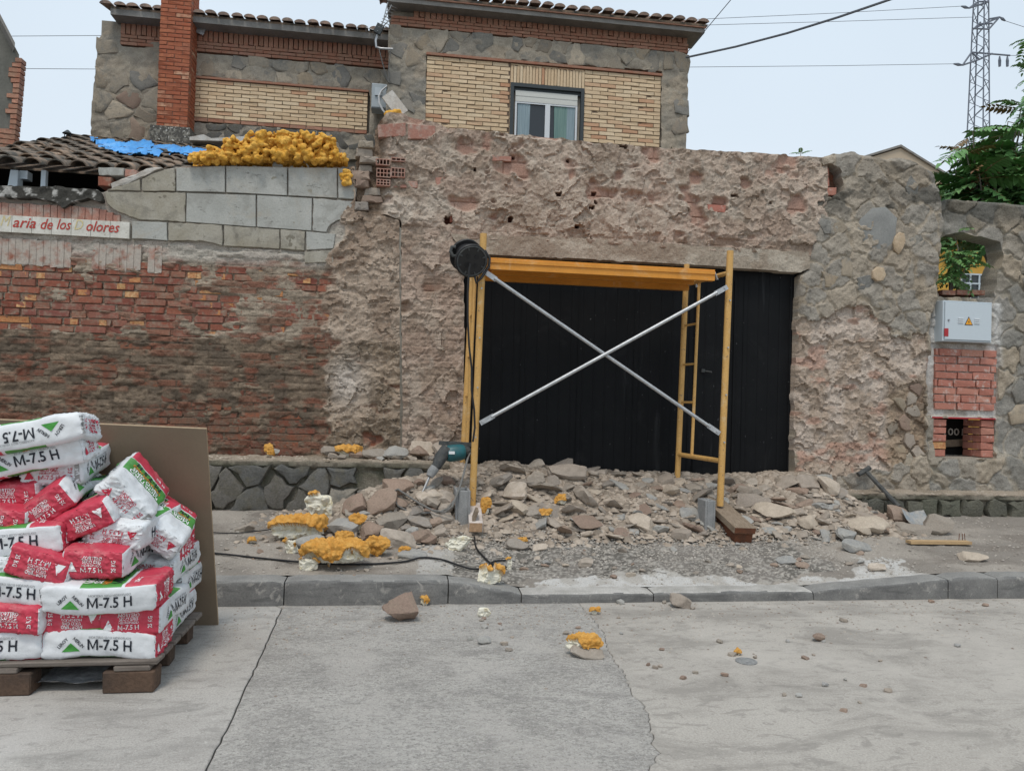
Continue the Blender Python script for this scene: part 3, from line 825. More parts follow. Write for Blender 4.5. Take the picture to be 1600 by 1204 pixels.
    c = mixc(c, (.52, .47, .42), pale * .8)
    c = mixc(c, (.50, .44, .37), rim2 * strip * .35 + rim * strip * .2)
    c = mixc(c, (.30, .12, .075), (1 - cov) * strip * .8)
    return h, c
lw = empty('brick_wall', (-1.5, 0, .7), 'long old red brick wall left of the garage, its mortar hacked off', 'wall')
relief('mortar_coat', [(-330, 285), (160, 300), (225, 268), (290, 258), (556, 262), (556, 330), (600, 336), (625, 345), (626, 722), (-330, 722)], 0, .0088, left_fn, .24, M_relief, lw, jag=.006, seed=2)

# the bricks themselves, course by course; those the mortar still hides are not laid
def brick_field(root, cands, n_parts, stuff_name='brickwork'):
    """cands: (visible share, x, z, length, height, y, material, tilt)"""
    cands.sort(key=lambda t: -t[0])
    rb = random.Random(len(cands)); rest = {}
    for i, (vis, x, z, l, h, y, m, tlt) in enumerate(cands):
        if i < n_parts:
            me = rb.choice(brick_meshes(m))
            link('brick', me, root, (x, y + .05, z), (0, tlt, 0), (l, .10, h))
        else:
            rest.setdefault(m.name, MB()).box((x, y + .05, z), (l, .10, h), Euler((0, tlt, 0)).to_matrix())
    for k, b in rest.items():
        o = b.build(stuff_name, MATS[k], root); o['kind'] = 'stuff'
cands = []
rb = random.Random(5)
row = 0
z = BRK_Z0
while z < 2.47:
    soldier = z > Z0(120, 412)
    hgt = BRK_P - .010
    x = -3.75 + rb.uniform(0, .2)
    if soldier:
        break
    while x < -.02:
        l = rb.choice([.235, .235, .235, .115, .24, .18])
        if x < x520 + .1 or rb.random() < .75:
            gx_ = np.linspace(x + .01, x + l - .01, 9); gz_ = np.linspace(z + .006, z + hgt - .004, 4)
            GX, GZ = np.meshgrid(gx_, gz_)
            hh, _ = left_fn(GX, GZ)
            y = -.004 + rb.uniform(-.004, .005) + (.004 if z < 1.7 else 0)
            vis = float((hh < -y).mean())
            if vis > .12:
                up = z > z525 - .02
                m = (M_brick_red if x < x520 else M_brick_dirty) if up else M_brick_dirty
                if up and x < .3 and rb.random() < .10: m = M_brick_yel
                cands.append((vis * l * (1.25 if z > 1.0 or x < -.8 else .8) * (0.02 if x < -3.25 else 1), x + l / 2, z + hgt / 2, l - .006, hgt * rb.uniform(.93, 1.03), y, m, rb.uniform(-.01, .01)))
                if up and rb.random() < .16:
                    cands.append((.3 * l, x + l * rb.uniform(.25, .75), z + hgt / 2, rb.uniform(.05, .09), hgt * .9, y - .003, M_brick_yel, 0))
        x += l + .012
    z += BRK_P; row += 1
brick_field(lw, cands, 262)
# soldier courses: bricks on end
for i in range(26):
    u = i / 26.0
    px0 = 0 + i * 10.9 - 30
    for (ya, yb_, xmax, m, pr) in ((316, 341, 180, M_brick_pink, .022), (371, 413, 262, M_brick_wash, .012)):
        if px0 > xmax: continue
        yy = ya + px0 * .055; y2 = yb_ + px0 * .055 + (0 if ya > 330 else 0)
        if ya < 330 and px0 > 150: yy += (px0 - 150) * .35
        if ya > 330 and rb.random() < .18: continue
        a = aty(px0, yy, -pr); c = aty(px0 + 9.6, y2, -pr)
        link('brick', rb.choice(brick_meshes(m)), lw, ((a.x + c.x) / 2, -pr + .05, (a.z + c.z) / 2), (0, rb.uniform(-.01, .01), 0), (abs(c.x - a.x) * .97, .10, abs(a.z - c.z)))

# cement blocks that top the brick wall
def block(poly, m, y=-.025, thick=.14, r=None, name='cement_block', parent=lw, jag=0):
    P = [(aty(px, py, y).x, aty(px, py, y).z) for px, py in poly]
    if area2(P) < 0: P = P[::-1]
    cx = sum(p[0] for p in P) / len(P); cz = sum(p[1] for p in P) / len(P)
    rr = random.Random(int(poly[0][0] * 7 + poly[0][1]))
    if jag: P = rough_poly(P, rr, jag, .03)
    P = [(cx + (x - cx) * (1 - .003 / max(.05, abs(x - cx))), cz + (zz - cz) * (1 - .003 / max(.05, abs(zz - cz)))) for x, zz in P]
    b = MB(); yy = y + rr.uniform(-.004, .004)
    b.prism(P, thick, wall_to3(yy), .005)
    return b.build(name, m, parent)
for poly, m, jg in (
    ([(165, 297), (205, 284), (219, 279), (220, 299)], M_block2, .004), ([(221, 279), (240, 269), (274, 262), (274, 299), (221, 299)], M_block2, .003),
    ([(275, 262), (352, 259), (352, 301), (275, 299)], M_block, 0), ([(353, 259), (449, 261), (449, 306), (353, 301)], M_block, 0),
    ([(450, 261), (527, 262), (527, 310), (450, 306)], M_block, 0), ([(528, 262), (552, 264), (560, 285), (555, 312), (528, 310)], M_block, .003),
    ([(162, 299), (290, 300), (289, 347), (214, 343), (182, 330), (166, 318)], M_block2, .004), ([(291, 301), (400, 304), (400, 355), (290, 347)], M_block, 0),
    ([(401, 304), (488, 309), (487, 361), (401, 355)], M_block, 0), ([(489, 309), (554, 314), (545, 335), (532, 343), (515, 351), (508, 363), (488, 361)], M_block, .004),
    ([(206, 345), (261, 347), (262, 376), (206, 373)], M_block, .002), ([(262, 347), (348, 351), (348, 384), (318, 377), (263, 376)], M_block2, .004), ([(349, 351), (437, 358), (437, 389), (349, 384)], M_block2, .003),
    ([(438, 358), (477, 361), (476, 392), (438, 389)], M_block2, .003), ([(478, 361), (525, 365), (521, 389), (478, 391)], M_block, .002), ([(475, 393), (521, 390), (521, 411), (476, 411)], M_block2, .003)):
    block(poly, m, jag=jg)
# coping with lichen, loose pieces on the wall head
def cop_fn(X, Z):
    n = fbm(X * 14, Z * 14, 70, 4); f1, f2, i, a, b_ = worley(X * 16, Z * 16, 71)
    return .02 + n * .035 + f1 * .01, mixc((.06, .057, .05), (.42, .41, .385), sstep(.53, .60, fbm(X * 20, Z * 26, 72) * .7 + n * .3))
o = relief('coping', [(-330, 283), (40, 292), (120, 294), (158, 297), (163, 318), (150, 316), (140, 312), (120, 318), (100, 328), (92, 318), (60, 312), (-330, 301)], -.02, .0088, cop_fn, .26, M_relief, lw, jag=.012, seed=73)
o['label'] = 'blackened lichen-covered coping above the soldier course'
for (pp, m, lab) in (([(152, 261), (194, 262), (193, 274), (153, 274)], M_block, 'grey block piece'), ([(195, 264), (214, 265), (214, 276), (194, 276)], M_brick_pink, None), ([(152, 275), (174, 276), (173, 291), (152, 290)], M_brick_red, None)):
    block(pp, m, -.01, .16, name='loose_block', jag=.003)
stone_piece('mortar_lump', [(aty(x, y, 0).x, aty(x, y, 0).z) for x, y in ((174, 288), (190, 280), (214, 274), (234, 264), (256, 263), (230, 276), (200, 288), (176, 296))], 0, .03, M_plasterw, lw, 8)

# name sign in glazed tiles with worn lettering
sg = empty('name_sign', aty(100, 372, -.05), 'weathered white tile sign with faded red lettering set in the brick wall', 'sign')
A = [(-130, 331.5), (203, 344), (202, 370), (-130, 358)]
Pn = [(aty(px, py, -.035).x, aty(px, py, -.035).z) for px, py in A]
zt = (Pn[0][1] + Pn[1][1]) / 2; zb_ = (Pn[2][1] + Pn[3][1]) / 2
tw = .148; xr = Pn[1][0]
for i in range(12):
    b = MB(); xa, xb = xr - (i + 1) * tw + .0012, xr - i * tw - .0012
    b.prism([(xa, zb_), (xb, zb_), (xb, zt), (xa, zt)], .03, wall_to3(-.037 + rb.uniform(-.001, .001)), .002)
    b.build('tile', M_signbg, sg)
M_x = None
def flat_text(s, px, py, wpx, y, hgt, m, parent, bold=.0, shear=0., xs=1.0, name='lettering'):
    v, f = text2d(s, bold, shear, None, hgt, xs)
    xs_ = [p[0] for p in v]; w0 = max(xs_) - min(xs_)
    c = aty(px, py, y); w = (aty(px + wpx / 2, py, y) - aty(px - wpx / 2, py, y)).length
    k = w / w0; cx = (max(xs_) + min(xs_)) / 2
    b = MB(); b.add([(c.x + (p[0] - cx) * k, y, c.z + p[1]) for p in v], f)
    return b.build(name, m, parent)
for s, px, py, wpx, m in (('M', 9, 346, 16, M_signgold), ('aria', 38, 348.5, 36, M_signred), ('de', 73, 351, 19, M_signred), ('los', 100, 351.5, 23, M_signred), ('D', 123, 352, 14, M_signgold), ('olores', 161, 355, 52, M_signred)):
    flat_text(s, px, py, wpx, -.0395, .12, m, sg, .012 if len(s) > 1 else 0, .32)

# ---------------------------------------------------------------- garage wall
x755, x1265 = X0(755, 400), X0(1265, 400)
def garage_fn(X, Z):
    d1, r1, i1 = daubs(X, Z, .17, 80, .10); d2, r2, i2 = daubs(X, Z, .08, 84, .05); d3, r3, i3 = daubs(X, Z, .034, 184, .02)
    big = fbm(X * 1.6, Z * 1.6, 86, 3)
    cov = sstep(.235, .34, fbm(X * 4.2, Z * 5.5, 87, 4) * .75 + big * .25)
    top = sstep(2.72, 2.80, Z)
    # hollow bricks behind the mortar: courses 13 cm, 28 cm long
    cz = (Z - 2.70) / .125; rowi = np.floor(cz); cx = (X + (rowi % 2) * .14) / .275
    jn = np.minimum(np.minimum(cz % 1, 1 - cz % 1) * .125, np.minimum(cx % 1, 1 - cx % 1) * .275)
    bh = np.where(jn < .006, -.012, .0) + (_h(np.floor(cx), rowi, 5) - .5) * .006
    lower = 1 - top
    cz2 = (Z - .7) / .0605; bh2 = np.where((cz2 % 1) < .18, -.010, 0) + (_h(np.floor(X / .25), np.floor(cz2), 6) - .5) * .008
    h = np.where(cov > .02, cov * (.004 + d1 * .037 + d2 * .024 + d3 * .012 + (fbm(X * 30, Z * 30, 88, 4) - .5) * .012), 0)
    base = np.where(top > .5, bh, bh2)
    mfl = sstep(.41, .55, fbm(X * 2.3, Z * 4.2, 201, 4)); d1 = d1 * (1 - .8 * mfl); d2 = d2 * (1 - .65 * mfl)
    h = np.maximum(h * np.where(top > .5, 1.0, .85), 0) * cov + base * np.where(top > .5, 1 - cov, 1.0 - .6 * cov)
    hol = np.zeros_like(X)
    for px, py, w, hh_ in ((928, 303, 5, 4), (924, 325, 6, 3), (872, 305, 6, 5), (1145, 307, 8, 4), (800, 247, 5, 3), (888, 252, 3, 3), (972, 231, 7, 3), (900, 355, 5, 4), (1202, 318, 3, 3), (741, 266, 3, 3), (797, 344, 4, 6), (1278, 320, 6, 4), (700, 345, 8, 7), (930, 316, 3, 3)):
        c0 = aty(px, py, 0); hol = np.maximum(hol, (np.abs(X - c0.x + (fbm(X * 40, Z * 40, 89) - .5) * .02) < w / 250.0) & (np.abs(Z - c0.z + (fbm(X * 40, Z * 40 + 7, 89) - .5) * .02) < hh_ / 250.0))
    h = np.where(hol > 0, -.05, h)
    c = mixc((.46, .372, .30), (.31, .24, .185), sstep(.38, .64, fbm(X * 3.5, Z * 3.5, 90, 4))); c = mixc(c, (.45, .33, .265), mfl * .45)
    c = mixc(c, (.40, .345, .285), sstep(.5, .65, fbm(X * 9, Z * 9, 91)) * .6)
    c = mixc(c, (.60, .52, .44), (r2 * .22 + r1 * .25) * cov); c = mixc(c, (.28, .205, .155), sstep(.55, .95, i2) * .45 * cov); c = mixc(c, (.52, .43, .35), sstep(.6, .9, i1) * .35 * cov)
    pink = mixc((.42, .26, .20), (.36, .21, .16), _h(np.floor(cx), rowi, 9))
    c = mixc(c, pink, (1 - cov) * top * .9)
    c = mixc(c, mixc((.34, .25, .185), (.26, .15, .105), _h(np.floor(X / .25), np.floor(cz2), 7)), lower * (.2 + .7 * (1 - cov)))
    c = np.where((hol > 0)[..., None], (.16, .06, .045), c)
    cr = np.exp(-((X - X0(640, 330)) / .30) ** 2 - ((Z - Z0(640, 325)) / .16) ** 2); c = mixc(c, (.56, .49, .415), cr * .7 * sstep(.35, .6, fbm(X * 10, Z * 10, 93))); h = h + cr * (fbm(X * 12, Z * 12, 94, 5) - .35) * .09
    edge = sstep(0, .10, X - X0(590, 300)); c = mixc((.24, .175, .125), c, edge); h = h - (1 - edge) * .06
    return h, c
gw = empty('garage_wall', (2.0, 0, 2.5), 'rough hacked wall over the black garage door, torn mortar daubs and hollow bricks', 'wall')
relief('mortar_face', [(556, 250), (586, 225), (584, 200), (602, 176), (626, 178), (684, 193), (700, 201), (760, 206), (800, 211), (880, 217), (905, 222), (960, 227), (1070, 234), (1180, 240), (1290, 247), (1290, 404), (1262, 402), (1060, 390), (860, 379), (703, 374), (718, 380), (726, 420), (724, 742), (628, 738), (626, 345), (600, 336), (556, 330)],
       0, .0085, garage_fn, .26, M_relief, gw, jag=.010, seed=81)
# concrete lintel
def lint_fn(X, Z):
    return .030 + (fbm(X * 7, Z * 7, 95, 4) - .5) * .022 + (fbm(X * 30, Z * 30, 96, 3) - .5) * .012, mixc(mixc((.43, .375, .305), (.34, .285, .225), sstep(.4, .6, fbm(X * 4, Z * 12, 97))), (.26, .20, .15), sstep(.56, .66, fbm(X * 5, Z * 5, 98)) * .6)
o = relief('lintel', [(702, 366), (860, 371), (1060, 382), (1262, 394), (1264, 420), (1247, 427), (1150, 420), (1060, 414), (900, 406), (757, 399), (722, 398)], -.004, .0085, lint_fn, .25, M_relief, gw, jag=.008, seed=99)
o['label'] = 'pale concrete lintel over the garage opening'
for (pp, y, m) in (([(590, 194), (634, 191), (635, 213), (590, 215)], -.045, M_brick_pink), ([(637, 193), (681, 196), (681, 219), (637, 217)], -.040, M_brick_pink), ([(684, 199), (703, 203), (702, 216), (685, 217)], -.02, M_brick_pink), ([(612, 282), (653, 283), (653, 294), (613, 293)], -.03, M_brick_pink), ([(680, 277), (716, 275), (716, 289), (681, 290)], -.03, M_brick_pink), ([(768, 242), (800, 244), (800, 252), (768, 251)], -.035, M_brick_pink), ([(880, 228), (960, 234), (960, 246), (880, 241)], -.012, M_brick_pink), ([(1035, 249), (1070, 251), (1070, 258), (1035, 256)], -.035, M_brick_pink), ([(1105, 319), (1135, 320), (1134, 332), (1106, 331)], -.04, M_brick_new),
                   ([(1274, 278), (1296, 277), (1297, 291), (1275, 292)], -.005, M_brick_new), ([(1280, 262), (1296, 261), (1296, 275), (1281, 276)], -.005, M_brick_new), ([(1283, 294), (1308, 292), (1307, 305), (1284, 307)], -.004, M_brick_new), ([(703, 333), (713, 332), (713, 347), (703, 348)], -.03, M_brick_red), ([(682, 321), (692, 321), (692, 330), (682, 331)], -.03, M_brick_red)):
    block(pp, m, y, .12, name='brick', parent=gw, jag=.0025)
# two hollow bricks showing their cells
def hollow_brick(px0, py0, px1, py1, nx, nz, y):
    a, c = aty(px0, py0, y), aty(px1, py1, y); t = .007
    b = MB(); w, h = c.x - a.x, a.z - c.z
    for i in range(nx + 1): b.box((a.x + w * i / nx, y + .05, (a.z + c.z) / 2), (t, .1, h))
    for j in range(nz + 1): b.box((a.x + w / 2, y + .0505, c.z + h * j / nz), (w + t, .1, t))
    o = b.build('hollow_brick', M_brick_pink, gw); b = MB(); b.box((a.x + w / 2, y + .096, (a.z + c.z) / 2), (w, .006, h)); b.build('cell_back', M_dark, o)
hollow_brick(588, 248, 609, 258, 4, 1, -.062); hollow_brick(589, 263, 610, 277, 4, 2, -.066); hollow_brick(589, 280, 609, 290, 4, 2, -.062); hollow_brick(612, 262, 632, 277, 4, 2, -.066); hollow_brick(612, 246, 633, 252, 3, 1, -.06)
# weathered stub of wall between the block wall and the garage wall
rsx = random.Random(9)
for k in range(9):
    px, py = 562 + rsx.uniform(0, 22), 228 + k * 12
    c0 = aty(px, py, .0); w_, h_ = rsx.uniform(.05, .10), rsx.uniform(.03, .045)
    stone_piece('rubble_stone', [(c0.x - w_, c0.z - h_), (c0.x + w_, c0.z - h_ * .8), (c0.x + w_ * .9, c0.z + h_), (c0.x - w_ * .9, c0.z + h_)], -.0, rsx.uniform(.01, .06), rsx.choice([M_stone, M_rub_br, M_rub]), gw, 200 + k)

# ---------------------------------------------------------------- black garage door
gd = empty('garage_door', (2.1, .09, .35), 'black ribbed metal garage door behind the scaffold', 'door')
DX0, DX1, DZ0, DZ1, DY = X0(722, 560), X0(1247, 600) + .01, .34, 2.53, .085
npan = 6
def door_sheet(xa, xb):
    V = []; F = []; p = .10; n = int(round((xb - xa) / p)); p = (xb - xa) / n
    pts = []
    for i in range(n):
        x = xa + i * p
        pts += [(x, 0), (x + p * .38, 0), (x + p * .43, .004), (x + p * .49, .004), (x + p * .60, .0)] if i < n else []
    pts.append((xb, 0))
    for x, d in pts: V += [(x, DY + d, DZ0), (x, DY + d, DZ1)]
    for i in range(len(pts) - 1): F.append((2 * i, 2 * i + 2, 2 * i + 3, 2 * i + 1))
    return V, F
for i in range(npan):
    xa = DX0 + (DX1 - DX0) * i / npan + .002; xb = DX0 + (DX1 - DX0) * (i + 1) / npan - .002
    b = MB(); b.add(*door_sheet(xa, xb)); b.build('door_sheet', M_blackdoor, gd)
b = MB(); b.box(((DX0 + DX1) / 2, DY + .03, (DZ0 + DZ1) / 2), (DX1 - DX0, .02, DZ1 - DZ0)); b.build('door_core', M_blackdoor, gd)
for px in (1086, 1146):
    b = MB(); c0 = aty(px, 580, DY - .004); b.box((c0.x, DY - .005, 1.45), (.012, .012, 1.9)); b.build('wicket_frame', M_blackdoor, gd)
c0 = aty(1100, 579, DY - .01); b = MB()
b.tube([(c0.x - .02, DY - .02, c0.z), (c0.x + .07, DY - .02, c0.z - .01)], .006, 8); b.box((c0.x - .01, DY - .012, c0.z), (.03, .02, .03)); b.build('handle', M_tooldark, gd)
b = MB(); c0 = aty(1249, 450, .03); b.box((c0.x + .012, .03, c0.z), (.02, .03, .22)); b.build('door_jamb_strip', M_white, gd); b = MB(); c0 = aty(1243, 590, .03); b.box((c0.x + .014, .03, c0.z - .08), (.02, .03, .16)); b.build('door_jamb_strip', M_white, gd)

# ---------------------------------------------------------------- stone pier on the right
scab = [(X0(x, y), Z0(x, y)) for x, y in [(1246, 498), (1290, 500), (1320, 478), (1350, 482), (1378, 505), (1398, 530), (1442, 524), (1452, 560), (1440, 640), (1438, 712), (1380, 735), (1240, 752), (1236, 560)]]
def pier_fn(X, Z):
    wx = X + (fbm(X * 8, Z * 8, 101) - .5) * .14; wz = Z + (fbm(X * 8 + 4, Z * 8, 102) - .5) * .14
    S = in_poly(wx, wz, scab).astype(float)
    d1, r1, i1 = daubs(X, Z, .13, 103, .08); d2, r2, i2 = daubs(X, Z, .055, 106, .04)
    f1, f2, idv, dx, dy = worley(wx / .24, wz / .2, 110)
    stone = sstep(.04, .16, f2 - f1)
    h_st = .035 + stone * (.006 + idv * .014) + (fbm(X * 10, Z * 10, 111, 5) - .5) * .045 + d2 * .012
    low = sstep(.95, .6, Z)
    h_sc = -.012 + d1 * .038 + d2 * .024 + (fbm(X * 26, Z * 26, 118, 4) - .5) * .014 + low * .03
    h = h_st * (1 - S) + h_sc * S
    c_st = mixc((.30, .25, .19), (.38, .325, .255), sstep(.4, .6, fbm(X * 5, Z * 5, 112)))
    c_st = mixc(c_st, mixc((.25, .245, .23), (.37, .315, .25), sstep(.3, .8, idv)), stone * .55)
    zt = Z0(1400, 320)
    dark = sstep(.40, .56, fbm(X * 6, Z * 11, 113, 4)) * np.exp(-((Z - zt) / .13) ** 2) + sstep(.5, .62, fbm(X * 5, Z * 8, 114)) * .5 * (Z > zt)
    c_st = mixc(c_st, (.075, .072, .062), np.clip(dark, 0, 1) * .8)
    c_sc = mixc((.48, .40, .335), (.38, .30, .235), sstep(.4, .62, fbm(X * 6, Z * 6, 115)))
    c_sc = mixc(c_sc, (.60, .53, .46), r2 * .3)
    c_sc = mixc(c_sc, (.40, .22, .16), sstep(.62, .72, fbm(X * 5, Z * 9, 116)) * .6)
    right = sstep(X0(1378, 650) - .03, X0(1392, 650), X) * sstep(1.6, 1.4, Z)
    c_sc = mixc(c_sc, mixc((.30, .225, .155), (.20, .145, .10), sstep(.4, .6, fbm(X * 9, Z * 9, 117))), right * .85)
    return h, mixc(c_st, c_sc, S)
pr = empty('stone_pier', (4.3, 0, .3), 'weathered grey stone pier between garage door and white meter box, lower half scabbed', 'wall')
relief('mortar_face', [(1283, 246), (1300, 240), (1332, 238), (1352, 244), (1380, 247), (1420, 250), (1432, 256), (1440, 262), (1455, 268), (1460, 284), (1466, 300), (1470, 330), (1474, 352), (1466, 400), (1462, 470), (1452, 500), (1452, 560), (1446, 640), (1450, 720), (1452, 778), (1238, 778), (1242, 600), (1248, 430), (1262, 422), (1268, 380)],
       -.006, .0088, pier_fn, .40, M_relief, pr, jag=.014, seed=120, holes=[[(1272, 262), (1296, 258), (1310, 268), (1312, 300), (1296, 310), (1276, 306)]], edge_round=.03)
def px_stone(root, pts, y, proud, m, seed, lab=None, name='stone'):
    P = [(aty(x, yy, y).x, aty(x, yy, y).z) for x, yy in pts]
    o = stone_piece(name, P, y, proud, m, root, seed)
    if lab: o['label'] = lab
def ell(cx, cy, rx, ry, n=8, seed=0):
    r = random.Random(seed)
    return [(cx + rx * cos(2 * pi * k / n) * r.uniform(.82, 1.12), cy + ry * sin(2 * pi * k / n) * r.uniform(.82, 1.12)) for k in range(n)]
M_stone_pl = mat('lichened_grey_stone', None, (.16, .155, .14), ramp=[(.27, .26, .235), (.22, .215, .20), (.32, .29, .24)], scale=14, contrast=(.42, .62), fine=45, fine_amt=.3, bump=.7, bump_scale=50, bump_dist=.015)
M_stone_flat = mat('smooth_grey_stone', (.29, .29, .275), (.25, .25, .24), .85, 9, 60, .14, .25, 60)
M_stone_cr = mat('cream_field_stone', (.52, .41, .29), (.44, .33, .22), .88, 18, 60, .2, .5, 60)
px_stone(pr, ell(1372, 360, 31, 34, 10, 1), -.06, .012, M_stone_flat, 301, 'large smooth grey stone')
px_stone(pr, ell(1404, 379, 9, 17, 8, 2), -.07, .02, M_stone_cr, 302, 'upright cream stone')
px_stone(pr, ell(1372, 429, 13, 13, 7, 3), -.06, .02, M_stone_cr, 303, 'square cream stone')
def flush_stones(root, y, poly_px, skip_px, d, seed, proud, mats, drop, gap=.03):
    Pp = [(X0(x, yy, y), Z0(x, yy, y)) for x, yy in poly_px]; Sk = [[(X0(x, yy, y), Z0(x, yy, y)) for x, yy in q] for q in skip_px]
    xs = [p[0] for p in Pp]; zs = [p[1] for p in Pp]; r = random.Random(seed)
    ins = lambda x, z: bool(in_poly(np.array([x]), np.array([z]), Pp)[0]) and not any(bool(in_poly(np.array([x]), np.array([z]), q)[0]) for q in Sk)
    pts = spread(min(xs), max(xs), min(zs), max(zs), d, seed)
    for i, c in enumerate(voronoi([(min(xs), min(zs)), (max(xs), min(zs)), (max(xs), max(zs)), (min(xs), max(zs))], pts, gap)):
        if abs(area2(c)) < .004 or r.random() < drop or not all(ins(*q) for q in c): continue
        c = rough_poly(c, r, d * .07, d * .4)
        stone_piece('stone', c, y, proud * r.uniform(.6, 1.3), r.choice(mats), root, seed * 40 + i, .05)
flush_stones(pr, -.045, [(1272, 262), (1300, 246), (1340, 244), (1430, 258), (1458, 284), (1464, 330), (1460, 470), (1450, 555), (1395, 525), (1375, 500), (1320, 476), (1255, 492), (1250, 432), (1275, 420)], [[(1262, 250), (1322, 250), (1322, 316), (1262, 316)], [(1338, 322), (1408, 322), (1408, 400), (1338, 400)]], .16, 61, .016, [M_stone, M_stone, M_stone_gr, M_stone_pl], .62)
flush_stones(pr, -.022, [(1382, 580), (1446, 560), (1448, 720), (1440, 770), (1245, 772), (1245, 735), (1385, 735)], [], .115, 62, .022, [M_rub_br, M_rub, M_stone], .35, .022)
px_stone(pr, [(1262, 741), (1299, 740), (1300, 757), (1264, 757)], -.05, .02, M_rub_gr, 355, 'grey block at the foot of the pier')

block([(1268, 256), (1316, 250), (1318, 312), (1270, 314)], M_brick_dirty, .09, .05, name='recess_back', parent=pr)
# ---------------------------------------------------------------- wall with the niche, far right
def niche_fn(X, Z):
    wx = X + (fbm(X * 7, Z * 7, 131) - .5) * .14; wz = Z + (fbm(X * 7 + 4, Z * 7, 132) - .5) * .14
    f1, f2, idv, dx, dy = worley(wx / .22, wz / .2, 133)
    st = sstep(.04, .16, f2 - f1)
    h = st * (.008 + idv * .02) + (fbm(X * 11, Z * 11, 134, 5) - .5) * .045
    c = mixc((.28, .25, .20), (.36, .32, .265), sstep(.4, .6, fbm(X * 4, Z * 4, 135)))
    c = mixc(c, mixc((.20, .20, .19), (.36, .29, .21), sstep(.3, .8, idv)), st * .6)
    zt = Z0(1540, 345)
    dk = sstep(-.12, .10, Z - zt) * sstep(.3, .5, fbm(X * 6, Z * 6, 136) + .1)
    c = mixc(c, (.085, .082, .07), dk * .75)
    fr = (X > X0(1450, 600)) & (X < X0(1562, 600)) & (Z < Z0(1500, 536)) & (Z > Z0(1500, 650))
    c = np.where(fr[..., None], mixc((.50, .47, .44), (.36, .32, .28), sstep(.4, .6, fbm(X * 9, Z * 9, 137))), c)
    h = np.where(fr, -.012 + (fbm(X * 20, Z * 20, 138, 3) - .5) * .014, h)
    pl_ = np.exp(-((X - X0(1462, 500)) / .06) ** 2) + np.exp(-((X - X0(1560, 510)) / .05) ** 2)
    pl_ = np.clip(pl_, 0, 1) * (Z < Z0(1500, 470)) * (Z > Z0(1500, 570))
    c = mixc(c, (.58, .57, .55), pl_ * .85)
    lo = sstep(.95, .75, Z); h = h + lo * .05
    return h, c
NY = .04
nw = empty('niche_wall', (5.6, .05, .3), 'dark stone wall at the right edge with a ragged see-through opening', 'wall')
NY = .04
relief('mortar_face', [(1440, 322), (1480, 311), (1530, 314), (1600, 319), (1790, 334), (1790, 790), (1440, 782), (1446, 560), (1458, 470), (1466, 400), (1446, 360)], NY, .0095, niche_fn, .20, M_relief, nw, jag=.012, seed=140,
       holes=[[(1465, 374), (1478, 368), (1500, 364), (1528, 370), (1562, 380), (1566, 400), (1556, 430), (1552, 466), (1464, 462), (1463, 420)], [(1458, 653), (1555, 655), (1550, 716), (1456, 714)]], edge_round=.02)
flush_stones(nw, NY - .02, [(1445, 318), (1780, 334), (1780, 785), (1445, 778)], [[(1440, 364), (1574, 364), (1574, 545), (1566, 724), (1440, 724)], [(1440, 545), (1568, 545), (1568, 724), (1440, 724)]], .19, 63, .016, [M_stone_gr, M_stone_gr, M_stone, M_stone_pl], .42)
# rebuilt brickwork under the box and the two little brick jambs of the opening
zb1, zb0 = Z0(1505, 545, NY), Z0(1505, 641, NY)
xa0, xb0 = X0(1459, 600, NY), X0(1556, 600, NY)
rn = random.Random(6); rows_ = 8
for r_ in range(rows_):
    hh = (zb1 - zb0) / rows_; x = xa0 - (.12 if r_ % 2 else 0) + rn.uniform(-.01, .01)
    while x < xb0 - .03:
        l = rn.choice([.235, .235, .16]); xa_, xe_ = max(x, xa0), min(x + l, xb0)
        if xe_ - xa_ > .03 and not (r_ == rows_ - 1 and rn.random() < .5):
            link('brick', rn.choice(brick_meshes(M_brick_new)), nw, ((xa_ + xe_) / 2, NY + .04 + rn.uniform(-.004, .004), zb0 + hh * (r_ + .5)), (0, rn.uniform(-.012, .012), 0), (xe_ - xa_ - .008, .10, hh - .011))
        x += l + .004
for side in (0, 1):
    xa_, xe_ = ((X0(1457, 685, NY), X0(1478, 685, NY)), (X0(1533, 685, NY), X0(1553, 685, NY)))[side]
    za, zb2 = Z0(1505, 714, NY), Z0(1505, 655, NY)
    for r_ in range(5):
        hh = (zb2 - za) / 5
        for d_ in range(2 if side else 1):
            m = M_brick_new if not (side == 0 and r_ == 1) else M_brick_yel
            link('brick', rn.choice(brick_meshes(m)), nw, ((xa_ + xe_) / 2 + rn.uniform(-.004, .004), NY + .06 + d_ * .125, za + hh * (r_ + .5)), (0, rn.uniform(-.015, .015), 0), (xe_ - xa_, .12, hh - .010))
b = MB(); c0 = aty(1505, 652, NY - .01); b.box((c0.x, NY + .09, c0.z), (xb0 - xa0 + .03, .22, .022)); b.build('shelf_slab', M_plasterw, nw)
b = MB(); b.box((c0.x, NY - .022, c0.z - .006), (xb0 - xa0 + .01, .004, .014)); b.build('red_paint_line', M_red, nw)
b = MB(); c1 = aty(1505, 714, NY); b.box((c1.x, NY + .20, c1.z - .012), (xb0 - xa0 + .02, .42, .02)); b.build('opening_floor', M_cement, nw)
b = MB(); b.box((c1.x, NY + .37, (c1.z + c0.z) / 2), (xb0 - xa0 + .02, .02, c0.z - c1.z)); b.box((c1.x, NY + .33, c0.z + .02), (xb0 - xa0 + .02, .1, .02)); b.build('opening_back', M_dark, nw)
b = MB(); c2 = aty(1490, 692, NY + .33); b.box((c2.x, NY + .335, c2.z), (.26, .03, .07), Euler((0, radians(-3), 0)).to_matrix()); b.build('wood_block', M_woodold, nw)
c2 = aty(1490, 674, NY + .34); flat_text('1001', 1490, 675, 30, NY + .345, .10, M_plasterw, nw, .012)
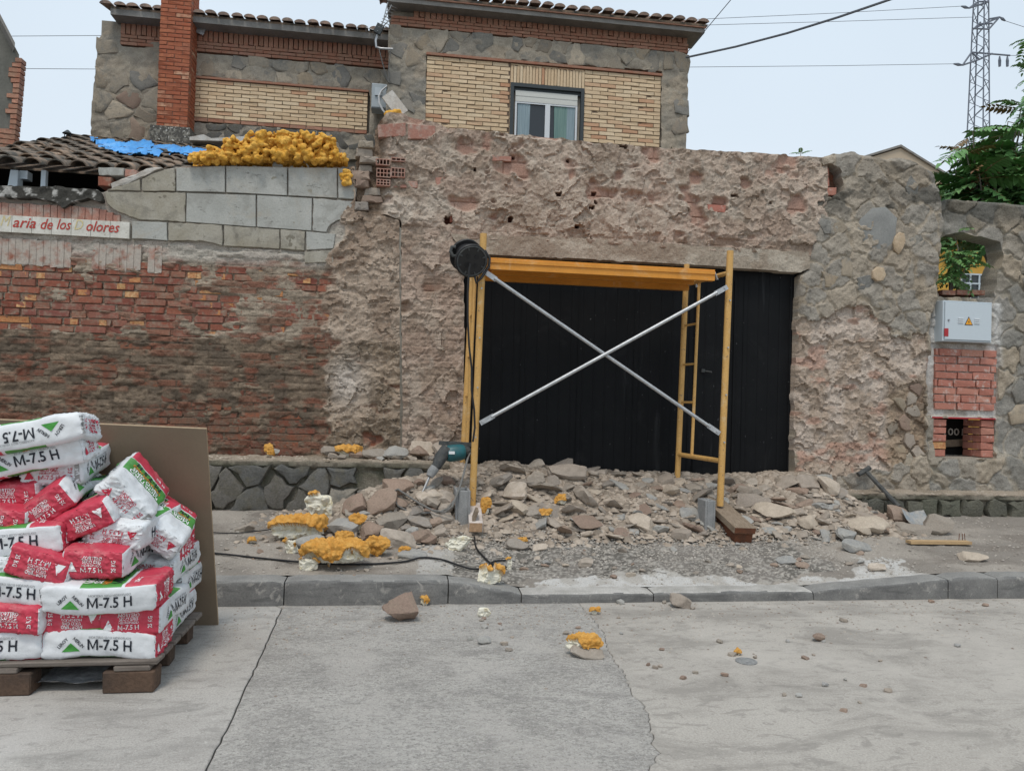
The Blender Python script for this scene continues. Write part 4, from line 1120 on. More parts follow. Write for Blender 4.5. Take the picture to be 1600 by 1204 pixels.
# sill of red tiles in the ragged opening
for i, px in enumerate((1476, 1499, 1522)):
    c0 = aty(px, 458, NY + .05); b = MB(); b.box((c0.x, NY + .1, c0.z - .0), (.135, .22, .045)); b.build('brick', M_brick_red, nw)

# ---------------------------------------------------------------- meter box with warning sign
bx = empty('meter_box', aty(1513, 537, -.03), 'pale grey electrical meter cabinet with yellow warning triangle', 'electrical box')
P0, P1 = aty(1470.5, 468, -.09), aty(1555, 536, -.09)
cx, cz, bw, bh = (P0.x + P1.x) / 2, (P0.z + P1.z) / 2, .515, .385
BY = -.09
b = MB(); b.prism([(cx - bw / 2, cz - bh / 2), (cx + bw / 2, cz - bh / 2), (cx + bw / 2, cz + bh / 2), (cx - bw / 2, cz + bh / 2)], .15, wall_to3(BY + .012), .004); b.build('cabinet', M_boxwh, bx)
b = MB(); q = .016; b.prism([(cx - bw / 2 + q, cz - bh / 2 + q), (cx + bw / 2 - q, cz - bh / 2 + q), (cx + bw / 2 - q, cz + bh / 2 - q), (cx - bw / 2 + q, cz + bh / 2 - q)], .010, wall_to3(BY), .003); dr = b.build('door', M_boxwh, bx)
b = MB(); b.prism([(cx - bw / 2 + .012, cz - bh / 2 + .012), (cx + bw / 2 - .012, cz - bh / 2 + .012), (cx + bw / 2 - .012, cz + bh / 2 - .012), (cx - bw / 2 + .012, cz + bh / 2 - .012)], .004, wall_to3(BY + .0095)); b.build('door_seal', M_boxedge, bx)
c0 = aty(1513.5, 501.5, BY)
b = MB(); b.prism([(c0.x - .043, c0.z - .038), (c0.x + .043, c0.z - .038), (c0.x, c0.z + .042)], .004, wall_to3(BY - .003)); b.build('warning_border', M_black2, dr)
b = MB(); b.prism([(c0.x - .034, c0.z - .033), (c0.x + .034, c0.z - .033), (c0.x, c0.z + .031)], .003, wall_to3(BY - .0045)); b.build('warning_triangle', M_yel, dr)
b = MB(); b.prism([(c0.x - .004, c0.z - .026), (c0.x + .006, c0.z - .006), (c0.x - .001, c0.z - .006), (c0.x + .006, c0.z + .016), (c0.x - .008, c0.z - .010), (c0.x - .001, c0.z - .010)], .002, wall_to3(BY - .006)); b.build('warning_bolt', M_black2, dr)
for sx in (-1, 1):
    for j in range(3): b = MB(); b.box((c0.x + sx * .085, BY - .003, c0.z + .022 - j * .020), (.055, .010, .006)); b.build('vent_slot', M_white, dr)
c1 = aty(1482, 500, BY); b = MB(); b.tube([(c1.x, BY + .003, c1.z), (c1.x, BY - .008, c1.z)], .009, 12); b.build('lock', M_steel, dr)
c1 = aty(1478.5, 519, BY); b = MB(); b.box((c1.x, BY - .001, c1.z), (.042, .004, .075)); b.build('red_label', M_red, dr)

# ---------------------------------------------------------------- raised stone plinths along the wall foot
def plinth(name, x0, x1, yf, ztop, zlow, label, seed, dens, capm):
    root = empty(name, ((x0 + x1) / 2, yf / 2, zlow), label, 'plinth')
    gx_ = np.arange(x0, x1, .018); n = 26
    s = np.linspace(0, 1, n); W_ = -yf
    # profile: back of the top, forward to the edge, down the front
    V = []; C = []
    L1 = W_ + .03; Lt = L1 + (ztop - zlow)
    for t in s:
        dist = t * Lt
        if dist < L1: yy, zz, onf = .03 - dist, ztop, 0
        else: yy, zz, onf = yf, ztop - (dist - L1), 1
        nn = (fbm(gx_ * 9, np.full_like(gx_, dist * 9), seed, 5) - .5) * 1.25
        n3 = (fbm(gx_ * 30, np.full_like(gx_, dist * 30), seed + 3, 3) - .5)
        y_ = yy - onf * (nn * .05 + n3 * .02) - (1 - onf) * 0; z_ = zz + (1 - onf) * (nn * .035 + n3 * .018)
        capz = onf * (ztop - zz)
        back = onf * sstep(.05, .07, capz)          # the face sits back under the rim, stones stand out of it
        V.append(np.stack([gx_, y_ + back * .035, z_], 1))
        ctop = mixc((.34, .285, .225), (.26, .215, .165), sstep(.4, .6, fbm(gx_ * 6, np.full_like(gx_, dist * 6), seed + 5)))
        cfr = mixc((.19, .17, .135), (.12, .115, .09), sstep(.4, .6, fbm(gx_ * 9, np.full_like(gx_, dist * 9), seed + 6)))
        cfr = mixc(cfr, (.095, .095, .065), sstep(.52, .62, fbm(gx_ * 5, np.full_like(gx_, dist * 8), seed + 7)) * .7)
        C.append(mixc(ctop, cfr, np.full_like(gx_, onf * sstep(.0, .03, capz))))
    V = np.stack(V, 1); C = np.stack(C, 1)
    idx = np.arange(len(gx_) * n).reshape(len(gx_), n)
    F = np.stack([idx[:-1, :-1], idx[:-1, 1:], idx[1:, 1:], idx[1:, :-1]], -1).reshape(-1, 4)
    o = np.array(root.location)
    me = mesh_np('mortar_bed', V.reshape(-1, 3) - o, F, M_relief, C.reshape(-1, 3), True)
    me.set_sharp_from_angle(angle=radians(38)); link('mortar_bed', me, root, root.location)
    pts = spread(x0 + .05, x1 - .05, zlow + .05, ztop - .08, dens, seed)
    for i, poly in enumerate(voronoi([(x0, zlow), (x1, zlow), (x1, ztop - .055), (x0, ztop - .055)], pts, .018)):
        if abs(area2(poly)) < .004: continue
        if random.Random(i + 5).random() < .12: continue
        poly = rough_poly(poly, random.Random(i), .024, .06)
        stone_piece('stone', poly, yf + .03, .030 + .025 * random.Random(i + 9).random(), (M_stone_moss if capm < 0 else M_stone_dk if random.Random(i).random() < capm else M_stone_gr), root, seed * 50 + i, .05)
    return root
plinth('stone_plinth', -4.2, .42, -.385, .715, .30, 'low dark stone plinth along the foot of the brick wall', 150, .20, .85)
plinth('stone_plinth', 3.72, 7.3, -.35, .495, .285, 'low mossy stone plinth right of the garage, below the meter box', 160, .17, -1)
# ================================================================== the house behind
HY, WY, CY = 4.7, 5.6, 5.2
rh = random.Random(21)
def brick_rows(cands, xa, xb, za, zb, y, m, l=.245, p=.0605, j=.009, skip=None, w=1.0, off=None):
    n = max(1, int(round((zb - za) / p))); p = (zb - za) / n
    for r_ in range(n):
        x = xa - (l / 2 if (r_ + (off or 0)) % 2 else 0)
        while x < xb - .01:
            a, c = max(x, xa), min(x + l, xb); x += l
            segs = [(a, c)]
            zc = za + p * (r_ + .5)
            if skip:
                sx0, sx1, sz0, sz1 = skip
                if sz0 < zc < sz1:
                    segs = [(a, min(c, sx0)), (max(a, sx1), c)]
            for a2, c2 in segs:
                if c2 - a2 < .03: continue
                cands.append((w * (c2 - a2), (a2 + c2) / 2, zc, c2 - a2 - j, p - j, y + rh.uniform(-.003, .003), m, rh.uniform(-.004, .004)))
def soldier_row(cands, xa, xb, za, zb, y, m, p=.072, j=.010, w=1.0):
    n = int(round((xb - xa) / p)); p = (xb - xa) / n
    for i in range(n):
        cands.append((w * .2, xa + p * (i + .5), (za + zb) / 2, p - j, zb - za - .004, y + rh.uniform(-.003, .003), m, rh.uniform(-.004, .004)))

house = empty('house', (2.0, HY + 2, 0), 'two storey stone and cream brick house behind the wall, tiled eave and white window', 'house')
hx0, hx1 = X0(607, 150, HY), X0(1073, 150, HY)
hz_sold1, hz_sold0, hz_run0 = Z0(866, 30, HY), Z0(866, 50, HY), Z0(866, 65, HY)
cxa, cxb = X0(665, 150, HY), X0(1031, 170, HY)
czt = Z0(850, 100, HY); czb = Z0(850, 262, HY)
b = MB(); b.box(((hx0 + hx1) / 2, HY + 2.6, hz_sold1 / 2 + .02), (hx1 - hx0, 5.15, hz_sold1 + .05)); b.build('wall', M_mortar_gr, house)
# uneven pointing over the whole front
def house_fn(X, Z):
    f1, f2, idv, dx, dy = worley(X / .3 + (fbm(X * 6, Z * 6, 170) - .5) * .5, Z / .26, 171)
    h = .012 + (fbm(X * 9, Z * 9, 172, 4) - .5) * .05
    return h, mixc(mixc((.285, .255, .21), (.385, .335, .265), sstep(.4, .6, fbm(X * 3, Z * 3, 173))), mixc((.22, .22, .205), (.40, .31, .22), idv), sstep(.04, .2, f2 - f1) * .35)
wx0, wx1 = X0(799, 170, HY), X0(909, 170, HY); wzt = Z0(853, 136, HY); wzb = Z0(853, 240, HY)
relief('stone_face', [(606, 41), (1074, 84), (1076, 110), (1072, 240), (1032, 240), (1033, 112), (667, 86), (664, 240), (604, 240)], HY - .03, .014, house_fn, .04, M_relief, house, jag=.012, seed=174)
for xa_, xb_, za_, zb_ in ((cxa, wx0, czb, czt), (wx1, cxb, czb, czt), (wx0, wx1, wzt, czt)):
    b = MB(); b.box(((xa_ + xb_) / 2, HY - .008, (za_ + zb_) / 2), (xb_ - xa_, .03, zb_ - za_)); b.build('mortar_bed', M_mortar_dk, house)
cands = []
lzt = Z0(853, 108, HY); lxa, lxb = X0(797, 120, HY), X0(913, 120, HY)
brick_rows(cands, cxa, lxa, czb, czt - .05, HY - .032, M_cream, w=2)
brick_rows(cands, lxb, cxb, czb, czt - .05, HY - .032, M_cream, w=2, off=1)
brick_rows(cands, lxa, lxb, lzt, czt - .05, HY - .032, M_cream, w=2)
soldier_row(cands, lxa, lxb, wzt, lzt, HY - .036, M_cream, .047, .008, w=3)
brick_rows(cands, lxa, wx0, wzb, wzt, HY - .032, M_cream, w=1)
brick_rows(cands, wx1, lxb, wzb, wzt, HY - .032, M_cream, w=1)
def _seen(c):
    u, v = proj_np(c[1], HY, c[2] + .03); return v < 206 + (u - 690) * .07
cands = [c for c in cands if _seen(c)]
soldier_row(cands, X0(646, 20, HY), hx1 - .02, hz_sold0, hz_sold1, HY - .035, M_brick_house, .085, .012, w=9)
brick_rows(cands, hx0, hx1, hz_run0, hz_sold0, HY - .035, M_brick_house, p=.055, w=.9)
brick_field(house, cands, 296)
b = MB(); b.box(((cxa + cxb) / 2, HY - .035, czt - .025), (cxb - cxa + .02, .05, .036)); b.build('brick_ledge', M_brick_house, house)
# facing stones
keep = lambda x, z: not (cxa - .03 < x < cxb + .03 and z < czt + .03)
pts = spread(hx0 + .05, hx1 - .05, Z0(850, 235, HY), hz_run0 - .06, .23, 5, keep)
for i, poly in enumerate(voronoi([(hx0 - .02, 4.8), (hx1 + .02, 4.8), (hx1 + .02, hz_run0 - .01), (hx0 - .02, hz_run0 - .01)], pts, .03)):
    cx_ = sum(p[0] for p in poly) / len(poly); cz_ = sum(p[1] for p in poly) / len(poly)
    for (px_, pz_, nx_, nz_) in (() if False else (((cxa - .015, 0, 1, 0),) if cx_ < cxa else ((cxb + .015, 0, -1, 0),) if cx_ > cxb else ((0, czt + .01, 0, -1),))):
        poly = clip_half(poly, px_, pz_, nx_, nz_)
    if len(poly) < 3 or abs(area2(poly)) < .008 or rh.random() < .3: continue
    poly = rough_poly(poly, rh, .022, .09)
    stone_piece('stone', poly, HY - .034, .018, rh.choice([M_stone, M_stone, M_stone_gr, M_stone]), house, 700 + i, .05)
# eave: soffit slab and clay tiles
EY = HY - .25
ez = Z0(866, 24, EY)
b = MB(); b.box(((hx0 + hx1) / 2 + .06, (EY + HY + .3) / 2, ez + .005), (hx1 - hx0 + .22, HY + .3 - EY, .085)); b.build('eave_slab', M_soffit, house)
b = MB(); b.box(((hx0 + hx1) / 2 + .06, EY - .012, ez + .05), (hx1 - hx0 + .25, .03, .045)); b.build('eave_trim', M_brick_house, house)
def tile_mesh(m, w=.20, l=.42, r0=.085, r1=.070, t=.014, n=7, plug=False):
    V = []; F = []
    for k, (y, r) in enumerate(((0, r0), (l, r1))):
        for s_, rr in ((0, r), (1, r - t)):
            for i in range(n + 1):
                a = pi * (i / n) * .92 + pi * .04
                V.append((-rr * cos(a), y, rr * sin(a) * (.62 if plug else .8)))
    m1 = n + 1
    for i in range(n):
        F += [(i, i + 1, 2 * m1 + i + 1, 2 * m1 + i), (m1 + i + 1, m1 + i, 3 * m1 + i, 3 * m1 + i + 1), (i + 1, i, m1 + i, m1 + i + 1), (2 * m1 + i, 2 * m1 + i + 1, 3 * m1 + i + 1, 3 * m1 + i)]
    if plug: F.append(tuple(m1 + i for i in reversed(range(m1))))
    F += [(0, 2 * m1, 3 * m1, m1), (n, m1 + n, 3 * m1 + n, 2 * m1 + n)]
    me = bpy.data.meshes.new('roof_tile'); me.from_pydata(V, [], F); me.materials.append(m); me.update()
    return autosmooth(me, 40)
T1, T2 = tile_mesh(M_tile), tile_mesh(M_tile2, plug=True)
def tile_roof(root, xa, xb, y0, z0, slope, rows, pitch, tm, keep=None, course=.34, seed=1):
    r = random.Random(seed); n = int((xb - xa) / pitch); a = math.atan(slope)
    for j in range(rows):
        for i in range(n + 1):
            s = j * course; x = xa + i * pitch + r.uniform(-.012, .012); y = y0 + s * cos(a); z = z0 + s * sin(a) + r.uniform(-.006, .010)
            if keep and not keep(x, y, z): continue
            link('roof_tile', tm, root, (x, y - r.uniform(0, .03), z + .012), (a - .05 + r.uniform(-.02, .02), r.uniform(-.05, .05), r.uniform(-.05, .05)))
tile_roof(house, hx0 - .12, hx1 + .14, EY - .06, ez + .085, .30, 3, .185, T2, seed=3)
# channel tiles between (seen from below as the dark hollows) and roof slope
b = MB(); a_ = math.atan(.30); b.box(((hx0 + hx1) / 2 + .06, EY + 1.45, ez + .085 + 1.45 * .30 - .015), (hx1 - hx0 + .28, 3.1, .03), Euler((a_, 0, 0)).to_matrix()); b.build('roof_deck', M_tile, house)
# window
wn = M_frame
b = MB(); fd = .05
b.box((wx0 - .0, HY + .02, (wzt + wzb) / 2), (.05, .14, wzt - wzb)); b.box((wx1, HY + .02, (wzt + wzb) / 2), (.05, .14, wzt - wzb)); b.box(((wx0 + wx1) / 2, HY + .021, wzt - .02), (wx1 - wx0 + .05, .14, .055))
win = b.build('window', M_frame, house)
b = MB(); b.box(((wx0 + wx1) / 2, HY - .002, wzt - .075), (wx1 - wx0 - .05, .02, .06)); b.build('shutter_box', M_frame, win)
sx0, sx1 = wx0 + .055, wx1 - .075
b = MB()
for k in range(4): b.box(((sx0 + sx1) / 2, HY - .010 - .004 * (k % 2), wzt - .115 - k * .042), (sx1 - sx0, .02, .040))
b.build('roller_shutter', M_shut, win)
b = MB(); zs = wzt - .27
b.box((sx0 + .012, HY - .006, (zs + wzb) / 2), (.028, .03, zs - wzb)); b.box((sx1 - .012, HY - .006, (zs + wzb) / 2), (.028, .03, zs - wzb)); b.box(((sx0 + sx1) / 2 + .02, HY - .010, (zs + wzb) / 2), (.075, .03, zs - wzb)); b.box(((sx0 + sx1) / 2, HY - .005, zs - .0), (sx1 - sx0, .028, .03))
b.build('frame', M_alu, win)
b = MB(); b.box(((sx0 + sx1) / 2, HY + .012, (zs + wzb) / 2), (sx1 - sx0, .006, zs - wzb)); b.build('pane', M_glass, win)
def curtain(xa, xb, m, ph):
    V = []; F = []; n = 24
    for i in range(n + 1):
        x = xa + (xb - xa) * i / n; d = .012 * sin(i * 1.35 + ph) + .006 * sin(i * 3.1)
        V += [(x, HY - .006 + d * .25, wzb), (x + (.012 if i > n / 2 else -.012), HY - .006 + d * .25, zs - .01)]
    for i in range(n): F.append((2 * i, 2 * i + 2, 2 * i + 3, 2 * i + 1))
    b = MB(); b.add(V, F); b.build('curtain', m, win, smooth=True)
curtain(sx0 + .05, sx0 + .22, M_curt, 0); curtain(sx0 + .61, sx0 + .80, M_curtg, 1); curtain(sx0 + .80, sx1 - .04, M_curt, 2)

# lower wing to the left
wing = empty('house_wing', (-3, WY + 2, 0), 'lower stone wing of the house with long cream brick panel and tiled eave', 'house')
gx0, gx1 = X0(147, 150, WY), X0(616, 130, WY)
gz = lambda px, py: Z0(px, py, WY)
wt = gz(450, 62); ws0 = gz(450, 79); wr0 = gz(450, 95); wc1 = gz(450, 133); wc0 = gz(450, 196); wb1 = gz(450, 202)
b = MB(); b.box(((gx0 + gx1) / 2, WY + 2.5, wt / 2 + .03), (gx1 - gx0 - .1, 4.9, wt + .05)); b.build('wall', M_mortar_gr, wing)
relief('stone_face', [(142, 250), (142, 200), (144, 150), (150, 90), (154, 58), (162, 50), (176, 45), (180, 38), (250, 42), (300, 60), (612, 84), (612, 250)], WY - .03, .016, house_fn, .3, M_relief, wing, jag=.012, seed=175, holes=[[(190, 36), (620, 74), (620, 110), (300, 82), (190, 72)], [(297, 121), (577, 143), (577, 209), (297, 190)]])
cands = []
px_, qx = X0(300, 160, WY), X0(575, 160, WY)
b = MB(); b.box(((px_ + qx) / 2, WY - .026, (wc1 + wb1) / 2), (qx - px_, .03, wc1 - wb1)); b.build('mortar_bed', M_mortar_dk, wing)
brick_rows(cands, px_, qx, wc0, wc1 - .04, WY - .052, M_cream, w=2)
brick_rows(cands, px_, qx, wb1, wc0, WY - .054, M_brick_house, w=2)
soldier_row(cands, X0(190, 50, WY), gx1, ws0, wt, WY - .055, M_brick_house, .075, .012)
brick_rows(cands, X0(190, 60, WY), gx1, wr0, ws0, WY - .055, M_brick_house, p=.055)
brick_field(wing, cands, 290)
b = MB(); b.box(((px_ + qx) / 2, WY - .050, wc1 - .018), (qx - px_ + .02, .05, .030)); b.build('brick_ledge', M_brick_house, wing)
for (xa_, xb_, za_, zb_, dd, sd, dk) in ((gx0 + .02, X0(249, 150, WY), gz(200, 225), gz(200, 66), .27, 31, 0), (X0(298, 110, WY), gx1, wc1 + .01, wr0 - .01, .26, 32, 0), (px_, gx1, gz(450, 228), wb1 - .01, .22, 33, 1)):
    pts = spread(xa_ + .03, xb_ - .03, za_ + .02, zb_ - .02, dd, sd)
    for i, poly in enumerate(voronoi([(xa_, za_), (xb_, za_), (xb_, zb_), (xa_, zb_)], pts, .03)):
        if abs(area2(poly)) < .007 or rh.random() < .28: continue
        poly = rough_poly(poly, rh, .022, .09)
        stone_piece('stone', poly, WY - .034, .020, M_stone_dk if dk else rh.choice([M_stone, M_stone_gr, M_stone, M_rub_br]), wing, 1000 + sd * 40 + i, .05)
ezw = gz(450, 62)
b = MB(); b.box(((gx0 + gx1) / 2 + .15, WY - .06, ezw + .04), (gx1 - gx0 - .3, .5, .09)); b.build('eave_slab', M_soffit, wing)
tile_roof(wing, gx0 + .25, gx1 - .05, WY - .36, ezw + .10, .22, 2, .185, T2, seed=8)
b = MB(); b.box(((gx0 + gx1) / 2 + .15, WY + 1.2, ezw + .10 + 1.5 * .22), (gx1 - gx0 - .3, 3.1, .03), Euler((math.atan(.22), 0, 0)).to_matrix()); b.build('roof_deck', M_tile, wing)

# brick chimney in front of the wing
ch = empty('chimney_stack', aty(272, 205, CY), 'tall orange brick chimney rising in front of the stone wing', 'chimney')
kx0, kx1 = X0(247, 110, CY), X0(296, 110, CY); kz0 = Z0(270, 200, CY); kz1 = Z0(270, -60, CY); kd = .40
b = MB(); b.box(((kx0 + kx1) / 2, CY + kd / 2 + .006, (kz0 + kz1) / 2), (kx1 - kx0 - .012, kd - .012, kz1 - kz0)); b.build('mortar_core', mat('chimney_mortar', (.25, .15, .11), None, .95), ch)
row = 0; z = kz0
bm_ch = brick_meshes(M_brick_chim)
while z < kz1:
    h = .061; wch = kx1 - kx0
    segs = [(0, .5), (.5, 1)] if row % 2 else [(0, .25), (.25, .75), (.75, 1)]
    for a, c in segs:
        link('brick', rh.choice(bm_ch), ch, (kx0 + wch * (a + c) / 2, CY + .055 + rh.uniform(-.002, .002), z + h / 2), None, (wch * (c - a) - .008, .11, h - .010))
    for a, c in ([(.28, .63), (.63, 1)] if row % 2 else [(.28, .8), (.8, 1)]):
        link('brick', rh.choice(bm_ch), ch, (kx1 - .052, CY + kd * (a + c) / 2, z + h / 2), (0, 0, pi / 2), (kd * (c - a) - .008, .11, h - .010))
    z += h; row += 1
b = MB(); b.box(((kx0 + kx1) / 2, CY + .2, kz0 - .12), (kx1 - kx0 + .12, .55, .24)); o = b.build('footing', M_lichen, ch)
b = MB(); b.box((kx1 + .06, CY + .30, Z0(300, 44, CY + .3)), (.14, .02, .16), Euler((0, radians(20), 0)).to_matrix()); b.build('flashing', M_galv, ch)

# ---------------------------------------------------------------- tiled lean-to roof behind the brick wall
shed = empty('lean_to_shed', (-4.3, 1.2, 0), 'low shed with old mossy barrel tiles and dark open front', 'shed')
RY0 = .95; RZ0 = Z0(75, 264, RY0); RY1 = 5.35; RZ1 = Z0(240, 228, RY1); RS = (RZ1 - RZ0) / (RY1 - RY0)
def roof_pt(px, py, up=0.0):
    d = ray(px, py); t = (RZ0 + up + (EYE.y - RY0) * RS - EYE.z) / (d.z - d.y * RS)
    return EYE + d * t
rpoly = [(-160, 262), (-60, 246), (0, 237), (60, 227), (100, 219), (140, 212), (240, 222), (345, 238), (345, 300), (-160, 300)]
def keep_roof(x, y, z):
    u, v = proj_np(x, y, z); return bool(in_poly(np.array([u]), np.array([v]), rpoly)[0])
tile_roof(shed, -7.2, -1.6, RY0 - .05, RZ0, RS, 14, .20, T1, keep_roof, .345, 4)
up = [roof_pt(px, py, -.03) for px, py in rpoly[:-2]] + [Vector((-1.7, RY0 + .25, RZ0 - .03 + .25 * RS)), Vector((-7.0, RY0 + .25, RZ0 - .03 + .25 * RS))]
b = MB(); n = len(up); b.add([tuple(p) for p in up] + [tuple(p - Vector((0, 0, .02))) for p in up], [tuple(range(n)), tuple(reversed(range(n, 2 * n)))] + [(i, (i + 1) % n, n + (i + 1) % n, n + i) for i in range(n)])
b.build('roof_deck', M_tile, shed)
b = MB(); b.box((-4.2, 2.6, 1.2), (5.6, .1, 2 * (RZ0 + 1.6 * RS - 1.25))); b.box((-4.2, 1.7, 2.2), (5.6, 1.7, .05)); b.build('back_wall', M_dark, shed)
b = MB(); p0, p1 = aty(8, 293, 1.0), aty(28, 266, 1.0)
b.prism([(p0.x - .03, p0.z - .4), (p1.x, p0.z - .4), (p1.x, p1.z), (p0.x + .04, p1.z)], .1, wall_to3(1.0)); b.build('white_panel', M_boxwh, shed)
b = MB(); p0, p1 = aty(62, 293, 1.0), aty(70, 266, 1.0); b.prism([(p0.x, p0.z - .4), (p0.x + .045, p0.z - .4), (p1.x + .01, p1.z), (p1.x - .03, p1.z)], .05, wall_to3(1.0)); b.build('post', M_boxwh, shed)
b = MB(); p0, p1 = aty(30, 279, 1.05), aty(43, 267, 1.05); b.box(((p0.x + p1.x) / 2, 1.1, (p0.z + p1.z) / 2), (p1.x - p0.x, .1, p1.z - p0.z)); b.build('white_panel', M_boxwh, shed)
# small vent cowl on the ridge
c0 = aty(105, 221, 4.3); cw = empty('vent_cowl', c0, 'tiny dark metal vent cowl above the shed roof ridge', 'vent')
b = MB(); zt = Z0(105, 209, 4.3)
for sx in (-.035, .035): b.tube([(c0.x + sx, 4.3, c0.z - .1), (c0.x + sx, 4.3, zt)], .006, 6)
b.build('post', M_frame, cw); b = MB(); b.tube([(c0.x, 4.3, zt), (c0.x, 4.3, zt + .05)], [.065, .01], 10); b.build('cap', M_frame, cw)
# crumpled blue sheet on the tiles
def tarp(outline, seed, label):
    xs = [p[0] for p in outline]; ys = [p[1] for p in outline]
    gx_ = np.arange(min(xs) - 4, max(xs) + 5, 1.1); gy_ = np.arange(min(ys) - 3, max(ys) + 4, .55)
    U, V_ = np.meshgrid(gx_, gy_, indexing='ij')
    k = RZ0 + .10 + (EYE.y - RY0) * RS - EYE.z
    dx = FWD.x + RGT.x * ((U - PW / 2) / FPX) - UPV.x * ((V_ - PH / 2) / FPX); dy = FWD.y + RGT.y * ((U - PW / 2) / FPX) - UPV.y * ((V_ - PH / 2) / FPX); dz = FWD.z + RGT.z * ((U - PW / 2) / FPX) - UPV.z * ((V_ - PH / 2) / FPX)
    t = k / (dz - dy * RS); X_, Y_, Z_ = EYE.x + dx * t, EYE.y + dy * t, EYE.z + dz * t
    f1, f2, i_, a, c = worley(X_ * 6 + fbm(X_ * 5, Y_ * 3, 1) * 1.5, Y_ * 2.6, seed)
    Z_ = Z_ - .03 + f1 * .07 + (fbm(X_ * 13, Y_ * 5, seed + 2, 3) - .5) * .06
    wu = U + (fbm(X_ * 6, Y_ * 3, seed + 4) - .5) * 9; wv = V_ + (fbm(X_ * 6, Y_ * 3, seed + 5) - .5) * 5
    M = in_poly(wu, wv, outline)
    idx = np.arange(U.size).reshape(U.shape); q = M[:-1, :-1] & M[1:, :-1] & M[1:, 1:] & M[:-1, 1:]
    F = np.stack([idx[:-1, :-1][q], idx[1:, :-1][q], idx[1:, 1:][q], idx[:-1, 1:][q]], 1)
    us = np.unique(F); rm = -np.ones(U.size, int); rm[us] = np.arange(len(us))
    P = np.stack([X_, Y_, Z_], -1).reshape(-1, 3)[us]; o = Vector(P.mean(0))
    me = mesh_np('tarpaulin', P - np.array(o), rm[F], M_tarp, None, True); me.set_sharp_from_angle(angle=radians(35))
    ob = link('tarpaulin', me, None, o)
    s = ob.modifiers.new('thickness', 'SOLIDIFY'); s.thickness = .004
    tag(ob, label, 'tarpaulin')
tarp([(137, 215), (150, 217), (172, 223), (200, 224), (222, 221), (238, 221), (240, 227), (232, 233), (246, 226), (256, 224), (280, 230), (330, 233), (318, 240), (300, 243), (270, 240), (255, 239), (248, 245), (236, 243), (228, 245), (205, 241), (186, 240), (170, 234), (150, 225)], 180, 'crumpled bright blue plastic sheet spread over the old roof tiles')
b = MB(); p0 = aty(294, 219, 4.6)
b.prism([(aty(x, y, 4.6).x, aty(x, y, 4.6).z) for x, y in ((296, 219), (388, 221), (389, 207), (380, 213), (330, 216), (318, 210), (296, 214))], .3, wall_to3(4.6)); tag(b.build('ledge', M_plasterw), 'white plaster ledge at the foot of the stone wing beside the orange foam', 'ledge')

# ---------------------------------------------------------------- spray foam along the wall head
def foam_mass(name, outline, y, n, rr, seed, depth, m, label):
    P = [(aty(px, py, y).x, aty(px, py, y).z) for px, py in outline]
    xs = [p[0] for p in P]; zs = [p[1] for p in P]; r = random.Random(seed)
    base = bmesh.new(); bmesh.ops.create_icosphere(base, subdivisions=2, radius=1)
    B0 = np.array([v.co[:] for v in base.verts]); F0 = np.array([[v.index for v in f.verts] for f in base.faces]); base.free()
    V = []; F = []; k = 0; tries = 0
    while k < n and tries < 20000:
        tries += 1
        x, z = r.uniform(min(xs), max(xs)), r.uniform(min(zs), max(zs))
        if not in_poly(np.array([x]), np.array([z]), P)[0]: continue
        R = r.uniform(*rr)
        S = np.array([r.uniform(.8, 1.3), r.uniform(.8, 1.2), r.uniform(.75, 1.15)]) * R
        nn = (fbm(B0[:, 0] * 2 + k * 3.1, B0[:, 1] * 2 + B0[:, 2] * 1.6 + k, seed, 3) - .5)
        n3 = (fbm(B0[:, 0] * 5 + k * 3.1, B0[:, 1] * 5 + B0[:, 2] * 5 + k, seed + 3, 2) - .5)
        q = B0 * (1 + nn[:, None] * .9 + n3[:, None] * .25) * S + np.array([x, y + r.uniform(-depth, depth * .8), z])
        V.append(q); F.append(F0 + k * len(B0)); k += 1
    V = np.concatenate(V); F = np.concatenate(F)
    o = Vector((float(V[:, 0].mean()), y, float(V[:, 2].min())))
    me = mesh_np(name, V - np.array(o), F, m, None, True)
    ob = link(name, me, None, o); rm = ob.modifiers.new('merge', 'REMESH'); rm.mode = 'VOXEL'; rm.voxel_size = .005; rm.use_smooth_shade = True
    sm = ob.modifiers.new('settle', 'SMOOTH'); sm.factor = .5; sm.iterations = 1
    return tag(ob, label, 'spray foam')
foam_mass('spray_foam', [(298, 258), (304, 245), (318, 243), (335, 235), (350, 238), (358, 224), (372, 222), (384, 228), (392, 216), (410, 214), (430, 212), (450, 214), (480, 213), (505, 216), (520, 217), (525, 226), (526, 238), (540, 248), (541, 256), (500, 257), (440, 255), (380, 257), (330, 258)], .03, 1700, (.009, .030), 5, .14, M_foam, 'long bubbly ridge of orange spray foam on top of the cement blocks')
foam_mass('spray_foam', [(536, 268), (545, 266), (548, 274), (546, 286), (537, 288), (534, 278)], -.05, 26, (.014, .026), 6, .02, M_foam, 'small blob of orange foam on the end of the block wall')
foam_mass('spray_foam', [(602, 178), (615, 173), (628, 177), (626, 180), (604, 181)], .06, 30, (.016, .026), 7, .05, M_foam, 'little orange foam patch on the wall corner under the white panel')
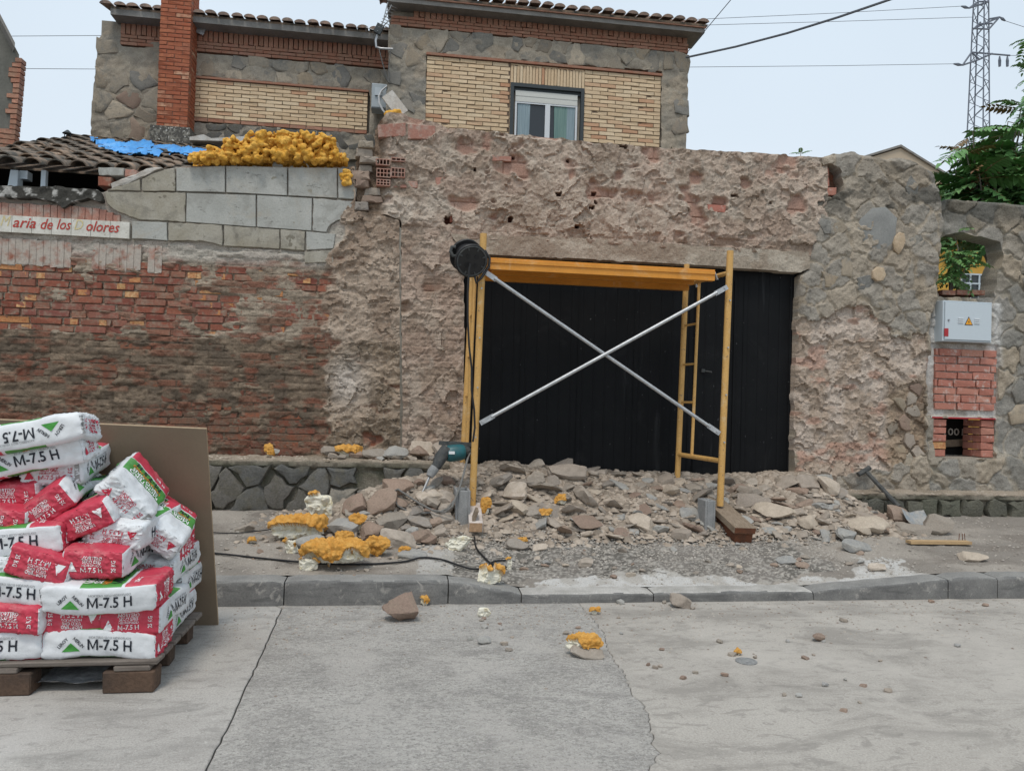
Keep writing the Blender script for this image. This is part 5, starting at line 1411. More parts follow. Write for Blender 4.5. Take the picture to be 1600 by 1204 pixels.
# panel, meter box, wires on the corner
b = MB(); p = aty(617, 163, .25); b.box(p, (.22, .02, .12), Euler((0, radians(48), radians(10))).to_matrix()); tag(b.build('panel', M_plasterw), 'small whitish panel leaning on the wall corner beside the grey meter box', 'panel')
mb_ = empty('wall_meter', aty(592, 168, 5.2), 'old grey meter box on the wing wall with looping white conduit', 'electrical box')
b = MB(); pa, pb = aty(581, 129, 5.2), aty(604, 170, 5.2); b.prism([(pa.x, pb.z), (pb.x, pb.z), (pb.x, pa.z), (pa.x, pa.z)], .25, wall_to3(5.2), .02); b.build('cabinet', M_grybox, mb_)
b = MB(); pa, pb = aty(585, 136, 5.18), aty(597, 150, 5.18); b.box(((pa.x + pb.x) / 2, 5.19, (pa.z + pb.z) / 2), (.10, .03, .12)); b.build('meter_face', M_boxwh, mb_)
b = MB(); b.tube([aty(x, y, 5.1) for x, y in ((609, 132), (603, 136), (596, 142), (592, 151), (593, 162), (598, 172), (601, 176))], .014, 8); b.tube([aty(x, y, 5.15) for x, y in ((609, 132), (610, 142), (606, 150), (602, 155))], .012, 8); b.build('conduit', M_white, mb_)
an = empty('tv_antenna', aty(588, 78, 4.4), 'tv antenna with many short rods clamped beside the eave', 'antenna')
b = MB(); b.tube([aty(x, y, 4.4) for x, y in ((614, 77), (595, 76), (588, 74), (587, 64), (591, 50))], .016, 8); b.build('mast', M_galv, an)
b = MB()
for (x0_, y0_, x1_, y1_) in ((592, 46, 612, 8), (595, 48, 606, 4), (588, 52, 610, 30)): b.tube([aty(x0_, y0_, 4.4), aty(x1_, y1_, 4.3)], .008, 6)
b.build('boom', M_galv, an); b = MB()
for k in range(9):
    x, y = 594 + k * 2.2, 44 - k * 4.2; b.tube([aty(x - 3, y - 2, 4.1), aty(x + 9, y + 3, 4.6)], .005, 5)
for k in range(4): b.tube([aty(572 + k * 6, 42 + k * 2, 4.3), aty(572 + k * 6, 50 + k * 2, 4.6)], .005, 5)
b.tube([aty(572, 43, 4.4), aty(592, 50, 4.4)], .005, 5); b.build('rod', M_galv, an)
b = MB(); p = aty(592, 46, 4.38); b.box(p, (.10, .06, .14), Euler((0, .4, 0)).to_matrix()); b.build('clamp', M_frame, an)
b = MB(); b.tube([aty(x, y, 4.6) for x, y in ((592, 76), (598, 100), (606, 128))], .008, 6); b.tube([aty(x, y, 4.62) for x, y in ((611, 78), (607, 105), (609, 130))], .007, 6); tag(b.build('antenna_cable', M_dustcable), 'thin cables hanging from the antenna down to the grey meter box', 'cable')

# ---------------------------------------------------------------- things farther off
gab = empty('gable_building', aty(-40, 236, 3.2), 'grey rendered gable end with brick edge at the far left', 'building')
GY = 3.2
P = [(aty(px, py, GY).x, aty(px, py, GY).z) for px, py in ((-260, 330), (20, 330), (22, 235), (30, 86), (0, 28), (-60, -80), (-260, -80))]
b = MB(); b.prism(P, 5, lambda u, v, d: (u + d * .66, GY - d, v)); b.build('wall', M_grayw, gab)
cands = []
zz = Z0(20, 300, GY)
while zz < Z0(28, 92, GY):
    xr_ = X0(23 + (235 - proj_np(P[2][0], GY, zz)[1]) * .045, 200, GY)
    l = rh.choice([.07, .10, .13])
    link('brick', rh.choice(brick_meshes(M_brick_house)), gab, (xr_ - l / 2 + .01, GY + .04, zz + .03), None, (l, .12, .052)); zz += .062
for r_ in range(6):
    x = X0(-20, 215, GY)
    while x < X0(14, 215, GY):
        link('brick', rh.choice(brick_meshes(M_brick_house)), gab, (x + .12, GY + .04, Z0(5, 201, GY) - .03 - r_ * .062 - x * 0), (0, 0, 0), (.236, .11, .052)); x += .245
b = MB()
rp = [aty(-60, -84, GY), aty(0, 22, GY), aty(31, 82, GY), aty(32, 88, GY)]
for i in range(2):
    a, c = rp[i], rp[i + 1]; d = (c - a); b.add([a + Vector((0, -.12, 0)), c + Vector((0, -.12, 0)), c + Vector((-3.3, 5, 0)), a + Vector((-3.3, 5, 0)), a + Vector((0, -.12, .06)), c + Vector((0, -.12, .06)), c + Vector((-3.3, 5, .06)), a + Vector((-3.3, 5, .06))], [(0, 3, 2, 1), (4, 5, 6, 7), (0, 1, 5, 4), (1, 2, 6, 5), (2, 3, 7, 6), (3, 0, 4, 7)])
b.build('roof', M_soffit, gab)

ghs = empty('gabled_house', aty(1410, 330, 26), 'plain beige gabled house far behind the stone pier', 'house')
P = [(aty(px, py, 26).x, aty(px, py, 26).z) for px, py in ((1340, 420), (1481, 420), (1481, 276), (1408, 231), (1340, 252))]
b = MB(); b.prism(P, 9, wall_to3(26)); b.build('wall', M_beigew, ghs)
b = MB()
for (a, c) in (((1408, 229), (1486, 277)), ((1408, 229), (1336, 251))):
    A_, C_ = aty(*a, 25.9), aty(*c, 25.9); t_ = Vector((0, 0, .10)); dp = Vector((0, 9.3, 0))
    b.add([A_, C_, C_ + dp, A_ + dp, A_ + t_, C_ + t_, C_ + dp + t_, A_ + dp + t_], [(0, 3, 2, 1), (4, 5, 6, 7), (0, 1, 5, 4), (1, 2, 6, 5), (2, 3, 7, 6), (3, 0, 4, 7)])
b.build('roof', M_soffit, ghs)
b = MB(); p = aty(1483, 276, 25.8); b.box((p.x, 25.85, p.z - .02), (.25, .2, .2)); b.build('gutter', M_frame, ghs)

yh = empty('ochre_house', aty(1500, 470, 6.5), 'ochre yellow house seen through the ragged opening above the meter box', 'house')
OY = 6.5
P0_, P1_ = aty(1430, 372, OY), aty(1590, 372, OY)
b = MB(); b.box(((P0_.x + P1_.x) / 2 + .6, OY + 2, P0_.z / 2), (P1_.x - P0_.x + 1.2, 4, P0_.z)); b.build('wall', M_ochrew, yh)
b = MB(); b.box(((P0_.x + P1_.x) / 2 + .6, OY - .05 + 2, P0_.z + .05), (P1_.x - P0_.x + 1.3, 4.3, .10)); b.build('roof_edge', M_brick_house, yh)
pa, pb = aty(1500, 428, OY), aty(1541, 459, OY)
b = MB(); b.box(((pa.x + pb.x) / 2, OY - .01, (pa.z + pb.z) / 2 - .1), (pb.x - pa.x, .03, pa.z - pb.z + .2)); wv = b.build('window', M_glass, yh)
b = MB()
for k in range(4): b.box((pa.x + (pb.x - pa.x) * k / 3, OY - .035, (pa.z + pb.z) / 2 - .1), (.03, .03, pa.z - pb.z + .2))
for k in range(3): b.box(((pa.x + pb.x) / 2, OY - .036, pa.z - (pa.z - pb.z) * k / 2), (pb.x - pa.x, .03, .03))
b.build('frame', M_boxwh, wv)

# lattice pylon
PYD = 46.0
pc = aty(1530, 190, PYD); py_ = empty('lattice_pylon', (pc.x, PYD, 0), 'tall grey lattice electricity pylon beyond the tree', 'pylon')
z190 = pc.z; z0p = Z0(1534, 0, PYD); ztop = z0p + 5
ang = radians(28)
def pw(z): return max(.42, .80 - (z - z190) * (.80 - .52) / (z0p - z190))
def pcx(z): return pc.x + (aty(1534, 0, PYD).x - pc.x) * (z - z190) / (z0p - z190) - .05
def leg(z, k):
    a = ang + pi / 4 + k * pi / 2; r = pw(z) * .96
    return Vector((pcx(z) + r * cos(a), PYD + r * sin(a), z))
for k in range(4):
    b = MB(); b.tube([leg(0, k), leg(z190, k), leg(ztop, k)], .055, 6); b.build('leg', M_pylon, py_)
b = MB(); zs_ = 0.; up_ = True
while zs_ < ztop - .8:
    zn = zs_ + .78
    for k in range(4):
        k2 = (k + 1) % 4
        b.tube([leg(zs_, k if up_ else k2), leg(zn, k2 if up_ else k)], .028, 4)
    zs_ = zn; up_ = not up_
o = b.build('bracing', M_pylon, py_); o['kind'] = 'stuff'
def arm(pts, name='crossarm', r=.07):
    b = MB()
    for (a, c) in pts: b.tube([aty(*a, PYD - .3), aty(*c, PYD - .3)], r, 5)
    b.build(name, M_pylon, py_)
arm([((1514, 13), (1528, 3)), ((1514, 13), (1545, 3)), ((1528, 3), (1545, 3)), ((1520, 8), (1535, 8))])
arm([((1562, 27), (1521, 45)), ((1562, 27), (1545, 30)), ((1521, 45), (1545, 46)), ((1545, 46), (1560, 29)), ((1528, 38), (1550, 37)), ((1522, 45), (1532, 35))])
arm([((1504, 102), (1518, 82)), ((1504, 102), (1530, 93)), ((1518, 82), (1578, 87)), ((1530, 93), (1550, 84)), ((1518, 82), (1530, 93))])
for x in (1562, 1574): b = MB(); b.tube([aty(x, 88, PYD), aty(x, 95, PYD), aty(x, 104, PYD)], [.05, .12, .10], 6); b.build('insulator', M_pylon, py_)
for (x0_, y0_, x1_, y1_) in ((1502, 10, 1514, 13), (1490, 100, 1504, 102), (1562, 27, 1571, 33)): b = MB(); b.tube([aty(x0_, y0_, PYD), aty((x0_ + x1_) / 2, (y0_ + y1_) / 2, PYD), aty(x1_, y1_, PYD)], [.05, .12, .05], 6); b.build('insulator', M_pylon, py_)
def wire(pts, y, r, label, m=M_wire, y2=None):
    n = len(pts); b = MB()
    b.tube([aty(p[0], p[1], y if y2 is None else y + (y2 - y) * i / (n - 1)) for i, p in enumerate(pts)], r, 5)
    tag(b.build('power_line', m), label, 'wire')
WL = 'thin high voltage line strung from the pylon across the pale sky'
wire([(1502, 10), (1300, 21), (1100, 30), (850, 41), (600, 49), (300, 55), (-40, 57)], PYD, .018, 'highest thin line running left from the pylon top')
wire([(1521, 45 - 18), (1300, 34), (1080, 40), (900, 46), (700, 51), (560, 52)], PYD, .018, 'second thin line running left just under the highest one')
wire([(1490, 100), (1300, 103), (1080, 105), (700, 108), (300, 109), (-40, 107)], PYD, .018, 'lowest thin line running left from the pylon crossarm')
wire([(1571, 33), (1602, 43), (1700, 72)], PYD, .02, 'short line leaving the middle pylon arm to the right')
wire([(1578, 87), (1605, 87), (1700, 90)], PYD, .02, 'short line leaving the lower pylon arm to the right')
wire([(1072, 90), (1150, 73), (1230, 52), (1310, 27), (1395, -2), (1480, -34)], 4.6, .016, 'thick twisted cable running up from the house corner', M_wire, 1.5)
wire([(1074, 82), (1105, 44), (1142, 0), (1170, -36)], 4.6, .006, 'thin wire rising steeply from the house corner', M_wire, 3)
wire([(205, 23), (228, 19), (250, 14)], 5.5, .010, 'short dark wire between the wing eave and the brick chimney')

# ---------------------------------------------------------------- tree of heaven leaves
def compound_leaf(seed, L_=.6, pairs=8, droop=.35, m=M_leaf):
    r = random.Random(seed); V = []; F = []; MI = []
    mid = [Vector((L_ * t, 0, -droop * L_ * t * t)) for t in np.linspace(0, 1, 7)]
    b = MB(); b.mi = 1; b.tube(mid, [.005, .0045, .004, .0035, .003, .0025, .002], 4); b.mi = 0
    for k in range(pairs * 2 + 1):
        if k == pairs * 2: t, sd = 1.0, 0
        else: t = .16 + .80 * (k // 2) / (pairs - .5); sd = 1 if k % 2 else -1
        p = Vector((L_ * t, 0, -droop * L_ * t * t)); ll = L_ * .27 * (1 - .35 * abs(t - .45)) * r.uniform(.85, 1.15)
        d = Vector((.42, sd * .9, -.30 + r.uniform(-.15, .15))) if sd else Vector((1, 0, -droop * 1.6)); d.normalize()
        s = d.cross(Vector((0, 0, 1))).normalized(); up_ = s.cross(d).normalized(); w = ll * .25
        pts = [p, p + d * ll * .25 + s * w + up_ * w * .25, p + d * ll * .25 - s * w + up_ * w * .25, p + d * ll * .62 + s * w * .8 - up_ * ll * .05 + up_ * w * .2, p + d * ll * .62 - s * w * .8 - up_ * ll * .05 + up_ * w * .2, p + d * ll - up_ * ll * .16, p + d * ll * .25, p + d * ll * .62 - up_ * ll * .05]
        b.add(pts, [(0, 1, 6), (0, 6, 2), (1, 3, 7, 6), (6, 7, 4, 2), (3, 5, 7), (7, 5, 4)])
    return b.mesh('leaf', [m, M_stem])
LEAVES = [compound_leaf(i, .62, 8, .30 + .08 * (i % 3)) for i in range(5)]
LEAFR = compound_leaf(9, .40, 7, .2, M_leafred)
def plant(root, base, tips, n_leaf, size, seed, red=0):
    """limbs from base to tips, compound leaves along and at the end of the limbs"""
    r = random.Random(seed)
    for ti, tp in enumerate(tips):
        tp = Vector(tp); mid = (base + tp) / 2 + Vector((r.uniform(-.1, .1), r.uniform(-.1, .1), .12))
        b = MB(); b.tube([base, base * .6 + mid * .4, mid, tp], [.028 * size, .022 * size, .015 * size, .006 * size], 6); b.build('branch', M_bark, root)
        for k in range(n_leaf):
            t = r.uniform(.35, 1.0) if k else 1.0
            q = (base * (1 - t) ** 2 + mid * 2 * t * (1 - t) + tp * t * t)
            me = LEAFR if (red and r.random() < red and t > .85) else r.choice(LEAVES)
            s = size * r.uniform(.65, 1.15)
            link('leaf', me, root, q, (r.uniform(-.5, .5), r.uniform(-.5, .55), r.uniform(0, 2 * pi)), (s, s, s))
TYY = 2.3
tr = empty('tree', aty(1548, 420, TYY), 'leafy green tree behind the dark stone wall, feathery leaves with red tips', 'tree')
bs_ = aty(1548, 420, TYY); b = MB(); b.tube([(bs_.x, TYY, .2), (bs_.x, TYY, bs_.z * .7), bs_], [.07, .06, .05], 8); b.build('trunk', M_bark, tr)
tips = [(aty(px, py, TYY + dy)) for px, py, dy in ((1596, 168, .2), (1606, 148, .1), (1508, 232, -.2), (1490, 262, .1), (1520, 205, 0), (1535, 228, .3), (1548, 252, -.4), (1562, 212, .2), (1580, 232, -.2), (1530, 272, -.35), (1505, 290, -.1), (1560, 282, .3), (1590, 262, .2), (1600, 205, .4), (1610, 240, -.3), (1575, 190, .5), (1530, 296, .2), (1585, 298, -.2), (1620, 290, 0), (1512, 216, .3), (1500, 270, .5), (1640, 220, .1))]
plant(tr, bs_, tips, 14, 1.05, 44, .25)
# high shoots at the right edge
t2 = empty('tree', aty(1640, 330, 1.9), 'tall thin shoots of a second tree reaching in at the right edge', 'tree')
b2 = aty(1650, 330, 1.9)
plant(t2, b2, [aty(1606, 60, 1.9), aty(1608, 108, 1.9), aty(1606, 172, 1.9), aty(1610, 140, 2.0), aty(1612, 84, 1.9)], 7, .55, 46)
for (px, py, rz, ry) in ((1608, 62, pi, .25), (1606, 60, pi * .95, .1), (1607, 100, pi, -.1), (1606, 122, pi * 1.05, .4), (1606, 172, pi, .5)):
    link('leaf', LEAVES[0], t2, aty(px, py, 1.9), (0, ry, rz), (.34,) * 3)
# seedling growing in the opening
sp = empty('seedling', aty(1484, 458, .15), 'bushy young green plant growing in the opening above the meter box', 'plant')
sb_ = aty(1484, 458, .15)
plant(sp, sb_, [aty(1490, 362, .1), aty(1482, 388, .05), aty(1502, 385, .1), aty(1512, 398, .15), aty(1490, 412, .0), aty(1500, 420, .1), aty(1478, 400, .1), aty(1486, 436, .05), aty(1505, 402, .05)], 6, .34, 48)
for (px, py, n, s, lab, y) in ((1251, 245, 3, .16, 'tiny weed sprouting on top of the garage wall', .05), (1470, 312, 5, .2, 'small green weed at the joint of pier and dark wall', .0)):
    w_ = empty('weed', aty(px, py, y), lab, 'plant'); bb_ = aty(px, py, y)
    b = MB(); b.tube([bb_, bb_ + Vector((0, 0, .05))], .003, 5); b.build('stem', M_stem, w_)
    for k in range(n): link('leaf', LEAVES[k % 5], w_, bb_ + Vector((0, 0, .03)), (0, -.6, k * 2.1), (s, s, s))
# ================================================================== scaffold
SF, SB = -.80, -.10
sca = empty('scaffold', (1.58, -.45, .42), 'small ochre painted steel scaffold standing in front of the black garage door', 'scaffold')
def P(px, py, y): return aty(px, py, y)
def post(name, a, c, r=.024):
    b = MB(); b.tube([a, c], r, 10); o = b.build(name, M_scaf, sca, smooth=False); autosmooth(o.data, 40); return o
fl0, fl1 = P(738, 789, SF), P(755.5, 365, SF)
fr0, fr1 = P(1125, 790, SF), P(1141, 392, SF)
rl0, rl1 = P(722, 742, SB), P(740, 400, SB)
rr0, rr1 = P(1058, 757, SB), P(1073, 413, SB)
for a, c in ((fl0, fl1), (fr0, fr1)): post('leg', a, c, .027)
for a, c in ((rl0, rl1), (rr0, rr1)): post('leg', a, c, .025)
def lerp(a, c, t): return a + (c - a) * t
def rail(a, c, r=.020, name='rail', m=M_scaf):
    b = MB(); b.tube([a, c], r, 8); o = b.build(name, m, sca); autosmooth(o.data, 40); return o
for (f0, f1, b0, b1) in ((fl0, fl1, rl0, rl1), (fr0, fr1, rr0, rr1)):
    zl = P(1128, 720, SF).z; zh = P(1140, 426, SF).z
    F_ = lambda z: lerp(f0, f1, (z - f0.z) / (f1.z - f0.z)); B_ = lambda z: lerp(b0, b1, (z - b0.z) / (b1.z - b0.z))
    rail(F_(zl), B_(zl)); rail(F_(zh), B_(zh))
    m0, m1 = lerp(B_(zl), F_(zl), .33), lerp(B_(zh), F_(zh), .33); rail(m0, m1, .014, 'ladder_tube')
    for t in (.28, .50, .73):
        z = zl + (zh - zl) * t + .04
        rail(B_(z), lerp(B_(z), F_(z), .33), .010, 'rung')
    for t in (.10, .35, .60, .85):
        z = zl + (zh - zl) * t; q = F_(z); b = MB(); b.tube([q + Vector((0, -.026, 0)), q + Vector((0, -.040, 0))], .007, 6); b.build('pin', M_galv, sca)
b1a, b1b = P(757, 424, SF - .035), P(1123, 676, SF - .035); b2a, b2b = P(752, 660, SF - .050), P(1135, 449, SF - .050)
for a, c in ((b1a, b1b), (b2a, b2b)):
    d = (c - a).normalized(); b = MB()
    b.tube([a + d * .09, c - d * .09], .0145, 10); q = b.build('cross_brace', M_galv, sca); autosmooth(q.data, 40)
    for e, s_ in ((a, 1), (c, -1)):
        b = MB(); R = Matrix((d, Vector((0, 1, 0)), d.cross(Vector((0, 1, 0))))).transposed(); b.box(e + d * s_ * .05, (.12, .008, .038), R)
        b.tube([e + d * s_ * .015 + Vector((0, -.014, 0)), e + d * s_ * .015 + Vector((0, .03, 0))], .009, 6)
        b.build('flat_end', M_galv, q)
# steel deck: folded plank seen from below
dz1 = P(765, 403, -.74).z; dx0, dx1 = P(766, 410, -.74).x, P(1115, 428, -.74).x
dk = MB(); dyf, dyb = -.76, -.20
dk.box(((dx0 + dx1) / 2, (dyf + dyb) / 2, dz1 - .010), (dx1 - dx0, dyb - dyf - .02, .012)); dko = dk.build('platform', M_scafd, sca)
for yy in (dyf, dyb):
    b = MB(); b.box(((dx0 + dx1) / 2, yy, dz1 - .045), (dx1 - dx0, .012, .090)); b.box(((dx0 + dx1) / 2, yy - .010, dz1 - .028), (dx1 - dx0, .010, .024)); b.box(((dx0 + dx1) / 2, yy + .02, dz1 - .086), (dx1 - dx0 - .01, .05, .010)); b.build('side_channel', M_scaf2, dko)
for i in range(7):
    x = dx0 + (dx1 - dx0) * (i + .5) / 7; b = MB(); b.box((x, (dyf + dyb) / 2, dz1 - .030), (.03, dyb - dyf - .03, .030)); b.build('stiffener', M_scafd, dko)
b = MB(); b.box(((dx0 + dx1) / 2, (dyf + dyb) / 2 + .05, dz1 - .060), (dx1 - dx0 - .1, .035, .035)); b.build('middle_channel', M_scaf2, dko)
for xx in (dx0 - .03, dx1 + .03):
    for yy in (dyf + .06, dyb - .06):
        b = MB(); b.tube([(xx + .06 * (1 if xx < 1.5 else -1), yy, dz1 - .05), (xx, yy, dz1 - .02), (xx - .02 * (1 if xx < 1.5 else -1), yy, dz1 - .07)], .012, 6)
        b.build('hook', M_galv, dko)
b = MB(); b.box((dx0 - .02, dyf + .02, dz1 - .045), (.10, .05, .075)); b.build('end_bracket', mat('rusty_bracket', (.38, .19, .05), (.28, .14, .05), .7, 30), dko)

# cable reel hung on the left post
rc = P(737, 408, -.93); rb2 = P(729, 400, -.93 + .13)
rl = empty('cable_reel', (rc.x, -.87, rc.z - .16), 'black plastic cable reel hanging on the top of the scaffold post with the reel', 'cable reel')
ax = (rb2 - rc).normalized()
def disc(name, c, ax, r, t, m, n=32, par=None, lip=.012):
    b = MB(); b.tube([c, c + ax * t * .3, c + ax * t], [r - lip * .4, r, r], n); o = b.build(name, m, par or rl); autosmooth(o.data, 35); return o
fl = disc('flange', rc, ax, .128, .018, M_black); disc('flange', rb2, ax, .130, .018, M_black)
b = MB(); b.tube([rc + ax * .018, rb2], .098, 24)
b.build('wound_cable', M_cable, rl)
sidev = ax.cross(Vector((0, 0, 1))).normalized(); upv = sidev.cross(ax).normalized()
for k in range(4):
    a = pi / 4 + k * pi / 2; b = MB(); c0 = rc + (sidev * cos(a) + upv * sin(a)) * .048 - ax * .003; b.tube([c0, c0 + ax * .01], .019, 12); b.build('socket', M_cable, fl)
for k in range(8):
    a = pi / 8 + k * pi / 4; b = MB(); q0 = rc + (sidev * cos(a) + upv * sin(a)) * .085 - ax * .003; q1 = rc + (sidev * cos(a) + upv * sin(a)) * .118 - ax * .003
    b.tube([q0, q1], .006, 6); b.build('rib', M_tooldark, fl)
b = MB(); b.tube([rc - ax * .004 + (sidev * cos(t) + upv * sin(t)) * .112 for t in np.linspace(0, 2 * pi, 25)], .006, 6); b.build('rim', M_tooldark, fl)
b = MB(); b.tube([P(x, y, -.86) for x, y in ((712, 386), (706, 386), (704, 393), (708, 400), (716, 400))], .014, 8); b.build('handle', M_tooldark, rl)
b = MB(); b.tube([P(x, y, -.88) for x, y in ((748, 392), (758, 392), (765, 404), (764, 416), (752, 434), (744, 442), (742, 432))], .011, 8); b.build('stand_loop', M_black, rl)
b = MB(); b.tube([P(x, y, -.95) for x, y in ((735, 412), (733, 422), (731, 450), (731, 500), (733, 540), (737, 575), (737, 610), (741, 640), (742, 668), (739, 690))], .008, 7)
tag(b.build('power_cable', M_cable), 'black cable dropping from the reel along the scaffold post', 'cable')

# concrete blocks and timbers under the posts
def cinder(px, pyb, y, w, d, h, label, cells=2, lean=0, zoff=0.0):
    c = aty(px, pyb, y); z0 = c.z + zoff; root = empty('cinder_block', (c.x, y + d / 2, z0), label, 'concrete block')
    t = .018; b = MB()
    b.box((c.x - w / 2 + t / 2, y + d / 2, z0 + h / 2), (t, d, h)); b.box((c.x + w / 2 - t / 2, y + d / 2, z0 + h / 2), (t, d, h))
    b.box((c.x, y + d / 2, z0 + h * .45), (w - 2 * t, d - .002, h * .9 - .01))
    for k in range(cells + 1): b.box((c.x, y + t / 2 + (d - t) * k / cells, z0 + h / 2), (w - 2 * t, t, h - .001))
    me = b.mesh('shell', M_cinder, (c.x, y + d / 2, z0)); bm = bmesh.new(); bm.from_mesh(me); bmesh.ops.bevel(bm, geom=bm.edges[:], offset=.004, segments=1, affect='EDGES'); bm.to_mesh(me); bm.free()
    link('shell', me, root, (c.x, y + d / 2, z0), (0, radians(lean), 0))
cinder(722, 836, -.98, .11, .42, .33, 'grey hollow concrete block on edge beside the pale timber under the reel')
cinder(743, 838, -.97, .10, .42, .10, 'grey concrete block carrying the pale timber under the scaffold post with the reel', zoff=.0)
cinder(1109, 842, -.95, .085, .16, .30, 'grey concrete block on edge beside the old plank under the right scaffold post')
def plank(name, c, dims, R, m, label, cat, endm=None):
    b = MB(); b.box((0, 0, 0), dims); me = b.mesh(name, [m, endm or m])
    if endm:
        for p_ in me.polygons:
            if abs(p_.normal.y) > .9: p_.material_index = 1
    bm = bmesh.new(); bm.from_mesh(me); bmesh.ops.bevel(bm, geom=bm.edges[:], offset=.003, segments=1, affect='EDGES'); bm.to_mesh(me); bm.free()
    return tag(link(name, me, None, c, R), label, cat)
M_endg = mat('orange_end_grain', (.55, .36, .22), (.46, .29, .17), .8, 40)
M_palew = mat('pale_dusty_timber', (.60, .54, .50), (.50, .43, .38), .75, 8, 50, .2, .2)
tz = fl0.z
plank('timber', Vector((fl0.x + .012, -.87, tz - .052)), (.10, .52, .075), (radians(14), 0, radians(-3)), M_palew, 'pale timber block under the foot of the scaffold post with the reel', 'timber', M_endg)
plank('wood_scrap', Vector((fl0.x - .012, -1.06, tz - .06)), (.022, .10, .15), (radians(8), radians(18), 0), M_woodold, 'small brown wooden wedge leaning on the pale timber', 'wood scrap')
tz = fr0.z
plank('plank', Vector((fr0.x + .035, -.87, tz - .060)), (.175, .62, .05), (radians(14), radians(2), radians(2)), M_woodold, 'wide old grey plank under the scaffold foot by the pier', 'plank', M_woodend)
plank('timber', Vector((fr0.x + .045, -.865, tz - .135)), (.14, .54, .10), (radians(14), 0, radians(2)), M_woodend, 'red brown timber beam below the wide grey plank', 'timber', M_woodend)

# demolition hammer propped between rubble and post
dh = empty('demolition_hammer', P(700, 772, -.72), 'teal and black electric demolition hammer propped on the stones', 'power tool')
c0, c1 = P(697, 709, -.74), P(724, 705, -.70)
b = MB(); b.tube([c0, lerp(c0, c1, .2), lerp(c0, c1, .8), c1], [.056, .066, .066, .060], 18); o = b.build('motor_body', M_teal, dh); autosmooth(o.data, 40)
b = MB(); b.tube([P(725, 705, -.70), P(733, 703, -.69)], [.058, .045], 16); b.box(P(714, 693, -.70), (.28, .06, .03), Euler((0, radians(2), 0)).to_matrix()); b.build('rear_housing', M_tooldark, dh)
b = MB(); b.tube([P(699, 700, -.74), P(689, 714, -.76), P(681, 730, -.78)], [.048, .050, .036], 14); o = b.build('gear_housing', M_tooldark, dh); autosmooth(o.data, 40)
b = MB(); b.tube([P(680, 730, -.78), P(675, 737, -.79), P(671, 744, -.80)], [.036, .038, .028], 14); o = b.build('chuck', M_cinder, dh); autosmooth(o.data, 40)
b = MB(); b.tube([P(671, 744, -.80), P(659, 772, -.86)], .010, 8); b.build('chisel', M_steel, dh)
b = MB(); b.tube([P(730, 697, -.69), P(738, 700, -.68), P(738, 712, -.68), P(728, 720, -.69)], .018, 8); b.build('handle', M_black, dh)
p = P(706, 707, -.80); b = MB(); b.box((p.x, -.800, p.z), (.045, .004, .022)); b.build('white_mark', M_white, dh)
b = MB(); b.tube([P(x, y, yy) for x, y, yy in ((737, 700, -.70), (728, 725, -.80), (722, 750, -.92), (712, 778, -1.0), (700, 794, -1.03), (686, 800, -1.02), (662, 801, -1.0), (638, 799, -.98), (622, 790, -.98), (614, 777, -.96), (615, 767, -.93), (622, 764, -.93), (634, 772, -.96), (655, 786, -1.0), (676, 797, -1.05), (695, 800, -1.06), (706, 792, -1.06), (716, 768, -1.0), (724, 742, -.9), (731, 715, -.8))], .0075, 7)
tag(b.build('tool_cable', M_dustcable), 'dusty grey cable looping from the demolition hammer over the stones', 'cable')
def gcable(pts, r, label, m=M_cable):
    Q = []
    for x, y in pts:
        p = hit(x, y); Q.append(Vector((p.x, p.y, float(ground_z(p.x, p.y)) + r + .006)))
    S = []
    for i in range(len(Q) - 1):
        p0, p1, p2, p3 = Q[max(i - 1, 0)], Q[i], Q[i + 1], Q[min(i + 2, len(Q) - 1)]
        for k in range(6):
            t = k / 6; S.append(.5 * ((2 * p1) + (p2 - p0) * t + (2 * p0 - 5 * p1 + 4 * p2 - p3) * t * t + (3 * p1 - p0 - 3 * p2 + p3) * t ** 3))
    S.append(Q[-1]); b = MB(); b.tube(S, r, 7); tag(b.build('power_cable', m), label, 'cable')
def hit(px, py):
    d = ray(px, py); t = np.arange(2.0, 13, .008)
    z = EYE.z + d.z * t; g_ = ground_z(d.x * t, EYE.y + d.y * t)
    i = int(np.argmax(z < g_)); return EYE + d * float(t[i])
gcable([(250, 862), (340, 868), (400, 874), (460, 880), (520, 884), (580, 884), (630, 880), (660, 874), (690, 877), (715, 885), (740, 892), (760, 888), (772, 880), (790, 878)], .0065, 'long black cable lying across the pavement from board to kerb')
gcable([(741, 842), (744, 858), (755, 872), (768, 884), (782, 889), (796, 888)], .0065, 'short black cable running down from the scaffold foot below the reel')
gcable([(330, 834), (360, 835), (400, 832), (432, 827)], .004, 'thin dark cable on the pavement near the plinth')

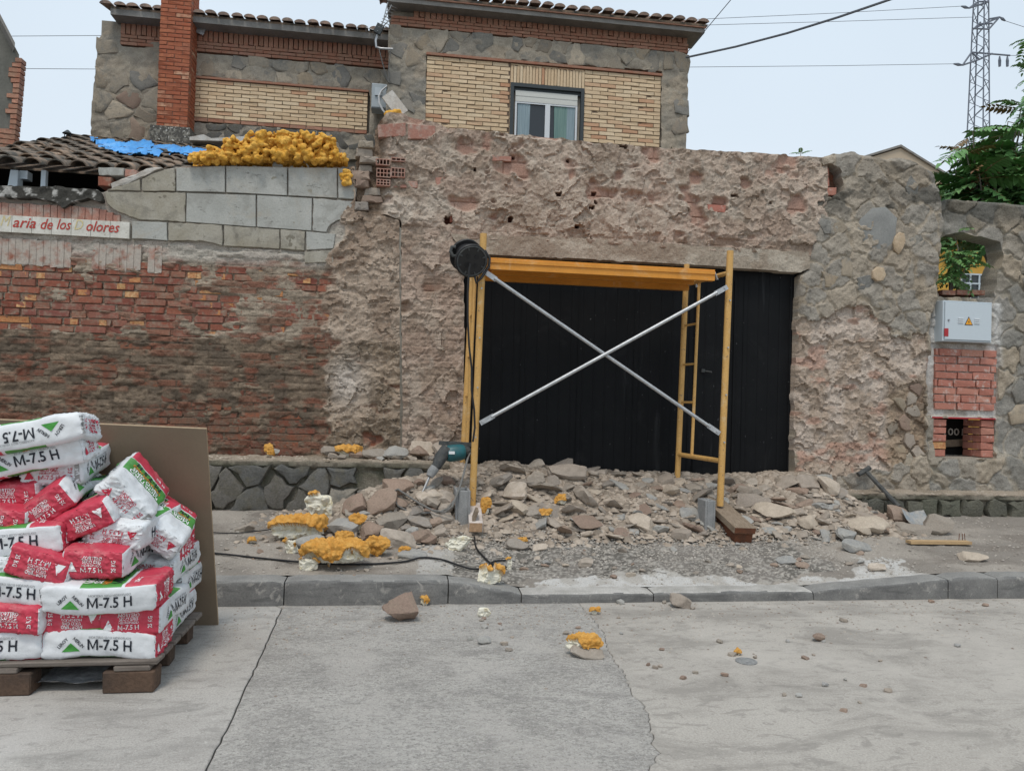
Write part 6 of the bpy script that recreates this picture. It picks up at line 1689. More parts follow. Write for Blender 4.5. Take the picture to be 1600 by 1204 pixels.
# ================================================================== stones
ROCKS = {}
def rock_set(m, n, flat, seed):
    k = (m.name, flat)
    if k not in ROCKS:
        ROCKS[k] = [rock_mesh('rock', seed + i * 13, (1, .78, flat), m, 8 + i % 5, rough=0) for i in range(n)]
    return ROCKS[k]
rr_ = random.Random(77)
def big_rock(px, py, w, h, m, label, seed, flat=.45, z=None, rotz=None, tilt=0, name='stone', cat='stone', yaw=None, sink=.3, y=None):
    p = (Vector((aty(px, py, y).x, y, z)) if y is not None else atz(px, py + h * .35, z)) if z is not None else hit(px, py + h * .3)
    d = (p - EYE).dot(FWD); W_ = w * d / FPX * 1.06; H_ = h * d / FPX
    # a slab shows its height partly as thickness, partly as a broad face tipped to the street
    T_ = max(W_ * flat * .8, H_ * .55); D_ = min(W_ * .9, max(H_ * 1.2, W_ * .55)); tp = radians(min(38, max(0, 60 * (H_ / T_ - 1)))) if H_ > T_ else 0
    me = rock_mesh(name, seed + 900, (W_, D_, T_), m, 10, rough=.03)
    zz = z if z is not None else float(ground_z(p.x, p.y))
    up = (T_ * cos(tp) + D_ * sin(tp)) / 2
    o = link(name, me, None, (p.x, p.y + D_ * .12, zz + up * (1 - sink)), (tp + radians(tilt) * .3, radians(rr_.uniform(-10, 10)), rotz if rotz is not None else rr_.uniform(-.45, .45)))
    return tag(o, label, cat, 'loose broken stones')
PL = .725
for a in (
    (803, 770, 36, 40, M_rub_li, 'upright pale slab leaning on the reel side of the rubble heap', 1, .3), (888, 742, 62, 26, M_rub, 'long knobbly slab on top of the rubble heap', 2, .3), (838, 750, 34, 34, M_rub, 'tall wedge shaped slab near the heap top', 3, .4),
    (920, 821, 50, 24, M_rub_br, 'flat brown slab at the front foot of the heap below the platform middle', 4, .35), (1003, 819, 42, 26, M_rub_li, 'pale squarish slab at the front foot of the heap', 5, .35), (835, 800, 36, 22, M_rub, 'rough lump in front of the heap under the pale slab', 6, .5),
    (1214, 803, 62, 28, M_rub_li, 'long pinkish pale slab beyond the old plank', 7, .3), (1178, 785, 50, 24, M_rub, 'brownish slab behind the old plank', 8, .35), (1364, 824, 58, 30, M_rub_li, 'long pale slab sticking out at the pier end of the heap', 9, .32),
    (1265, 818, 34, 22, M_rub_li, 'small pale block beside the long pinkish slab', 10, .5), (1326, 838, 46, 18, M_rub_gr, 'pale grey slab piece near the kerb end of the heap', 11, .3), (1338, 855, 52, 22, M_rub_gr, 'cracked grey slab at the pier end of the heap front', 12, .35),
    (1468, 822, 44, 38, M_rub, 'grey brown block standing behind the nailed plank', 13, .6), (1520, 871, 40, 16, M_rub_li, 'pale flat stone alone on the pavement before the meter box', 14, .35), (1405, 806, 36, 26, M_rub_br, 'brown stone beside the bent metal sheet', 15, .6), (1425, 828, 50, 16, M_rub, 'low long slab beside the nailed plank', 16, .3),
    (1160, 820, 40, 26, M_rub_gr, 'grey slab leaning on the old plank', 17, .4), (1080, 805, 32, 20, M_rub_gr, 'flat grey stone beside the upright concrete block by the plank', 18, .4), (1300, 765, 40, 30, M_rub_li, 'pale slab against the foot of the pier', 19, .5), (1262, 758, 36, 26, M_rub, 'slab by the door jamb at the pier', 20, .5),
    (600, 790, 46, 44, M_rub_br, 'large brown boulder in the brown pile before the plinth', 21, .7), (624, 762, 44, 34, M_rub_br, 'pointed brown stone at the back of the brown pile', 22, .7), (555, 792, 40, 34, M_rub_br, 'angular brown stone behind the cream foam', 23, .6), (540, 825, 44, 34, M_rub_gr, 'dark grey angular stone in the brown pile', 24, .7),
    (612, 818, 50, 32, M_rub, 'squared grey brown block in the brown pile before the plinth', 25, .55), (618, 845, 58, 26, M_rub, 'long block lying in front of the squared grey brown block', 26, .4), (658, 838, 40, 24, M_rub_br, 'brown block beside the long block', 27, .5), (655, 815, 48, 18, M_rub, 'flat slab behind the brown block', 28, .35),
    (672, 778, 44, 28, M_rub_li, 'pale triangular slab under the chisel of the demolition hammer', 29, .5), (580, 830, 36, 36, M_rub_br, 'dark brown stone behind the foam bits', 30, .7), (478, 852, 52, 26, M_rub_gr, 'grey brown stone under the big orange foam piece', 31, .55), (515, 858, 44, 24, M_rub_br, 'reddish stone in front of the big orange foam piece', 32, .55),
    (700, 780, 30, 44, M_rub, 'upright slab beside the hollow block under the reel', 33, .4), (690, 812, 36, 22, M_rub, 'grey stone at the foot of the hollow block under the reel', 34, .5), (640, 868, 44, 12, M_rub_gr, 'thin grey slab flat on the pavement slab', 35, .25), (810, 853, 34, 20, M_rub, 'chipped stone on the gravel patch below the hollow block', 36, .45),
    (846, 857, 24, 10, M_rub_li, 'small pale flake on the gravel patch', 37, .3), (915, 880, 24, 14, M_rub, 'small rough stone in the middle of the gravel patch', 38, .5), (1228, 876, 30, 12, M_rub_gr, 'thin tilted grey tile shard on the gravel near the plank', 39, .2), (1255, 884, 22, 12, M_rub_br, 'small brown stone beside the tile shard', 40, .5),
    (1373, 888, 26, 14, M_rub_li, 'small pale stone near the dropped kerb corner', 41, .4), (282 + 100, 826, 30, 14, M_rub, 'single brown stone on the pavement before the plinth', 42, .5)):
    big_rock(a[0], a[1], a[2], a[3], a[4], a[5], a[6], a[7], tilt=rr_.uniform(-12, 12))
for a in ((628, 954, 50, 42, M_rub_br, 'large reddish brown rock on the street in front of the kerb', 51, .7), (1068, 941, 32, 22, M_rub, 'rounded pale brown rock lying against the kerb', 52, .6), (916, 1022, 50, 14, M_rub, 'flat stone under the foam piece in the street', 53, .25), (756, 1001, 22, 12, M_rub_gr, 'small two-toned grey stone on the street', 54, .4), (1278, 996, 20, 14, M_rub_br, 'single round brown stone on the beige street slab', 55, .6)):
    big_rock(a[0], a[1], a[2], a[3], a[4], a[5], a[6], a[7], z=0.0, sink=.15)
for a in ((618, 700, 40, 20, M_rub_gr, 'grey slab on the end of the plinth', 61, .35), (660, 700, 44, 26, M_rub_li, 'pale slab on the plinth beside the wall', 62, .4), (655, 712, 30, 22, M_rub_br, 'brown rock on the plinth edge', 63, .6), (520, 705, 34, 16, M_rub, 'low stone on the plinth beside the orange foam', 64, .4), (585, 708, 36, 18, M_rub, 'rough stone in the middle of the plinth rubble', 65, .4), (690, 700, 34, 30, M_rub, 'stone behind the demolition hammer', 66, .6), (560, 714, 26, 12, M_rub_br, 'small flat stone on the plinth rim', 67, .4), (430, 706, 14, 10, M_rub_gr, 'little grey stone on the plinth by the foam bit', 68, .5)):
    big_rock(a[0], a[1], a[2], a[3], a[4], a[5], a[6], a[7], z=PL, sink=.05, y=-.14 - .12 * (a[6] % 2))
# the heap: individual slabs, larger ones high up on the left
HEAP = [(750, 738), (800, 730), (880, 728), (960, 738), (1040, 745), (1140, 752), (1240, 750), (1330, 762), (1400, 795), (1410, 826), (1330, 850), (1210, 838), (1160, 812), (1085, 842), (960, 842), (850, 832), (790, 818), (765, 800), (752, 770)]
LEFTP = [(600, 775), (640, 760), (700, 748), (715, 800), (690, 846), (620, 860), (540, 846), (530, 810)]
def strew(poly, n, s0, s1, seed, label, group, mats, grade=None, zfix=None, flat=(.17, .27, .40), lift=.3, name='stone', zones=None, plinth=False):
    r = random.Random(seed); xs = [p[0] for p in poly]; ys = [p[1] for p in poly]; k = 0; placed = []
    tries = 0
    while k < n and tries < n * 60:
        tries += 1
        px, py = r.uniform(min(xs), max(xs)), r.uniform(min(ys), max(ys))
        if not in_poly(np.array([px]), np.array([py]), poly)[0]: continue
        s = r.uniform(s0, s1) * (r.random() ** .5 * .6 + .5)
        if grade: s *= grade(px, py)
        if any(abs(px - q[0]) < (s + q[2]) * .27 and abs(py - q[1]) < (s + q[2]) * .12 for q in placed): continue
        placed.append((px, py, s))
        p = hit(px, py) if zfix is None else atz(px, py, zfix) if not plinth else Vector((aty(px, py, -.2).x, r.uniform(-.34, -.05), zfix))
        d = (p - EYE).dot(FWD); S = s * d / FPX
        m = r.choice(mats); fl_ = r.choice(flat)
        me = r.choice(rock_set(m, 5, fl_, int(fl_ * 1000)))
        zz = float(ground_z(p.x, p.y)) if zfix is None else zfix
        o = link(name, me, None, (p.x, p.y + S * .1, zz + S * fl_ * lift), (radians(r.uniform(-8, 38)), radians(r.uniform(-22, 22)), r.uniform(0, 6.28)) if zfix is None else (0, 0, r.uniform(0, 6.28)), (S, S * r.uniform(.8, 1.2), S * r.uniform(.8, 1.15)))
        tone = {'rubble_mortar': 'dusty brown', 'rubble_brown_stone': 'reddish brown', 'rubble_grey_stone': 'grey', 'rubble_pale_slab': 'pale'}[m.name]
        sz = 'large ' if s > .68 * s1 else 'small ' if s < .45 * s1 else ''
        tag(o, (sz + tone + ' ' + zones(px, py)) if zones else label, name.replace('_', ' '), group); k += 1
    return k
def zone_heap(x, y):
    row = 'high on the heap' if y < 765 else 'midway up the heap' if y < 800 else 'low on the heap'
    col = 'by the scaffold post with the reel' if x < 820 else 'below the platform, reel side' if x < 950 else 'below the platform, plank side' if x < 1080 else 'by the post on the plank' if x < 1180 else 'between plank and pier' if x < 1280 else 'by the stone pier'
    return 'slab ' + row + ' ' + col
def zone_left(x, y): return 'stone ' + ('at the back' if y < 790 else 'in the middle' if y < 825 else 'at the front') + ' of the brown pile, ' + ('on the foam side' if x < 600 else 'under the tool cable' if x < 660 else 'against the concrete block')
def zone_road(x, y): return 'street pebble ' + ('close to the kerb' if y < 965 else 'away from the kerb') + ', ' + ('near the red rock' if x < 800 else 'near the foam' if x < 1000 else 'on the beige slab' if x < 1300 else 'beyond the water cap')
def zone_grav(x, y): return 'gravel patch pebble ' + ('below the reel' if x < 900 else 'before the platform' if x < 1080 else 'before the plank' if x < 1200 else 'near the pier end') + (', nearer the heap' if y < 875 else ', nearer the kerb')
MX = [M_rub, M_rub, M_rub, M_rub_li, M_rub_br, M_rub_gr]
strew(HEAP, 200, 19, 58, 1, 'one of many broken mortar slabs in the rubble heap before the garage door', 'broken slabs of the rubble heap', MX, grade=lambda x, y: (1.2 if x < 1000 else .85) * (1.0 if y < 800 else .7), zones=zone_heap)
strew(LEFTP, 34, 16, 34, 2, 'one of the brown stones in the pile beside the scaffold foot below the reel', 'stones of the brown pile', [M_rub_br, M_rub, M_rub_br, M_rub_gr], flat=(.5, .65), zones=zone_left)
strew([(495, 712), (530, 695), (600, 690), (690, 690), (705, 715), (640, 722), (540, 720)], 26, 9, 24, 3, 'one of the small stones heaped on the end of the plinth', 'stones on the plinth', MX, zfix=PL, flat=(.4, .6), plinth=True)
strew([(780, 850), (1300, 850), (1400, 880), (1240, 905), (800, 905)], 40, 8, 17, 4, 'one of the small stones scattered over the gravel patch', 'small stones on the gravel patch', MX, flat=(.5,), name='pebble', zones=zone_grav)
strew([(1240, 755), (1420, 765), (1430, 800), (1300, 800)], 20, 12, 26, 5, 'one of the broken slabs against the foot of the pier', 'slabs at the pier foot', MX)
strew([(345, 810), (620, 870), (560, 900), (345, 890)], 26, 6, 13, 6, 'one of the crumbs lying on the pavement near the board', 'crumbs on the pavement near the board', MX, flat=(.5,), name='mortar_crumb')
strew([(760, 942), (1560, 936), (1590, 1000), (1300, 1120), (760, 1010), (680, 980)], 46, 6, 14, 8, 'one of the little stones scattered over the street', 'little stones on the street', [M_rub_br, M_rub, M_rub_gr], zfix=0.0, flat=(.6,), name='pebble', zones=zone_road)
# chips too small to count
def chips(name, n, samp, smin, smax, seed, label, col0, col1, zf):
    r = np.random.default_rng(seed); T = np.array([(1, 0, -.1), (.25, .8, -.1), (-.8, .45, -.1), (-.6, -.7, -.1), (.4, -.75, -.1), (.55, .05, .5), (-.1, .5, .62), (-.35, -.3, .5)]); FT = np.array([(0, 1, 5), (1, 6, 5), (1, 2, 6), (2, 7, 6), (2, 3, 7), (3, 4, 7), (4, 5, 7), (4, 0, 5), (5, 6, 7)])
    XY = samp(r, n); n = len(XY); s = smin + (smax - smin) * r.random(n) ** 2.5; a = r.random(n) * 6.28
    V = np.repeat(T[None], n, 0) * (1 + (r.random((n, 8, 3)) - .5) * .6) * s[:, None, None]; V[:, :, 2] *= .8
    ca, sa = np.cos(a)[:, None], np.sin(a)[:, None]
    vx = V[:, :, 0] * ca - V[:, :, 1] * sa + XY[:, None, 0]; vy = V[:, :, 0] * sa + V[:, :, 1] * ca + XY[:, None, 1]
    vz = V[:, :, 2] + (zf(XY[:, 0], XY[:, 1]))[:, None]
    F = (FT[None] + (np.arange(n) * 8)[:, None, None]).reshape(-1, 3)
    c = mixc(col0, col1, r.random(n)); c = np.repeat(c[:, None, :], 8, 1).reshape(-1, 3)
    me = mesh_np(name, np.stack([vx, vy, vz], -1).reshape(-1, 3), F, M_reliefs, c)
    tag(link(name, me), label, 'gravel', kind='stuff')
def samp_heap(r, n):
    x = r.uniform(-1.1, 4.4, n * 4); y = r.uniform(-1.6, .06, n * 4); k = r.random(n * 4) < np.clip(heap_z(x, y) * 9, 0, 1) ** .7
    return np.stack([x[k], y[k]], 1)[:n]
chips('rubble_chips', 15000, samp_heap, .006, .04, 1, 'small mortar chips covering the rubble heap', (.28, .225, .175), (.45, .38, .31), lambda x, y: side_z(x, y) + heap_z(x, y) - .004)
def samp_heap2(r, n):
    x = r.uniform(-1.0, 4.3, n * 4); y = r.uniform(-1.5, .0, n * 4); k = r.random(n * 4) < np.clip(heap_z(x, y) * 9, 0, 1)
    return np.stack([x[k], y[k]], 1)[:n]
chips('rubble_chips', 4200, samp_heap2, .016, .06, 11, 'hand-sized broken pieces filling the rubble heap', (.20, .165, .13), (.42, .355, .29), lambda x, y: side_z(x, y) + heap_z(x, y) - .006)
def samp_apron(r, n):
    x = r.uniform(.3, 3.6, n); y = np.clip(r.normal(-1.25, .28, n), -1.85, -.6); return np.stack([x, y], 1)
chips('gravel', 13000, samp_apron, .003, .013, 2, 'fine gravel and chips over the dark patch before the kerb', (.22, .20, .175), (.46, .42, .37), lambda x, y: side_z(x, y) + heap_z(x, y) - .001)
def samp_walk(r, n):
    x = np.concatenate([r.uniform(-1.2, .4, n // 2), r.uniform(3.3, 5.5, n - n // 2)]); y = r.uniform(-1.85, -.4, n); return np.stack([x, y], 1)
chips('gravel', 3200, samp_walk, .003, .013, 3, 'scattered crumbs over both ends of the pavement', (.24, .21, .18), (.44, .40, .35), lambda x, y: side_z(x, y) + .002)
def samp_road(r, n):
    x = r.uniform(-.9, 4.5, n); y = -2.06 - np.abs(r.normal(0, .42, n)); return np.stack([x, y], 1)
chips('gravel', 2600, samp_road, .002, .011, 4, 'thin scatter of grit on the street along the kerb', (.20, .16, .13), (.40, .36, .31), lambda x, y: x * 0)
def samp_pl(r, n):
    return np.stack([r.uniform(-1.6, .4, n), r.uniform(-.36, -.02, n)], 1)
chips('mortar_crumbs', 900, samp_pl, .004, .020, 5, 'mortar crumbs on top of the dark plinth', (.26, .21, .165), (.44, .38, .31), lambda x, y: x * 0 + .712)
chips('mortar_crumbs', 500, lambda r, n: np.stack([r.uniform(3.7, 5.6, n), r.uniform(-.33, -.02, n)], 1), .004, .016, 6, 'mortar crumbs on top of the mossy plinth', (.30, .25, .20), (.48, .42, .35), lambda x, y: x * 0 + .492)

# ================================================================== bits of foam broken off
_ico = {}
def ico(n):
    if n not in _ico:
        q = bmesh.new(); bmesh.ops.create_icosphere(q, subdivisions=n, radius=1)
        _ico[n] = (np.array([v.co[:] for v in q.verts]), np.array([[v.index for v in f.verts] for f in q.faces])); q.free()
    return _ico[n]
def foam_chunk(px, py, w, h, label, seed, orange=1.0, z=None, sink=.1, y=None):
    """one torn lump: popcorn skin where it met the air, crumbly cream where it broke"""
    r = random.Random(seed); p = hit(px, py + h * .3) if z is None else atz(px, py + h * .3, z) if y is None else Vector((aty(px, py, y).x, y, z))
    d = (p - EYE).dot(FWD); W_, H_ = w * d / FPX, h * d / FPX; D_ = W_ * r.uniform(.36, .5)
    zz = (float(ground_z(p.x, p.y)) if z is None else z)
    B0, F0 = ico(6 if W_ > .3 else 5 if W_ > .09 else 4)
    P = B0 / (np.abs(B0) ** 4).sum(1, keepdims=True) ** .25
    for i in range(5):
        a = r.uniform(0, 2 * pi); e = r.uniform(-.6, .5); nv = np.array([cos(a) * cos(e), sin(a) * cos(e), sin(e)]); dd = r.uniform(.6, .95)
        P = P - np.maximum(0, P @ nv - dd)[:, None] * nv
    ang = np.arctan2(B0[:, 1], B0[:, 0])
    P[:, :2] *= (1 + .55 * (fbm(np.cos(ang) * 1.6 + seed, np.sin(ang) * 1.6, seed, 3) - .5))[:, None]
    P = P / (P.max(0) - P.min(0)) * np.array([W_, D_, H_ * 1.05])
    P[:, 2] -= P[:, 2].min()
    n0 = fbm(P[:, 0] / H_ * 1.1 + seed, P[:, 1] / H_ * 1.1 + P[:, 2] / H_, seed + 1, 4) - .5
    hgt = P[:, 2] / H_ + n0 * 1.3 + B0[:, 0] * r.choice((-.3, .3)) * (1.2 - orange)
    cut = hgt < (.48 if orange > .8 else .42 + (1 - orange) * .75 if orange > 0 else 9)
    s_ = max(.014, min(.034, min(W_, H_) * .24))
    def w3(k, sd_): q = P * k; return (worley(q[:, 0] + q[:, 2] * .3, q[:, 1] + q[:, 2] * .2, sd_)[0] * np.abs(B0[:, 2]) + worley(q[:, 0] + q[:, 1] * .3, q[:, 2], sd_ + 1)[0] * np.abs(B0[:, 1]) + worley(q[:, 1], q[:, 2], sd_ + 2)[0] * np.abs(B0[:, 0])) / np.abs(B0).sum(1)
    def f3(k, sd_): q = P * k; return (fbm(q[:, 0], q[:, 1], sd_, 4) + fbm(q[:, 1], q[:, 2], sd_ + 1, 4) + fbm(q[:, 2], q[:, 0], sd_ + 2, 4)) / 3
    w1 = w3(1 / s_, seed); w2 = w3(2.1 / s_, seed + 4)
    crumb = np.abs(f3(.55 / s_, seed + 6) - .5) * 2.2
    disp = np.where(cut, -crumb * s_ * 2.6 - s_ * .25, (1 - w1 * 1.3) * s_ * 1.0 + (1 - w2) * s_ * .35)
    N_ = B0 / np.array([W_, D_, H_]); N_ /= np.linalg.norm(N_, axis=1, keepdims=True)
    P = P + N_ * disp[:, None]; P[:, 2] -= P[:, 2].min() + H_ * sink * .3
    me = mesh_np('foam_chunk', P, F0, [M_foamw, M_foamd], None, True, np.where(cut[F0].sum(1) >= 2, 0, 1)); me.set_sharp_from_angle(angle=radians(50))
    tag(link('foam_chunk', me, None, (p.x, p.y, zz), (0, 0, 0)), label, 'foam piece', 'broken foam pieces')
for i, a in enumerate(((474, 830, 84, 32, 'large orange foam slab behind the two small stones', 1.0), (517, 877, 100, 32, 'largest orange and white foam slab, nearest the kerb by the cable', 1.0), (497, 800, 52, 42, 'tall crumpled cream foam lump beside the brown stones', .15), (588, 861, 38, 26, 'square orange foam piece near the thin grey slab', 1.0),
        (455, 858, 26, 24, 'small mixed foam bit beside the largest foam slab', .5), (482, 885, 32, 20, 'small cream foam bit in front of the largest foam slab', .3), (560, 824, 24, 26, 'upright white and orange foam bit between the stones', .5), (537, 843, 26, 16, 'small dark orange foam bit between stones', 1.0), (632, 864, 16, 14, 'tiny yellow foam bit beside the square piece', .6),
        (718, 852, 46, 26, 'white foam flake in front of the hollow block under the reel', 0), (768, 904, 44, 28, 'white foam lump with yellow end just behind the kerb', .25), (759, 795, 14, 24, 'orange foam bit beside the pale timber', 1.0), (852, 806, 22, 14, 'orange foam shred on the front of the heap', 1.0), (876, 786, 20, 14, 'orange foam shred in the middle of the heap', 1.0), (818, 846, 16, 8, 'tiny orange foam crumb on the gravel', 1.0), (796, 884, 12, 18, 'brownish foam scrap at the cable end', .6), (550, 773, 34, 14, 'small white and orange foam strip at the plinth foot', .5), (394, 847, 12, 8, 'tiny orange crumb on the pavement near the board', 1.0))):
    foam_chunk(a[0], a[1], a[2], a[3], a[4], 500 + i, a[5])
foam_chunk(546, 703, 40, 18, 'orange foam piece on top of the plinth', 540, 1.0, PL, y=-.22); foam_chunk(421, 699, 14, 17, 'little orange foam bit alone on the plinth', 541, 1.0, PL, y=-.16)
foam_chunk(912, 1008, 60, 24, 'yellow and white foam piece lying on a flat stone in the street', 542, .8, .02); foam_chunk(758, 958, 24, 16, 'white foam crumb on the street by the kerb', 543, 0, 0.0)
foam_chunk(664, 941, 14, 14, 'small yellow foam crumb beside the large street rock', 544, .6, 0.0); foam_chunk(930, 956, 14, 10, 'tiny orange foam crumb on the street near the kerb', 545, 1, 0.0); foam_chunk(1153, 1020, 9, 9, 'tiny yellow foam ball above the round water cap', 546, 1, 0.0)

# ================================================================== tools at the right
tl = empty('long_handled_tool', P(1404, 792, -.45), 'dark long handled hammer leaning on the low mossy plinth', 'tool')
b = MB(); b.tube([P(1405, 792, -.50), P(1353, 736, -.10)], [.022, .017], 8); b.build('handle', M_tooldark, tl)
b = MB(); q = P(1351, 736, -.10); b.tube([q + Vector((-.07, -.01, -.03)), q + Vector((.05, 0, .035))], .024, 8); b.build('head', M_tooldark, tl)
V = []; F = []; n = 10
c0 = hit(1440, 822); S = .14
for i in range(n + 1):
    for j in range(n + 1):
        u, v = i / n - .5, j / n - .5; rr2 = (u * u + v * v)
        V.append((c0.x + u * S * 1.5, c0.y + v * S + .05, float(ground_z(c0.x, c0.y)) + .03 + rr2 * .10 + v * .10 + .014 * sin(u * 9) * v))
for i in range(n):
    for j in range(n): F.append((i * (n + 1) + j, (i + 1) * (n + 1) + j, (i + 1) * (n + 1) + j + 1, i * (n + 1) + j + 1))
b = MB(); b.add(V, F); o = b.build('metal_sheet', mat('dented_zinc', (.22, .25, .275), (.36, .335, .30), .6, 14, 60, .25, .2, metal=.1), None, smooth=True); s = o.modifiers.new('thickness', 'SOLIDIFY'); s.thickness = .004
tag(o, 'bent dished piece of bluish sheet metal among the stones by the mossy plinth', 'metal sheet')
p0, p1 = hit(1419, 850), hit(1514, 852)
pk = empty('nailed_plank', (p0 + p1) / 2, 'thin yellowish plank with nails sticking up, at the pier end of the heap', 'plank')
b = MB(); c_ = (p0 + p1) / 2; an_ = atan2(p1.y - p0.y, p1.x - p0.x); b.box(c_ + Vector((0, 0, .022)), ((p1 - p0).length, .07, .022), Euler((0, 0, an_)).to_matrix()); b.build('board', mat('yellow_pine', (.52, .36, .19), (.40, .27, .15), .8, 9, 40, .2, .2, stretch=(1.5, 14, 14)), pk)
b = MB()
for px in (1498, 1504, 1508): q = hit(px, 850) + Vector((0, 0, .02)); b.tube([q, q + Vector((rr_.uniform(-.01, .01), 0, .065))], .0028, 5)
b.build('nail', M_woodend, pk)
# ================================================================== pallet of mortar sacks
M_paper = mat('white_paper_sack', (.72, .735, .75), (.64, .655, .67), .45, 9, 40, .05, .5, 9, .012, coords='obj', spec=.4, layers=((7, .54, .68, (.50, .49, .47), .45, None),))
M_redp = mat('red_printed_paper', (.56, .05, .085), (.50, .042, .075), .45, 9, 40, .06, .45, 9, .012, coords='obj', spec=.4, layers=((8, .56, .70, (.56, .26, .25), .4, None),))
M_greenp = mat('green_printed_paper', (.075, .30, .06), (.065, .26, .05), .45, 9, 40, .06, .45, 9, .012, coords='obj', spec=.4, layers=((8, .56, .70, (.26, .36, .23), .4, None),))
M_pw = mat('print_white', (.78, .78, .78), None, .6, bump=0, fine_amt=0)
M_pr = mat('print_red', (.50, .04, .07), None, .6, bump=0, fine_amt=0)
M_pg = mat('print_green', (.06, .28, .05), None, .6, bump=0, fine_amt=0)
M_pk = mat('print_charcoal', (.022, .026, .035), None, .6, bump=0, fine_amt=0)
M_po = mat('print_orange', (.62, .20, .04), None, .6, bump=0, fine_amt=0)
M_pgr = mat('print_grey', (.30, .31, .32), None, .6, bump=0, fine_amt=0)
M_flap = mat('grey_valve_paper', (.36, .36, .35), (.24, .23, .22), .7, 30, 60, .2, .3, coords='obj')
SL, SW, ST = .44, .245, .118
FACES = {'-Y': ((1, 0, 0), (0, 0, 1), (0, -1, 0)), '+Y': ((-1, 0, 0), (0, 0, 1), (0, 1, 0)), '+X': ((0, 1, 0), (0, 0, 1), (1, 0, 0)), '-X': ((0, -1, 0), (0, 0, 1), (-1, 0, 0)), '+Z': ((0, 1, 0), (-1, 0, 0), (0, 0, 1)), '-Z': ((0, -1, 0), (-1, 0, 0), (0, 0, -1))}
FACES = {k: tuple(np.array(v, float) for v in t) for k, t in FACES.items()}
HALF = np.array([SL / 2, SW / 2, ST / 2]); RAD = None
class Sack:
    def __init__(s, seed): s.seed = seed; s.r = random.Random(seed); s.sag = s.r.uniform(-.022, .018); s.tw = s.r.uniform(-.09, .09); s.puff = s.r.uniform(.03, .16); s.pin = s.r.uniform(.03, .12)
    def surf(s, p, off=0.0):
        p = np.asarray(p, float); sd = s.seed
        q = np.clip(p, -(HALF - .016), HALF - .016); n = p - q; l = np.linalg.norm(n, axis=1, keepdims=True); n = n / np.maximum(l, 1e-9)
        w = q + n * .016
        x, y, z = w[:, 0] / HALF[0], w[:, 1] / HALF[1], w[:, 2] / HALF[2]
        X_ = w[:, 0] * (1 + .012 * (1 - y * y) * (1 - z * z)); Y_ = w[:, 1] * (1 + .05 * (1 - x ** 2) * (1 - z * z)) * (1 - .02 * np.abs(x) ** 5)
        Z_ = w[:, 2] * (1 + s.puff * (1 - x ** 4) * (1 - y * y) - s.pin * np.clip(-x, 0, 1) ** 6 - .05 * np.abs(x) ** 8)
        Z_ = Z_ + s.sag * (x * x - .3) + s.tw * x * w[:, 1]
        nz = (fbm(x * 1.8 + sd * 3.3 + z, y * 1.6 + z * .8, sd, 3) - .5) * .017
        dg = fbm(x * 5 + y * 3 + sd, (y + z) * 4 - x * 3, sd + 7, 3); wr = (1 - np.abs(dg - .5) * 6).clip(0, 1) ** 2 * .006
        corner = np.abs(x) ** 3
        d = nz * (1 - .3 * corner) + wr * (.35 + .9 * corner) + off
        return np.stack([X_, Y_, Z_], 1) + n * d[:, None]
    def body(s):
        V = []; F = []; MI = []
        for k, (r_, u_, o_) in FACES.items():
            hr, hu, ho = abs(r_ @ HALF), abs(u_ @ HALF), abs(o_ @ HALF)
            nr, nu = max(8, int(hr * 2 / .012)), max(7, int(hu * 2 / .012))
            if k in ('+Z', '-Z'): nr, nu = 20, 36
            if k in ('+X', '-X'): nr, nu = 40, 22
            a = np.linspace(-1, 1, nr + 1); c = np.linspace(-1, 1, nu + 1)
            A, Cc = np.meshgrid(a, c, indexing='ij')
            p = A.reshape(-1, 1) * hr * r_ + Cc.reshape(-1, 1) * hu * u_ + ho * o_
            idx = np.arange((nr + 1) * (nu + 1)).reshape(nr + 1, nu + 1) + sum(len(v) for v in V)
            f = np.stack([idx[:-1, :-1], idx[1:, :-1], idx[1:, 1:], idx[:-1, 1:]], -1).reshape(-1, 4)
            pc = p.reshape(nr + 1, nu + 1, 3); cc = (pc[:-1, :-1] + pc[1:, 1:]) / 2; cc = cc.reshape(-1, 3); x = cc[:, 0] / HALF[0]
            if k == '+X':
                e = np.maximum(np.abs(cc[:, 1]) / HALF[1], np.abs(cc[:, 2]) / HALF[2]); m = np.where(e > .955, 0, 1)
            elif k in ('+Z', '-Z'):
                yb_ = np.abs(cc[:, 1]) / HALF[1]
                m = np.where(x > .44, 1, np.where((x > -.36) & (x < .40) & (yb_ < .97), 2, 0)); m = np.where((x > .97), 1, m)
            elif k in ('-Y', '+Y'): m = np.where(x > .975, 1, 0)
            else: m = np.zeros(len(cc), int)
            V.append(p); F.append(f); MI.append(m)
        V = np.concatenate(V); F = np.concatenate(F); MI = np.concatenate(MI)
        me = mesh_np('mortar_sack', s.surf(V), F, [M_paper, M_redp, M_greenp], None, True, MI)
        bm = bmesh.new(); bm.from_mesh(me); bmesh.ops.remove_doubles(bm, verts=bm.verts, dist=.0004); bm.to_mesh(me); bm.free()
        me.set_sharp_from_angle(angle=radians(60))
        return me
    def prints(s, name, items):
        """items: (face, right, up, rotation, 2D verts, faces, material index)"""
        V = []; F = []; MI = []; b = 0; mats = []
        for face, a, c, rot_, v, f, m in items:
            r_, u_, o_ = FACES[face]; v = np.array(v, float); cs, sn = cos(rot_), sin(rot_)
            x = v[:, 0] * cs - v[:, 1] * sn + a; y = v[:, 0] * sn + v[:, 1] * cs + c
            p = x[:, None] * r_ + y[:, None] * u_ + abs(o_ @ HALF) * o_
            V.append(s.surf(p, .0022)); F += [tuple(i + b for i in t) for t in f]; b += len(v)
            if m not in mats: mats.append(m)
            MI += [mats.index(m)] * len(f)
